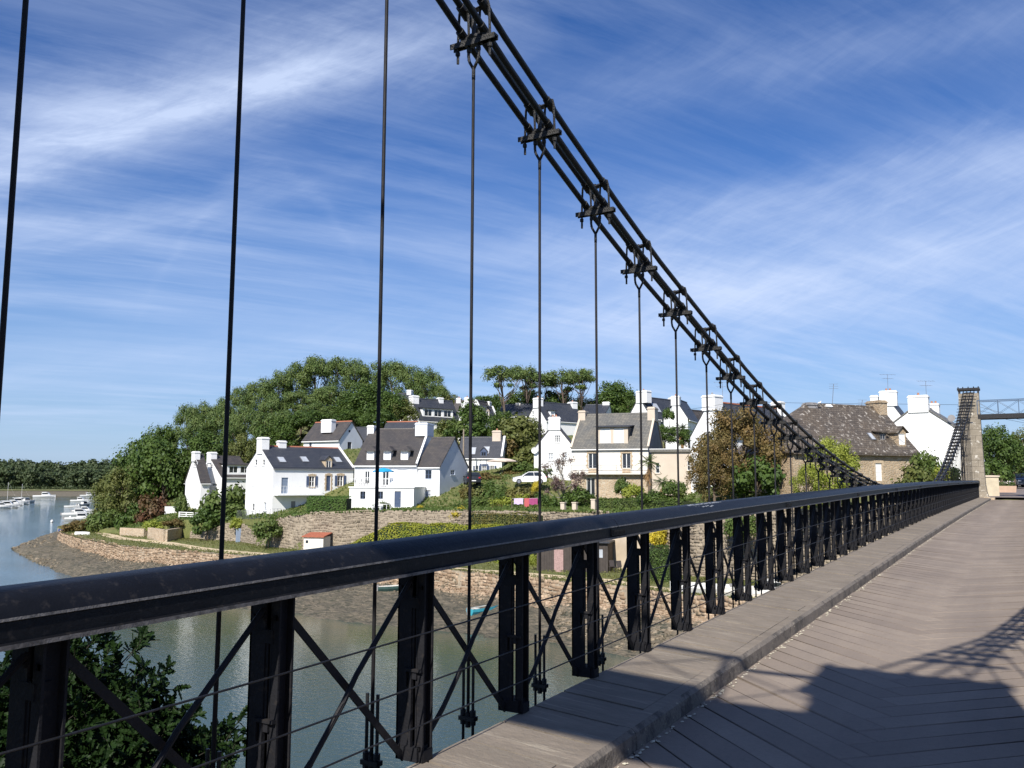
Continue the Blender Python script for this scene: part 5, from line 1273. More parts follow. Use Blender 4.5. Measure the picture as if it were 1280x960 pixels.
# the pine wood on the hill: (x, y of the top, width px, depth)
hill_pines = [(232, 506, 34, 150), (252, 497, 36, 162), (276, 494, 36, 168), (298, 482, 38, 172), (322, 472, 40, 174), (345, 464, 42, 176), (368, 456, 44, 178), (392, 449, 46, 178), (416, 446, 46, 180), (440, 449, 42, 180),
              (464, 454, 42, 180), (488, 452, 46, 178), (512, 453, 44, 176), (534, 462, 36, 174), (548, 478, 28, 172),
              (243, 520, 40, 144), (270, 514, 40, 146), (303, 506, 44, 148), (338, 494, 46, 150), (374, 484, 48, 152), (410, 478, 50, 154), (330, 516, 40, 142), (362, 508, 42, 143), (395, 502, 44, 146), (290, 528, 34, 142)]
for i, (x, y, wp, d) in enumerate(sorted(hill_pines)):
    lab = f'maritime pine in the wood on the hill, {ORD[i]} crown counted from the left'
    plant('pine_tree', lab, 'pine tree', pines[i % 3], x, y-3+6*((i*37) % 5)/4-3*(i % 2), wp*1.13, d, group='pines on the hill')
under = [(262, 536, 50, 138, 0), (300, 540, 40, 136, 1), (345, 520, 46, 138, 0), (385, 512, 52, 140, 0), (425, 500, 56, 150, 0), (455, 478, 62, 148, 0), (480, 490, 54, 144, 0), (500, 497, 40, 143, 1), (436, 512, 44, 144, 0), (470, 508, 46, 138, 0)]
for i, (x, y, wp, d, k) in enumerate(sorted(under)):
    plant('oak_tree', f'dark broadleaf tree below the hill pines, {ORD[i]} from the left', 'tree', (oaks if k == 0 else olives)[i % 2], x, y, wp*1.2, d, group='broadleaf trees under the pines')
mid = [(630, 457, 46, 148, 'tall pine with bare trunk left of the gap, above the dark roofs'), (657, 459, 40, 156, 'second tall pine on the skyline, its crown left of the hanger rod'), (680, 470, 34, 160, 'lower pine between the tall skyline pines'), (704, 464, 46, 158, 'wide umbrella pine on the skyline right of the hanger rod'), (727, 461, 38, 156, 'rightmost umbrella pine on the skyline, left of the round oak')]
for i, (x, y, wp, d, lab) in enumerate(mid): plant('pine_tree', lab, 'pine tree', umb[i % 2], x, y-2, wp*1.35, d, group='skyline umbrella pines')
T = plant
T('oak_tree', 'round dark oak on the skyline left of the tall white house', 'tree', oaks[0], 765, 476, 62, 158)
T('oak_tree', 'smaller dark oak joined to the right of the round skyline oak', 'tree', oaks[1], 786, 488, 36, 156)
T('oak_tree', 'green tree behind the tall pine trunks', 'tree', oaks[2], 655, 484, 52, 165); T('oak_tree', 'dark tree behind the white chimney under the umbrella pines', 'tree', oaks[0], 700, 487, 60, 162)
T('oak_tree', 'olive tree on the skyline right of the umbrella pines', 'tree', olives[0], 735, 494, 40, 160)
T('oak_tree', 'low dark trees on the skyline between the upper houses', 'tree', oaks[1], 600, 494, 50, 175); T('oak_tree', 'small green tree right of the hill pines on the skyline', 'tree', olives[1], 565, 492, 40, 172)
T('oak_tree', 'low dark tree behind the brown roof at the gap', 'tree', oaks[2], 618, 492, 40, 178)
# left group by the water
T('oak_tree', 'large dark oak left of the white houses', 'tree', oaks[0], 205, 546, 84, 138, 668); T('oak_tree', 'dark oak standing at the left of the wood, second from the water', 'tree', oaks[1], 178, 545, 76, 142, 665)
T('oak_tree', 'tall dark tree behind the oaks by the quay', 'tree', oaks[2], 200, 528, 60, 150, 650); T('oak_tree', 'slim fir-like tree top poking above the oaks', 'tree', oaks[0], 198, 530, 22, 149, 640)
T('olive_tree', 'lighter olive-green tree at the water edge', 'tree', olives[0], 142, 588, 56, 140, 668); T('olive_tree', 'yellow-green tree leaning towards the moored boats', 'tree', olives[1], 158, 580, 60, 136, 672)
T('shrub', 'green undergrowth below the olive tree by the water', 'shrub', bushes['green'][0], 133, 632, 44, 132, 676); T('shrub', 'dark undergrowth below the oaks on the quay', 'shrub', bushes['dark'][0], 172, 628, 50, 131, 676)
T('shrub', 'copper-leaved bush on the quay below the dark oak', 'shrub', bushes['red'][0], 186, 613, 52, 126, 668); T('shrub', 'dry tangled hedge clump at the corner of the quay', 'shrub', bushes['brown'][1], 101, 649, 36, 133, 668)
T('shrub', 'reddish-brown shrub on the ruined garden wall', 'shrub', bushes['brown'][0], 222, 648, 34, 117.5, 660); T('shrub', 'light green shrub right of the copper bush', 'shrub', bushes['lime'][0], 200, 648, 34, 120, 668)
T('columnar_shrub', 'tall clipped green shrub left of the leftmost white house', 'shrub', bushes['green'][1], 228, 614, 22, 123, 652)
T('fig_tree', 'green leafy tree between the leftmost house and the long white house', 'tree', bushes['green'][0], 287, 600, 60, 116, 668); T('fig_tree', 'dark green bush by the garden wall with the blue door', 'tree', bushes['dark'][1], 262, 632, 46, 113, 676)
T('fig_tree', 'spreading shrub under the gable of the long white house', 'tree', bushes['green'][1], 300, 625, 44, 113, 662)
T('shrub', 'dark green shrub spilling over the garden wall', 'shrub', bushes['green'][0], 338, 645, 36, 99.6, 680); T('ivy', 'yellow-green ivy draped over the blue door wall', 'ivy', bushes['lime'][1], 299, 645, 22, 110, 664)
# around the houses
T('shrub', 'green bush at the foot of the terrace block', 'shrub', bushes['green'][1], 477, 626, 24, 98.5, 641); T('shrub', 'small yellow flowering bush by the terrace block', 'shrub', bushes['yellow'][0], 526, 631, 12, 99, 641)
T('shrub', 'red-brown potted bush beside the grey gable', 'shrub', bushes['red'][1], 559, 632, 12, 99, 641); T('shrub', 'dark round bush at the foot of the grey gable', 'shrub', bushes['dark'][0], 571, 628, 16, 98, 642)
T('shrub', 'bright yellow flowering bush above the golden hedge', 'shrub', bushes['yellow'][1], 573, 632, 24, 93, 655); T('shrub', 'yellow-green bush beside the clothes line', 'shrub', bushes['yellow'][0], 671, 600, 12, 98, 620)
for i, (x, y, wp, d, yb, k) in enumerate([(598, 608, 40, 103, 640, 'olive'), (622, 603, 44, 103, 640, 'green'), (647, 606, 40, 101, 640, 'mix'), (606, 620, 40, 98, 648, 'green'), (632, 619, 44, 98, 648, 'lime'), (655, 622, 36, 97, 645, 'olive'), (590, 618, 26, 100, 645, 'green'), (612, 601, 26, 105, 625, 'dark'), (634, 607, 24, 104, 630, 'lime'), (668, 607, 26, 101, 630, 'mix'), (644, 627, 22, 96, 648, 'dark'), (620, 629, 24, 96, 650, 'mix'), (602, 632, 22, 96, 652, 'dark'), (664, 630, 20, 94, 648, 'green'), (580, 628, 24, 98, 650, 'olive'), (626, 612, 20, 101, 636, 'dark'), (652, 613, 22, 100, 638, 'lime'), (676, 614, 24, 98, 642, 'dark'), (585, 606, 22, 103, 634, 'mix')]):
    T('shrub', f'garden shrub on the bank behind the clothes line, {ORD[i]} of the bank', 'shrub', bushes[k][i % 2], x, y, wp, d, yb, 'shrubs on the garden bank')
for i, (x, y, wp, d, yb, k) in enumerate([(645, 515, 70, 128, 565, 'olive'), (632, 540, 50, 126, 580, 'brown'), (665, 550, 60, 122, 590, 'olive'), (655, 575, 44, 117, 598, 'green'), (672, 582, 40, 112, 600, 'green'), (590, 500, 40, 138, 545, 'dark'), (575, 520, 50, 134, 560, 'green'), (602, 528, 46, 133, 560, 'dark'), (558, 522, 40, 135, 550, 'olive'), (620, 560, 40, 124, 590, 'green'), (640, 583, 34, 116, 602, 'brown')]):
    T('shrub', f'leafy garden tree among the upper houses, {ORD[i]} listed from the pine trunk', 'shrub', bushes[k][i % 2], x, y, wp, d, yb, 'garden trees among the upper houses')
T('oak_tree', 'green tree beside the low white house with awning', 'tree', olives[0], 656, 520, 56, 128, 585); T('oak_tree', 'green tree right of the small dormer house', 'tree', oaks[1], 627, 512, 44, 131, 572)
T('shrub', 'dark hedge bush in front of the low white house', 'shrub', bushes['brown'][0], 606, 590, 50, 112, 604)
# bare purple plum tree
pl = make_tree(77, 6, lambda rg: crown_clumps(34, 2.6, 2.6, 2.5, 3.3, .35, .8, rg, .9, -.9, .25), L_bare, 120, .13, mat('pale_bark', (.30, .27, .23), .9, .3, 6), .16, 26, .75, .4, .15)
T('plum_tree', 'sparse purple-leaved tree in front of the white gable house', 'tree', pl, 703, 562, 62, 95, 640)
T('shrub', 'dark evergreen shrub below the purple tree', 'shrub', bushes['dark'][1], 722, 608, 46, 94, 640); T('shrub', 'dark shrub left of the stone ground floor', 'shrub', bushes['dark'][0], 690, 618, 30, 94, 642)
T('oak_tree', 'deep green bush beside the stone house doorway', 'tree', bushes['green'][1], 778, 595, 26, 96, 625, None); T('shrub', 'rounded pale green bush at the right of the stone house', 'shrub', bushes['lime'][0], 790, 603, 30, 93, 628)
T('shrub', 'green shrub between palm and brown tree', 'shrub', bushes['green'][0], 842, 597, 32, 84, 628); T('shrub', 'low green shrub under the palm', 'shrub', bushes['dark'][1], 815, 612, 40, 84, 636)
T('shrub', 'conical green bush right of the upper gable', 'shrub', bushes['dark'][0], 838, 508, 18, 112, 530)
T('oak_tree', 'dark green tree beside the white house with the round window', 'tree', oaks[2], 832, 530, 36, 112, 562); T('oak_tree', 'green tree crown left of the brown tree', 'tree', oaks[0], 862, 535, 34, 106, 565)
# big browning tree and its neighbours
bt = make_tree(91, 9, lambda rg: crown_clumps(75, 4.6, 4.2, 4.2, 4.6, .65, 1.25, rg, .85, -.85, .4), L_brown, 240, .21, bark, .28, 14, .7, .3, .45)
T('chestnut_tree', 'large browning chestnut tree in front of the white gable', 'tree', bt, 928, 505, 122, 76, 640)
T('chestnut_tree', 'lower browning branches at the left of the large brown tree', 'tree', bt, 893, 545, 70, 73, 640); T('shrub', 'dark green shrub at the foot of the brown tree', 'shrub', bushes['dark'][1], 945, 570, 70, 72, 640)
yt = make_tree(95, 7, lambda rg: crown_clumps(46, 2.9, 2.7, 3.2, 3.5, .45, .9, rg, .95, -.85, .4), L_yell, 210, .17, bark, .16, 10, .7, .3, .45)
T('bamboo_clump', 'bright yellow-green tree in front of the old stone house', 'tree', yt, 1042, 544, 76, 64, 640); T('bamboo_clump', 'lower yellow-green foliage left of the bright tree', 'tree', yt, 1012, 575, 50, 63.5, 645)
T('shrub', 'large rounded green shrub below the old stone house', 'shrub', bushes['olive'][0], 1145, 577, 66, 66, 640); T('shrub', 'tall green shrub between stone house and white gable', 'shrub', bushes['green'][0], 1160, 558, 40, 68, 620)
T('shrub', 'low green shrub under the big white gable', 'shrub', bushes['lime'][1], 1183, 580, 44, 66, 620)
T('oak_tree', 'dark green tree right of the far pylon', 'tree', oaks[0], 1252, 530, 56, 84, 612); T('oak_tree', 'second dark green tree at the right edge', 'tree', oaks[1], 1268, 548, 44, 88, 612)
T('oak_tree', 'light olive tree at the right edge of the photo', 'tree', olives[0], 1282, 532, 44, 100, 608)
T('shrub', 'dense dark shrubbery at the foot of the tree right of the far pylon', 'shrub', bushes['dark'][0], 1249, 570, 44, 81, 614)
T('shrub', 'dense shrubbery behind the parked dark car', 'shrub', bushes['olive'][1], 1272, 572, 44, 96, 612)
# palm
def palm(x, d, ybase, ytop, label):
    zb_ = zpix(x, ybase, d); zt = zpix(x, ytop, d)-.5; p = W(kaz(x)*d, d, zb_); o = thing('palm_tree', label, 'palm tree', p); H = zt-zb_
    q = MB(); q.tube([p, p+Vector((.1, 0, H*.5)), p+Vector((0, .1, H))], [.20, .17, .15], 8); q.build('trunk', bark, o)
    rg = random.Random(int(x)); V = []; Fs = []; 
    def frond(c, a, el, L, droop):
        prev = None; N = 7
        for k in range(N+1):
            f = k/N; r = L*f; pos = c+Vector((math.cos(a)*r*math.cos(el), math.sin(a)*r*math.cos(el), r*math.sin(el)-droop*f*f*L)); sd = Vector((-math.sin(a), math.cos(a), 0))
            if prev is not None and k > 1:
                for sg in (-1, 1):
                    for j in range(2):
                        b0 = len(V); m_ = prev.lerp(pos, j/2+.2); tip = m_+sd*sg*(.42*L/1.3)*(1-.5*f)+Vector((0, 0, -.12)); dd = (pos-prev)*.32; V.extend([m_, m_+dd, tip]); Fs.append((b0, b0+1, b0+2))
            prev = pos
    c = p+Vector((0, 0, H)); 
    for k in range(34): frond(c, rg.random()*6.3, rg.uniform(-.5, 1.2), rg.uniform(1.0, 1.45), rg.uniform(.15, .5))
    me = mesh_np('fronds', [v-p for v in V], Fs, [L_bush]); link('fronds', me, o)
    V.clear(); Fs.clear()
    for k in range(26): frond(c+Vector((0, 0, -.4-rg.random()*1.4)), rg.random()*6.3, rg.uniform(-1.2, -.6), rg.uniform(.6, .95), .2)
    link('dead_fronds', mesh_np('dead_fronds', [v-p for v in V], Fs, [mat('dry_palm_leaves', (.38, .22, .09), .9, .35, 4)]), o)
palm(811, 86, 632, 571, 'palm with drooping brown dead fronds beside the stone house')
palm(853, 106, 585, 531, 'small palm behind the beige annex')
palm(828, 88, 634, 596, 'low palm at the right of the taller palm')
# hedges: solid leafy boxes
def hedge(name, label, pts, zb, zt, th_, m_, size=.16, dens=90, cat='hedge', lump=.12, slope=0):
    rg = np.random.default_rng(len(label)*7+int(pts[0][0])); Pw = [W(kaz(x)*d, d, 0) for x, d in pts]; P = []; N = []
    for i, (a, b_) in enumerate(zip(Pw[:-1], Pw[1:])):
        L = (b_-a).length; d = (b_-a)/L; n_ = Vector((d.y, -d.x, 0)); n_ = -n_ if n_.dot(FH) > 0 else n_
        z1a = zt(pts[i][0]) if callable(zt) else zt; z1b = zt(pts[i+1][0]) if callable(zt) else zt; H = (z1a+z1b)/2-zb
        nf = int(L*H*dens); nt_ = int(L*th_*dens)
        s_ = rg.random(nf)*L; f = rg.random(nf); z = zb+f*(z1a+(z1b-z1a)*s_/L-zb); bul = lump*np.sin(s_*1.9)*np.sin(z*2.1+s_)+rg.normal(size=nf)*.05
        off = th_/2*(1-slope*f)+bul+.0; P.append(np.array(a)+np.outer(s_, d)+np.outer(off, n_)+np.outer(z, (0, 0, 1))); N.append(np.tile(np.array(n_)+np.array([0, 0, .4]), (nf, 1)))
        s_ = rg.random(nt_)*L; o = (rg.random(nt_)-.5)*th_*(1-slope); z = z1a+(z1b-z1a)*s_/L+lump*np.sin(s_*1.3+o)+rg.normal(size=nt_)*.05
        P.append(np.array(a)+np.outer(s_, d)+np.outer(o, n_)+np.outer(z, (0, 0, 1))); N.append(np.tile([0, 0, 1.0], (nt_, 1)))
    o0 = Vector((Pw[0].x, Pw[0].y, zb)); P = np.concatenate(P)-np.array(o0); V, Fc = leaf_quads(P, np.concatenate(N), size, rg)
    ob = thing(name, label, cat, o0); link('foliage', mesh_np('foliage', V, Fc, [m_]), ob)
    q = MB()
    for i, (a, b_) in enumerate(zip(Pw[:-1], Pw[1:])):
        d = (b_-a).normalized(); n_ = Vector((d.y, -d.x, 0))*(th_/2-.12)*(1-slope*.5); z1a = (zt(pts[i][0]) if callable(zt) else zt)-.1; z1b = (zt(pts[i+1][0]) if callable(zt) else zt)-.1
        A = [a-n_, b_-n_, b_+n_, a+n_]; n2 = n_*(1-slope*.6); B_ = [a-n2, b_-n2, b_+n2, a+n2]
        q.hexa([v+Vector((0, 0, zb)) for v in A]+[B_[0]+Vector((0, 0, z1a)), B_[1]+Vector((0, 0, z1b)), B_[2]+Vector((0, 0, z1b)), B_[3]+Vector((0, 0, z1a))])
    q.build('shade_core', mat('hedge_shade', (.03, .045, .015), 1, .3, 3), ob); return ob  # solid core, coloured dark to stand for the shade between the leaves
hedge('hedge', 'clipped bright green hedge in front of the long white house', [(388, 98.6), (420, 98.2), (437, 98)], -4.2, zpix(415, 622, 98.4), 2.0, L_hedge, .13, 160)
hedge('hedge', 'long golden-yellow sloping hedge below the retaining wall', [(443, 90.5), (490, 89.5), (540, 88.7), (600, 87.6), (668, 84)], -8, lambda x: interp(x, [(443, -6.6), (470, -5.2), (492, -4.35), (600, -4.5), (668, -4.4)]), 3.0, L_gold, .15, 110, slope=.45)
hedge('hedge', 'mixed reddish and green hedge strip above the golden hedge', [(590, 90.2), (640, 88.6), (676, 85.8)], -5.0, lambda x: -3.3, .9, L_mix, .15, 120)
hedge('hedge', 'green hedge in front of the stone house', [(748, 88), (780, 86.5), (812, 84), (862, 78)], -3.8, lambda x: interp(x, [(748, -1.9), (812, -1.75), (862, -1.7)]), 1.4, L_bush, .15, 130)
hedge('hedge', 'square dark green hedge behind the railing by the garden gate', [(811, 71.5), (840, 69.8)], -8, -5.3, 1.2, L_oak, .12, 170)
T('shrub', 'orange and pink flowering bush seen through the railing', 'shrub', bushes['yellow'][1], 822, 655, 26, 74.5, 690); T('ivy', 'ivy hanging down the high brown wall, seen through the railing', 'ivy', bushes['green'][0], 918, 640, 36, 68.3, 682)
T('ivy', 'second curtain of ivy on the high brown wall', 'ivy', bushes['green'][1], 940, 640, 34, 66.8, 678); T('shrub', 'green plant growing beside the dark shed', 'shrub', bushes['lime'][0], 667, 690, 12, 78.6, 712)
# trees on the far shore
fl_ = leafmat('far_wood_leaves', (.038, .062, .028), (.062, .088, .036), (.085, .105, .045), .15)
fo = [make_tree(201+k, 10, lambda rg: crown_clumps(34, 5.2, 5.2, 4.6, 5.4, 1.2, 2.2, rg, .75, -.9, .35), fl_, 75, .85, bark, .3, 3, .6, .3, .5) for k in range(3)]
rg = random.Random(5); k = 0; cells = []
for x in range(-215, 245, 15):
    for row, (d, hh) in enumerate(((668, 15.5), (715, 18), (775, 22.5))):
        xx = x+rg.uniform(-6, 6)+row*5; top = float(np.interp(xx, [-400, 0, 14, 40, 85, 105, 150, 330], [572, 568, 571, 574, 580, 574, 574, 574]))+(2-row)*6+rg.uniform(-2.5, 3); cells.append((xx, top, rg.uniform(25, 38), d+rg.uniform(-14, 14)))
cells.sort(); n = 0
for xx, top, wp, d in cells:
    vis = -15 < xx < 150
    lab = f'{ORD[sum(1 for c_ in cells if -15 < c_[0] < xx)]} dark rounded crown from the left in the wood on the far bank' if vis else f'{ORD[sum(1 for c_ in cells if c_[0] < xx and not -15 < c_[0] < 150)]} dark tree of the far bank wood outside the photo or hidden by nearer trees'
    plant('far_tree', lab, 'tree', fo[n % 3], xx, top, wp, d, group='trees of the far river bank', ybase=616); n += 1
# undergrowth along the far wood
cl = [(x, d) for x in np.arange(-420, 330, 3.0) for d in (655,)]
P = np.array([tuple(W(kaz(x)*d, d, -6.6)) for x, d in cl]); C6 = np.concatenate([P, np.tile([3.2, 3.2, 2.6], (len(P), 1))], 1); rgn = np.random.default_rng(3); C6[:, 5] *= rgn.uniform(.5, 1.4, len(P)); pp, nn = clump_points(C6, 70, rgn, .6)
V, Fc = leaf_quads(pp, nn+np.array([0, 0, .4]), .8, rgn); stuff(tag(link('far_undergrowth', mesh_np('far_undergrowth', V, Fc, [fl_])), 'low green undergrowth along the foot of the far wooded bank', 'undergrowth'))
# grass tufts and weeds along the quay and bank
rgn = np.random.default_rng(9); n = 26000; xs_ = rgn.uniform(85, 960, n); P = []
for x in xs_:
    a, b_ = interp(x, WS), interp(x, WR); f = rgn.random(); f = f if rgn.random() < .35 else (f**3 if rgn.random() < .5 else 1-f**3*.3); w_ = a+.3+(b_-a-.3)*f; p = W(kaz(x)*w_, w_, 0); P.append((p.x, p.y, -7.93+.2*f+.06))
    if abs(601+7.88*F/w_-np.interp(x, [q_[0] for q_ in PT], [q_[1] for q_ in PT])) < 1.0: P[-1] = (p.x, p.y, -9)
P = np.array(P); V, Fc = leaf_quads(P, rgn.normal(size=(n, 3))*[1, 1, .1], .17, rgn, .5); L_gr = leafmat('grass_blades', (.10, .13, .03), (.20, .21, .07), (.15, .14, .06), .3)
stuff(tag(link('grass_tufts', mesh_np('grass_tufts', V, Fc, [L_gr])), 'short dry grass tufts growing along the quay', 'grass'))
n = 30000; V = []; xs_ = rgn.uniform(150, 1000, n); P = []
for x in xs_:
    b_ = interp(x, WR); w_ = b_+.4+(150-b_)*rgn.random()**1.5; p = W(kaz(x)*w_, w_, 0); P.append((p.x, p.y, hill(x, w_)+.12))
P = np.array(P); V, Fc = leaf_quads(P, rgn.normal(size=(n, 3))*[1, 1, .3], .28, rgn, .7)
stuff(tag(link('hillside_weeds', mesh_np('hillside_weeds', V, Fc, [L_bush])), 'scrubby weeds and ground cover on the slope between the houses', 'ground cover'))

# the oak growing up under the bridge at the lower left
fo_o = thing('foreground_oak', 'dark leafy oak growing up beside the bridge, behind the nearest railing', 'tree', at(60, 1010, 7.5)+Vector((0, 0, -1.6)))
o0 = ORIG[fo_o.name]; rr = random.Random(4)
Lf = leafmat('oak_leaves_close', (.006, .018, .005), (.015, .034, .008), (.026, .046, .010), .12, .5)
mat('dark_twig', (.03, .025, .018), .9, .4, 8)
def sprig(seed):
    r = random.Random(seed); q = MB(); pts = [Vector((0, 0, 0))]
    for k in range(4): pts.append(pts[-1]+Vector((r.uniform(-.02, .02), r.uniform(-.02, .02), .05)))
    q.tube(pts, [.004, .0035, .003, .0025, .002], 4, m=1)
    for k in range(14):
        c = pts[min(4, 1+k//3)] if k < 9 else pts[-1]; a = r.random()*6.28; el = r.uniform(.05, 1.35); d = Vector((math.cos(a)*math.cos(el), math.sin(a)*math.cos(el), math.sin(el))); sd = d.cross(Vector((0, 0, 1))).normalized(); up_ = sd.cross(d); L = r.uniform(.075, .120)
        prof = [(0, .003), (.2, .008), (.34, .020), (.44, .010), (.58, .023), (.70, .012), (.82, .017), (1, .0)]
        b0 = len(q.v); cv = r.uniform(-.25, .1)
        for f, w_ in prof: m_ = c+d*L*f+up_*cv*L*f*f; q.v += [tuple(m_+sd*w_*L/.09+up_*.006), tuple(m_), tuple(m_-sd*w_*L/.09+up_*.006)]
        for i in range(len(prof)-1):
            for j in (0, 1): q.f.append((b0+i*3+j, b0+i*3+j+1, b0+(i+1)*3+j+1, b0+(i+1)*3+j)); q.mi.append(0)
    me = bpy.data.meshes.new('leafy_twig'); me.from_pydata(q.v, [], q.f); me.materials.append(Lf); me.materials.append(MATS['dark_twig']); me.polygons.foreach_set('material_index', q.mi); me.update(); return me
sprigs = [sprig(k) for k in range(5)]
bq = MB(); tips = []
heads = [(25, 830, 7.6), (60, 835, 7.2), (100, 828, 7.5), (165, 815, 7.2), (190, 870, 7.1), (205, 908, 7.0), (222, 925, 7.2), (60, 880, 7.0), (100, 880, 6.8), (20, 890, 7.2), (130, 930, 6.7), (60, 940, 6.8), (180, 950, 6.7), (260, 950, 7.3), (300, 945, 7.5), (10, 950, 6.8), (40, 810, 8.0), (90, 960, 6.5), (280, 975, 7.0), (0, 850, 7.8), (150, 970, 6.4), (75, 850, 7.7), (120, 900, 7.6), (30, 920, 7.8), (165, 915, 7.6), (95, 920, 8.2), (190, 990, 6.6), (-40, 900, 7.0), (-60, 850, 7.4)]
base = at(60, 1010, 7.5)+Vector((0, 0, -1.6)); hub = at(70, 1000, 7.4)
bq.tube([base+Vector((0, 0, -6)), base+Vector((.05, 0, -2)), base+Vector((0, .05, 0)), hub], [.16, .12, .08, .05], 8)
cnt = 0; farq = []
for hx, hy, hd in heads:
    tip = at(hx, hy, hd); mid_ = hub.lerp(tip, .55)+Vector((rr.uniform(-.1, .1), rr.uniform(-.1, .1), .12)); bq.tube([hub, mid_, tip], [.022, .012, .004], 5)
    for k in range(26):
        f = rr.uniform(.35, 1.0); c = (hub.lerp(mid_, f/.55) if f < .55 else mid_.lerp(tip, (f-.55)/.45))+Vector([rr.gauss(0, .10) for _ in range(3)])
        dv = ((tip-hub).normalized()*.8+Vector([rr.gauss(0, .6) for _ in range(3)])+Vector((0, 0, .3))).normalized()
        farq.append((c, dv))
cam_o = Vector((0, 0, 0)); farq.sort(key=lambda c_: (c_[0]-cam_o).length)
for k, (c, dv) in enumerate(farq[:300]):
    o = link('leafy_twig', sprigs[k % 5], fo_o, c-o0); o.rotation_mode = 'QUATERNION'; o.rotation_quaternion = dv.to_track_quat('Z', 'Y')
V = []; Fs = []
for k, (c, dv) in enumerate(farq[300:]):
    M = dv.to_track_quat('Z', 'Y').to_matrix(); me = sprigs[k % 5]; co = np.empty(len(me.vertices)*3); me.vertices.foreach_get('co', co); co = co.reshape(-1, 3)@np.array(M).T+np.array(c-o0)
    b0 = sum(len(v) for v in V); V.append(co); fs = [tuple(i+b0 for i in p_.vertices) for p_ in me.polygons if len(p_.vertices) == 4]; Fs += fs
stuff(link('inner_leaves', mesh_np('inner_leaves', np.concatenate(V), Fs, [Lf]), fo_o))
bq.build('branches', mat('dark_twig_bark', (.035, .028, .02), .9, .4, 8), fo_o, smooth=True)

# ================================================================== BOATS, CARS, SMALL THINGS
hull_w = mat('white_gelcoat', (.80, .80, .78), .25, .08, 2); deck_m2 = mat('cream_boat_deck', (.62, .60, .55), .5, .15, 3); dkwin = glassmat('tinted_boat_window', (.02, .025, .03))
blue_h = mat('turquoise_hull_paint', (.05, .36, .46), .4, .2, 3); tarp_b = mat('blue_tarpaulin', (.03, .09, .42), .6, .25, 4); teal_h = mat('dull_teal_hull_paint', (.04, .09, .08), .6, .3, 4)
def hull_mesh(L, B, H, m_, inside=True, transom=.75):
    N = 9; q = MB(); rows = []
    for i in range(N+1):
        f = i/N; w_ = B/2*(transom+(1-transom)*math.sin(min(f*2.2, 1.57)))*(1-max(0, (f-.45)/.55)**2.2) ; w_ = max(w_, .015); x = L*(f-.5); sh = H*(1+.22*f*f); kz = -.0+.28*H*max(0, (f-.6)/.4)**2
        rows.append([(x, w_, sh), (x, w_*.97, sh*.62+kz*.2), (x, w_*.62, .12*H+kz), (x, 0, kz*.8), (x, -w_*.62, .12*H+kz), (x, -w_*.97, sh*.62+kz*.2), (x, -w_, sh)])
    for a, b_ in zip(rows[:-1], rows[1:]):
        for k in range(6): q.poly([a[k], a[k+1], b_[k+1], b_[k]])
    q.poly(rows[0])
    if inside:
        for a, b_ in zip(rows[:-1], rows[1:]): q.poly([(a[0][0], a[0][1]*.9, a[0][2]*.6), (a[0][0], -a[0][1]*.9, a[0][2]*.6), (b_[0][0], -b_[0][1]*.9, b_[0][2]*.6), (b_[0][0], b_[0][1]*.9, b_[0][2]*.6)], 1)
        for sg in (1, -1):
            for a, b_ in zip(rows[:-1], rows[1:]):
                q.poly([(a[0][0], sg*a[0][1]*.9, a[0][2]*.6), (a[0][0], sg*a[0][1]*.93, a[0][2]), (b_[0][0], sg*b_[0][1]*.93, b_[0][2]), (b_[0][0], sg*b_[0][1]*.9, b_[0][2]*.6)], 1)
                q.poly([(a[0][0], sg*a[0][1]*.93, a[0][2]), (a[0][0], sg*a[0][1], a[0][2]), (b_[0][0], sg*b_[0][1], b_[0][2]), (b_[0][0], sg*b_[0][1]*.93, b_[0][2])])
    return q.mesh('hull', [m_, deck_m2])
def boat(label, x, y, d, L, heading, kind='cabin', m_=None, mast=0, group=None, z=None, name='motor_boat'):
    zz = zpix(x, y, d) if z is None else z; m_ = m_ or hull_w; p = W(kaz(x)*d, d, zz); o = thing(name, label, 'boat', p, group); o.rotation_euler = (0, 0, heading)
    B, H = L*.34, L*.13+.15
    link('hull', hull_mesh(L, B, H, m_), o)
    if kind == 'cabin':
        q = MB(); q.prism([(-L*.12, H*.9), (L*.30, H*.9), (L*.16, H*1.9), (L*.05, H*2.1), (-L*.10, H*2.1)], (0, -B*.30, 0), (0, B*.30, 0), (1, 0, 0), (0, 0, 1)); link('cabin', q.mesh('cabin', hull_w), o)
        q = MB(); q.prism([(-L*.09, H*1.35), (L*.215, H*1.35), (L*.15, H*1.85), (-L*.09, H*1.85)], (0, -B*.31, 0), (0, B*.31, 0), (1, 0, 0), (0, 0, 1)); link('cabin_window', q.mesh('cabin_window', dkwin), o)
        q = MB(); q.box((-L*.02, 0, H*2.16), (L*.30, B*.68, .06)); link('roof', q.mesh('roof', hull_w), o)
        q = MB(); q.box((-L*.54, 0, H*.75), (.35, .35, .8)); link('outboard_motor', q.mesh('outboard_motor', m_greydk), o)
    if kind == 'open':
        q = MB()
        for a in (-.22, .08): q.box((L*a, 0, H*.85), (.25, B*.86, .04))
        link('thwart', q.mesh('thwart', deck_m2), o)
        q = MB(); q.box((-L*.52, 0, H*.7), (.25, .25, .6)); link('outboard_motor', q.mesh('outboard_motor', m_greydk), o)
    if mast:
        q = MB(); q.tube([(L*.05, 0, H*.8), (L*.05, 0, mast)], .05, 6); q.tube([(L*.05, 0, H*2), (-L*.38, 0, H*1.9)], .045, 6); q.tube([(L*.05, 0, mast*.98), (L*.49, 0, H*1.2)], .012, 4); link('mast', q.mesh('mast', m_trim), o)
    return o
ang = YAW+math.pi/2
wz = ZW+.0
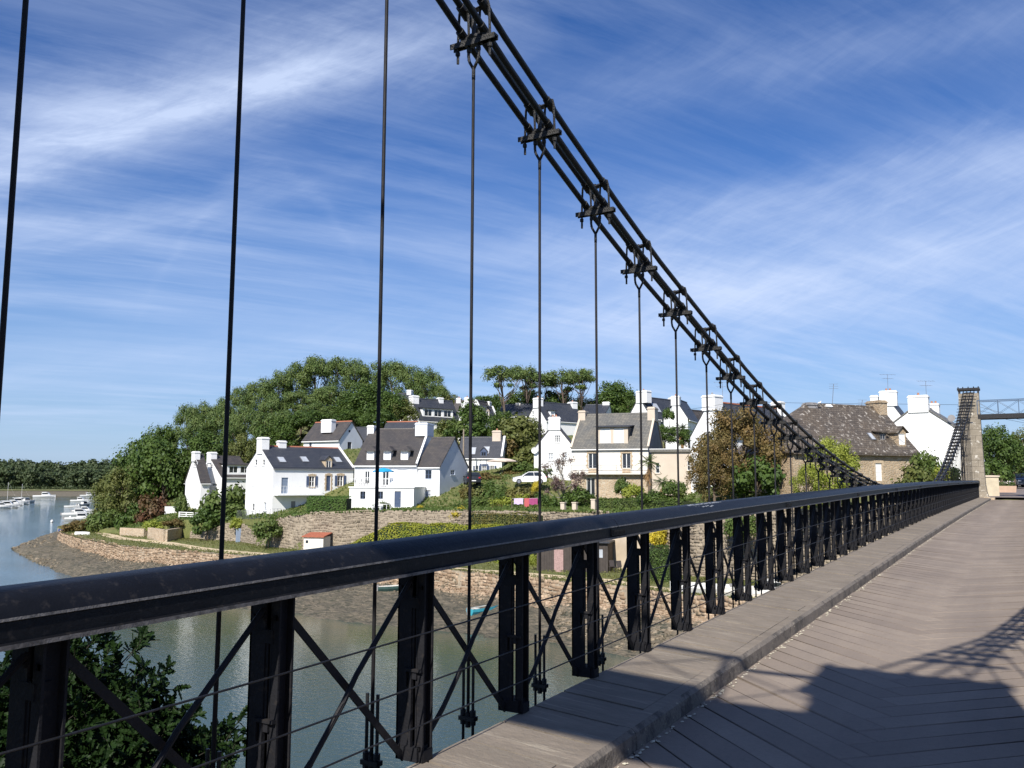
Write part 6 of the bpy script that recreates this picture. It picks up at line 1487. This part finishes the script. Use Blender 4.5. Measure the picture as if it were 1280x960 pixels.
bo = [('white motor boat at the near end of the left raft of boats', 2, 634.5, 330, 6.5, .4, 'cabin', 0), ('white sailing boat with a bare mast in the left raft', 9, 633, 338, 7.5, .3, 'cabin', 10), ('white boat with dark canopy, third in the left raft', 13.5, 631.5, 352, 6, .5, 'cabin', 0),
      ('white motor boat in the middle of the left raft', 18, 631, 366, 6.5, .2, 'cabin', 0), ('larger white motor boat above the middle of the raft', 22.5, 629.5, 385, 8, .45, 'cabin', 0), ('white boat with thin mast near the far end of the raft', 27, 627, 410, 7, .2, 'cabin', 9),
      ('white motor boat at the far right end of the raft', 34, 627.5, 410, 6.5, .9, 'cabin', 0), ('white motor boat moored alone near the far bank', 57, 624.2, 520, 12, .15, 'cabin', 0), ('pale boat half hidden by the tree at the far bank', 111, 622, 560, 9, .3, 'cabin', 0),
      ('small white motor boat beyond the jetty boats', 101, 628.5, 430, 8, .1, 'cabin', 0), ('low white open boat left of the jetty boats', 92, 636, 345, 5.5, .1, 'open', 0), ('white boat with a tall wheelhouse behind the big cruisers', 106, 632.5, 365, 6.5, 1.2, 'cabin', 0),
      ('large white cruiser moored beside the point', 100, 645, 262, 8.5, .25, 'cabin', 0), ('white cruiser nearest the point, under the tree', 103, 650.5, 235, 7.5, .3, 'cabin', 0), ('white boat moored behind the large cruiser', 107, 641, 292, 7, .2, 'cabin', 0)]
for lab, x, y, d, L, hd, kd, mast in bo: boat(lab, x, y, d, L*(1.25 if x < 40 else 1), YAW+hd+math.pi*.02, kd, mast=mast, z=wz-.18, group='white boats moored on the river')
boat('turquoise rowing boat drawn up on the mud', 608, 768, 70.2, 3.3, YAW+.75, 'open', blue_h, name='rowing_boat')
boat('dull teal rowing boat on the mud, almost hidden under the handrail', 494, 730, 79.5, 2.8, YAW+.3, 'open', teal_h, name='rowing_boat', z=-9.95)
b_ = boat('white dinghy lying upside down on the grass of the point', 107, 670, 126, 0+2.0, YAW+.05, 'x', name='upturned_dinghy', z=-7.45); b_.rotation_euler = (math.pi, 0, YAW+.1)
boat('small dark blue boat at the corner of the quay', 84, 665, 136.5, 1.6, YAW+.4, 'open', tarp_b, name='blue_dinghy', z=-8.05)
boat('white boat hull stored on the grass, seen through the railing', 872, 735, 63.3, 4.2, YAW+2.9, 'open', name='stored_boat', z=-8.0)
boat('cream boat stored on the grass right of the white hull, seen through the railing', 925, 740, 62, 3.4, YAW+.2, 'open', m_cream, name='stored_boat', z=-8.0)
boat('blue-covered boat at the foot of the harbour wall, seen through the railing', 998, 735, 62.0, 3.6, YAW+.1, 'open', tarp_b, name='stored_boat', z=-8.0)
boat('white boat below the harbour wall under the far railing', 960, 738, 61.5, 3.2, YAW+.2, 'cabin', name='stored_boat', z=-8.0)
for i, (x, y, d) in enumerate(((68, 654, 226), (90.5, 649, 250), (91, 645, 275))):
    q = MB(); q.tube([(0, 0, -.1), (0, 0, .15), (0, 0, .45), (0, 0, .62)], [.22, .38, .30, .08], 10); q.box((0, 0, .7), (.08, .08, .14))
    p = W(kaz(x)*d, d, ZW); o = link('mooring_buoy', q.mesh('mooring_buoy', hull_w, True), None, p); tag(o, ['white mooring buoy floating alone off the point', 'white mooring buoy closest to the large cruiser', 'white buoy just behind the cruiser bow'][i], 'buoy', 'mooring buoys')
# reed-thin white pole in the water by the oak
q = MB(); q.tube([(0, 0, -1), (0, 0, 2.2)], .04, 6); q.box((0, 0, 2.25), (.12, .12, .1)); p = W(kaz(125)*44, 44, ZW); tag(link('mooring_pole', q.mesh('mooring_pole', m_trim), None, p), 'thin white mooring pole standing in the water near the foreground oak', 'pole')

# cars
tyre = mat('tyre_rubber', (.02, .02, .02), .9, .2, 5); rim_m = mat('wheel_rim', (.45, .45, .46), .3, .1, 5, metal=.7)
def car(name, label, x, y, d, heading, paint, kind='hatch'):
    p = W(kaz(x)*d, d, zpix(x, y, d)); o = thing(name, label, 'car', p); o.rotation_euler = (0, 0, heading); L, Wd = 4.1, 1.72
    prof = [(-2.02, .32), (-2.04, .72), (-1.92, .98), (-1.0, 1.02) if False else (-1.86, 1.05), (-1.55, 1.42), (-.9, 1.50), (.15, 1.47), (1.0, 1.0), (1.75, .84), (2.02, .66), (2.04, .34), (1.75, .26), (-1.7, .26)]
    q = MB(); n = len(prof); rings = []
    for yy, k in ((-Wd/2+.02, .0), (-Wd/2, .5), (0, 1), (Wd/2, .5), (Wd/2-.02, .0)):
        ring = []
        for a, b__ in prof:
            inset = .16*max(0, (b__-.98)/.5); ring.append((a*(.985 if abs(yy) > .5 else 1), (abs(yy)-inset if yy > 0 else -(abs(yy)-inset)) if yy else 0, b__+(.02 if yy == 0 and b__ > .9 else 0)))
        rings.append(ring)
    b0 = len(q.v)
    for r_ in rings: q.v += r_
    for i in range(4):
        for k in range(n): q.f.append((b0+i*n+k, b0+i*n+(k+1) % n, b0+(i+1)*n+(k+1) % n, b0+(i+1)*n+k)); q.mi.append(0)
    q.f.append(tuple(b0+k for k in reversed(range(n)))); q.f.append(tuple(b0+4*n+k for k in range(n))); q.mi += [0, 0]
    link('body', q.mesh('body', paint), o)
    q = MB()
    for sg in (-1, 1):
        for a, b__, c_, d_ in ((-1.45, -.55, -1.30, -.50), (-.48, .78, -.44, .12)):
            q.poly([(a, sg*(Wd/2+.006), 1.02), (b__, sg*(Wd/2+.006), 1.02), (d_, sg*(Wd/2-.13), 1.40), (c_, sg*(Wd/2-.13), 1.40)])
    link('side_window', q.mesh('side_window', dkwin), o)
    q = MB(); q.poly([(1.02, -.74, 1.03), (1.02, .74, 1.03), (.22, .62, 1.47), (.22, -.62, 1.47)]); link('windscreen', q.mesh('windscreen', dkwin), o)
    q = MB(); q.poly([(-1.90, -.70, 1.09), (-1.90, .70, 1.09), (-1.61, .60, 1.41), (-1.61, -.60, 1.41)]); link('rear_window', q.mesh('rear_window', dkwin), o)
    for a in (-1.28, 1.28):
        for sg in (-1, 1):
            q = MB(); q.tube([(a, sg*(Wd/2-.2), .31), (a, sg*(Wd/2+.012), .31)], .31, 14); wh = link('wheel', q.mesh('wheel', tyre), o)
            q = MB(); q.tube([(a, sg*(Wd/2), .31), (a, sg*(Wd/2+.022), .31)], .20, 12); link('rim', q.mesh('rim', rim_m), wh)
    q = MB()
    for sg in (-1, 1): q.box((-2.02, sg*.68, .86), (.06, .22, .16))
    link('tail_light', q.mesh('tail_light', mat('red_lens', (.45, .02, .02), .3, .1, 5)), o)
    q = MB()
    for sg in (-1, 1): q.box((1.93, sg*.66, .70), (.16, .30, .13))
    link('headlight', q.mesh('headlight', mat('clear_lens', (.7, .72, .75), .15, .1, 5)), o)
    for a in (2.06, -2.055): q = MB(); q.box((a, 0, .50), (.02, .50, .11)); link('number_plate', q.mesh('number_plate', m_trim), o)
    for sg in (-1, 1): q = MB(); q.box((.78, sg*(Wd/2+.08), 1.0), (.10, .18, .12)); link('mirror', q.mesh('mirror', paint), o)
    return o
car('parked_car', 'white hatchback parked on the lane left of the plum tree', 662, 605, 104.5, YAW+math.pi, mat('white_car_paint', (.80, .80, .80), .2, .03, 2))
car('parked_car', 'dark car parked beside the grey gable, half hidden by the hanger rod', 590, 606, 106, YAW+math.pi*.55, mat('dark_car_paint', (.025, .028, .035), .2, .1, 2))
car('parked_car', 'dark grey car facing the viewer at the right edge beyond the bridge', 1274, 609.5, 90, YAW-math.pi*.56, mat('graphite_car_paint', (.05, .055, .065), .2, .1, 2))

# things beyond the far pylon
cream_st = mat('cream_cut_stone', (.60, .52, .38), .9, .2, 2, bump=.3)
def blk(name, label, cat, x, ybase, d, w_, dep, h, m_, rot=0.0):
    p = W(kaz(x)*d, d, zpix(x, ybase, d)); o = thing(name, label, cat, p); o.rotation_euler = (0, 0, rot); return o
o = blk('gate_pier', 'cream stone block with flat cap just right of the far pylon', 'stone pier', 1239.5, 620.5, 63.5, .9, .9, 1.3, cream_st, .1)
q = MB(); q.box((0, 0, .55), (.82, 1.2, 1.7)); link('body', q.mesh('body', cream_st), o); q = MB(); q.box((0, 0, 1.46), (.96, 1.34, .12)); link('cap', q.mesh('cap', m_beige), o)
o = blk('flower_planter', 'pinkish concrete planter with flowers at the end of the bridge', 'planter', 1257, 615, 68, 1, 1, 1, m_beige, .15)
q = MB(); q.box((0, 0, .22), (1.25, .7, .50), taper=1.08); link('trough', q.mesh('trough', mat('pink_concrete', (.55, .38, .27), .9, .15, 3)), o)
rg2 = np.random.default_rng(2); V, Fc = leaf_quads(rg2.uniform(-1, 1, (420, 3))*[.6, .32, .16]+[0, 0, .60], rg2.normal(size=(420, 3)), .11, rg2); link('foliage', mesh_np('foliage', V, Fc, [L_bush]), o)
V, Fc = leaf_quads(rg2.uniform(-1, 1, (60, 3))*[.58, .32, .08]+[0, 0, .76], rg2.normal(size=(60, 3)), .10, rg2); link('flowers', mesh_np('flowers', V, Fc, [mat('pale_petals', (.75, .68, .66), .7, .1, 9)]), o)

# parasol on the terrace, awning, furniture
def parasol(name, label, x, ytop, d, zbase, r_, m_, tilt=0):
    p = W(kaz(x)*d, d, zbase); o = thing(name, label, 'parasol', p); zt = zpix(x, ytop, d)-zbase
    q = MB(); q.tube([(0, 0, 0), (0, 0, zt)], .025, 6); link('pole', q.mesh('pole', m_alu), o)
    q = MB(); n = 8; b0 = 0; q.v.append((0, 0, zt)); 
    for ring, (rr_, dz_) in enumerate(((.5, -.12), (1.0, -.36), (1.0, -.50))):
        for k in range(n): a = k*2*math.pi/n; s_ = 1 if ring < 2 else .985; q.v.append((r_*rr_*s_*math.cos(a), r_*rr_*s_*math.sin(a), zt+dz_-(.04 if k % 2 else 0)))
    for k in range(n):
        q.f.append((0, 1+k, 1+(k+1) % n)); q.mi.append(0)
        for g_ in (0, 1): q.f.append((1+g_*n+k, 1+g_*n+(k+1) % n, 1+(g_+1)*n+(k+1) % n, 1+(g_+1)*n+k)); q.mi.append(0)
    link('canopy', q.mesh('canopy', m_), o)
    for k in range(n): a = k*2*math.pi/n; q = MB(); q.tube([(0, 0, zt-.5), (r_*.98*math.cos(a), r_*.98*math.sin(a), zt-.37)], .010, 4); link('rib', q.mesh('rib', m_alu), o)
    q = MB(); q.box((0, 0, .05), (.5, .5, .1)); link('base', q.mesh('base', m_greydk), o)
parasol('parasol', 'bright blue parasol open on the roof terrace', 479, 584.5, 102.5, terr.ze+.14, 1.25, mat('bright_blue_canvas', (.02, .36, .68), .7, .15, 3))
parasol('parasol', 'pale peach awning parasol at the right end of the low white house', 628, 572.5, 116, zg(628, 116), 2.1, mat('peach_canvas', (.72, .60, .50), .8, .1, 3))
def chair(label, p, rot, m_, grp):
    o = thing('garden_chair', label, 'chair', p, grp); o.rotation_euler = (0, 0, rot)
    q = MB(); q.box((0, 0, .42), (.46, .46, .04)); link('seat', q.mesh('seat', m_), o); q = MB(); q.box((0, .22, .72), (.46, .04, .56), ax=(Vector((1, 0, 0)), Vector((0, .97, .22)), Vector((0, -.22, .97)))); link('backrest', q.mesh('backrest', m_), o)
    for a in (-.2, .2):
        for b__ in (-.2, .2): q = MB(); q.box((a, b__, .2), (.035, .035, .40)); link('leg', q.mesh('leg', m_), o)
zt = terr.ze+.14
for i, (x, d) in enumerate(((447, 103), (454, 103.2), (489, 103))):
    p = W(kaz(x)*d, d, zt); chair(['grey garden chair at the left end of the roof terrace', 'second grey garden chair on the left of the roof terrace', 'grey garden chair right of the blue parasol on the terrace'][i], p, YAW+(1.6 if i < 2 else 3.4), m_greydk if i < 2 else m_trim, 'terrace chairs')
def table(label, p, m_):
    o = thing('garden_table', label, 'table', p); q = MB(); q.box((0, 0, .72), (1.1, .8, .04)); link('tabletop', q.mesh('tabletop', m_), o)
    for a in (-.48, .48):
        for b__ in (-.33, .33): q = MB(); q.box((a, b__, .35), (.05, .05, .70)); link('leg', q.mesh('leg', m_), o)
table('small grey table on the roof terrace near the left chairs', W(kaz(461)*103, 103, zt), m_greydk); table('white garden table on the lawn before the terrace block', W(kaz(482)*97, 97, zg(482, 97)), m_trim)
for i, (x, d) in enumerate(((762, 76.6), (771, 76.2))): p = W(kaz(x)*d, d, zg(x, d)+.05); chair(['dark deckchair beside the shed, the left of the pair', 'dark deckchair beside the shed, the right of the pair'][i], p, YAW+3.6, mat('dark_canvas', (.06, .05, .05), .8, .2, 4), 'deckchairs by the shed')
# shed with a plank door
o = thing('garden_shed', 'dark wooden shed with a weathered pink door, seen through the railing', 'shed', at(715, 712, 77.4)); c0 = ORIG[o.name].copy(); sd_m = islandmat('dark_shed_boards', (.055, .045, .04), (.085, .07, .06), .9, 3, .6); 
P0 = W(kaz(671)*78, 78, -8); P1 = W(kaz(759)*76.2, 76.2, -8); e_ = (P1-P0); L = e_.length; e_.normalize(); n_ = Vector((e_.y, -e_.x, 0)); n_ = -n_ if n_.dot(FH) > 0 else n_
nb_ = int(L/.22)
for k in range(nb_):
    a = L*k/nb_; q = MB(); dd_ = .0 if k % 2 else .012
    if not (L*.24 < a < L*.36): fbox(q, P0, e_, n_, a+.004, a+L/nb_-.004, -8.1, -5.35, -.05, dd_); q.build('board', sd_m, o)
q = MB(); fbox(q, P0, e_, n_, 0, L, -8.1, -5.4, -2.6, -.052); q.build('body', sd_m, o)
q = MB(); fbox(q, P0, e_, n_, L*.24+.05, L*.36+.12, -8.0, -6.0, -.05, .03); q.build('door', mat('weathered_pink_door', (.42, .28, .26), .9, .35, 9), o)
q = MB(); fbox(q, P0, e_, n_, -.2, L+.2, -5.34, -5.22, -2.8, .3); q.build('roof', m_slate, o)
q = MB(); fbox(q, P0, e_, n_, L*.88, L*.93, -6.6, -5.9, -.02, .02); q.build('window', m_curtain, o)
# little white hut with red roof by the retaining wall
p = at(396, 690, 95); o = thing('white_hut', 'tiny white hut with a red tiled roof against the retaining wall', 'hut', (p.x, p.y, -8)); o.rotation_euler = (0, 0, YAW-.25)
q = MB(); q.box((0, 0, .95), (2.3, 1.7, 2.0)); link('wall', q.mesh('wall', m_cream), o)
q = MB(); q.hexa([(-1.3, -1.05, 1.92), (1.3, -1.05, 1.92), (1.3, 1.0, 2.25), (-1.3, 1.0, 2.25), (-1.3, -1.05, 2.02), (1.3, -1.05, 2.02), (1.3, 1.0, 2.35), (-1.3, 1.0, 2.35)]); link('roof', q.mesh('roof', mat('red_roof_tiles', (.42, .13, .07), .85, .35, 5)), o)
q = MB(); q.box((-.75, -.87, 1.45), (.28, .06, .28)); link('window', q.mesh('window', m_glass), o); q = MB(); q.box((.45, -.87, .85), (.75, .05, 1.7)); link('door', q.mesh('door', m_cream), o)
# blue door in the garden wall
O_ = W(kaz(302)*109.4, 109.4, -7.9); o = thing('blue_garden_door', 'arched blue wooden door set in the ivy-covered garden wall', 'door', O_); q = MB()
for k in range(5): fbox(q, O_, RH, -FH, -.45+.18*k, -.45+.18*k+.17, -7.9, -7.9+1.75+.16*math.sin((k+.5)/5*math.pi), 0, .06)
q.build('boards', m_bluegrey, o)
# clothes line
o = thing('clothes_line', 'clothes line with posts above the mixed hedge', 'clothes line', at(655, 640, 92)); A = at(640, 623, 92.5); B_ = at(676, 622.5, 91.5); q = MB(); q.tube([A, A.lerp(B_, .5)+Vector((0, 0, -.05)), B_], .008, 4); q.build('line', m_trim, o)
for P_ in (A, B_): q = MB(); q.box((P_.x, P_.y, P_.z-.9), (.07, .07, 1.9)); q.build('post', bark, o)
for i, (x0, x1, h_, col, nm, lab) in enumerate(((642.5, 654, .62, (.62, .50, .72), 'lilac_towel', 'lilac towel hanging at the left of the clothes line'), (655.5, 661.5, .88, (.50, .11, .12), 'red_shirt', 'red shirt hanging in the middle of the clothes line'), (660.5, 672, .68, (.34, .06, .17), 'magenta_towel', 'magenta towel hanging at the right of the clothes line'))):
    f0, f1 = (x0-640)/36, (x1-640)/36; a, b__ = A.lerp(B_, f0), A.lerp(B_, f1); q = MB(); n = 8; off = FH*(.02 if i == 1 else 0)
    for sgn in (0, .012):
        for k in range(n):
            pts = []
            for kk, zz in ((k, 0), (k+1, 0), (k+1, -h_), (k, -h_)): pts.append(a.lerp(b__, kk/n)+FH*(.03*math.sin(kk*1.9+i)*(1 if zz else .2)+sgn)-off+Vector((0, 0, zz*(1-.08*math.sin(kk*1.3)) if zz else 0)))
            q.poly(pts)
    ob = thing(nm, lab, 'laundry', a, 'laundry on the line'); q.build('cloth', mat(nm+'_cloth', col, .9, .15, 4), ob)
# white fence by the leftmost house, railings below the long house
def railfence(name, label, pts, H, m_, step=.35, rails=(0.05, .98), cat='fence', bw=.05):
    P = [W(kaz(x)*d, d, zpix(x, y, d)) for x, y, d in pts]; o = thing(name, label, cat, P[0]); 
    for a, b__ in zip(P[:-1], P[1:]):
        L = (b__-a).length; n = max(2, int(L/step))
        for k in range(n): p = a.lerp(b__, k/n); q = MB(); q.box(p+Vector((0, 0, H/2)), (bw, bw, H)); q.build('post', m_, o)
        for r_ in rails: q = MB(); q.bar(a+Vector((0, 0, H*r_)), b__+Vector((0, 0, H*r_)), bw*.8, bw*1.6, side=(0, 0, 1)); q.build('rail', m_, o)
railfence('white_fence', 'white slatted garden fence below the leftmost white house', [(226, 648, 119.5), (262, 650, 117)], .9, m_trim, 1.2, (.35, .65, .95), bw=.12)
railfence('metal_railing', 'thin metal railing at the foot of the tall gable of the long white house', [(298, 648, 109), (312, 648.5, 105), (353, 646, 103.5)], 1.0, m_alu, .5, bw=.03)
# posts on the garden wall right of the plum tree
for i, (x, y, d) in enumerate(((704, 641, 86.5), (718.5, 641, 85.5), (742, 637, 86))):
    q = MB(); q.box((0, 0, .35), (.42, .42, 1.2)); q.box((0, 0, .99), (.52, .52, .09)); tag(link('gate_pillar', q.mesh('gate_pillar', m_beige), None, W(kaz(x)*d, d, zpix(x, y, d))), ['short stone pillar at the left of the garden steps', 'taller stone pillar on the garden wall, middle one', 'stone pillar with flower pot at the right of the steps'][i], 'pillar', 'garden wall pillars')
slab_wall('stepped_wall', 'low stepped block wall under the stone house terrace', [(719, 85), (748, 84.4)], -4.2, -2.95, m_rubble, .4, cap=m_beige)
# utility pole with wires
q = MB(); q.tube([(0, 0, -1), (0, 0, 6.6)], [.14, .09], 8); p = W(kaz(579)*117, 117, zg(579, 117)); tag(link('utility_pole', q.mesh('utility_pole', mat('weathered_pole_wood', (.33, .27, .20), .9, .3, 6)), None, p), 'bare wooden utility pole in front of the low white house', 'pole')
q = MB(); wp = [at(860, 512, 96), at(905, 505, 92), at(960, 503, 84), at(1040, 504.5, 78), at(1120, 505, 76), at(1203, 506, 74)]; o0 = wp[0]; ob = MB(); ob.tube([p_-o0 for p_ in wp], .018, 4)
tag(link('overhead_cable', ob.mesh('overhead_cable', m_black), None, o0), 'thin overhead cable crossing the sky above the old stone house', 'cable')
# television aerials on their own masts beyond the roofs
for i, (x, y, d) in enumerate(((1042, 515, 96), (1078, 515, 95))):
    p = W(kaz(x)*d, d, zpix(x, y, d)-1.0); q = MB(); q.tube([p, at(x, 480 if i == 0 else 500, d)], .03, 5); t_ = at(x, 480 if i == 0 else 500, d)
    for k in range(3): q.tube([t_-RH*.5+Vector((0, 0, -.25*k)), t_+RH*.5+Vector((0, 0, -.25*k))], .016, 4)
    oo = thing('roof_aerial', ['tall thin aerial mast above the middle of the old stone roof', 'short aerial above the right part of the old stone roof'][i], 'aerial', p, 'aerials behind the old stone house'); q.build('mast', m_alu, oo)
# gull on the old chimney
gp = at(1024, 504.6, 79.6); q = MB(); q.tube([gp+RH*-.18, gp+RH*-.05+Vector((0, 0, .06)), gp+RH*.10+Vector((0, 0, .10)), gp+RH*.16+Vector((0, 0, .22)), gp+RH*.24+Vector((0, 0, .23))], [.02, .08, .08, .045, .012], 8); q.tube([gp+RH*.0, gp+RH*.0+Vector((0, 0, -.12))], .012, 5)
o = thing('seagull', 'white gull standing on the old stone house chimney', 'bird', gp); q.build('body', hull_w, o, smooth=True)
# bicycle-like clutter is left out; white bench on the lawn
q = MB(); 
o = thing('garden_bench', 'white bench on the lawn in front of the terrace block', 'bench', W(kaz(472)*96.5, 96.5, zg(472, 96.5)))
for k in range(3): q = MB(); q.box((0, -.12+.12*k, .42), (1.3, .10, .035)); link('slat', q.mesh('slat', m_trim), o)
for k in range(2): q = MB(); q.box((0, .22, .60+.16*k), (1.3, .03, .10)); link('slat', q.mesh('slat', m_trim), o)
for a in (-.55, .55): q = MB(); q.box((a, .05, .30), (.06, .40, .60)); link('leg', q.mesh('leg', m_trim), o)
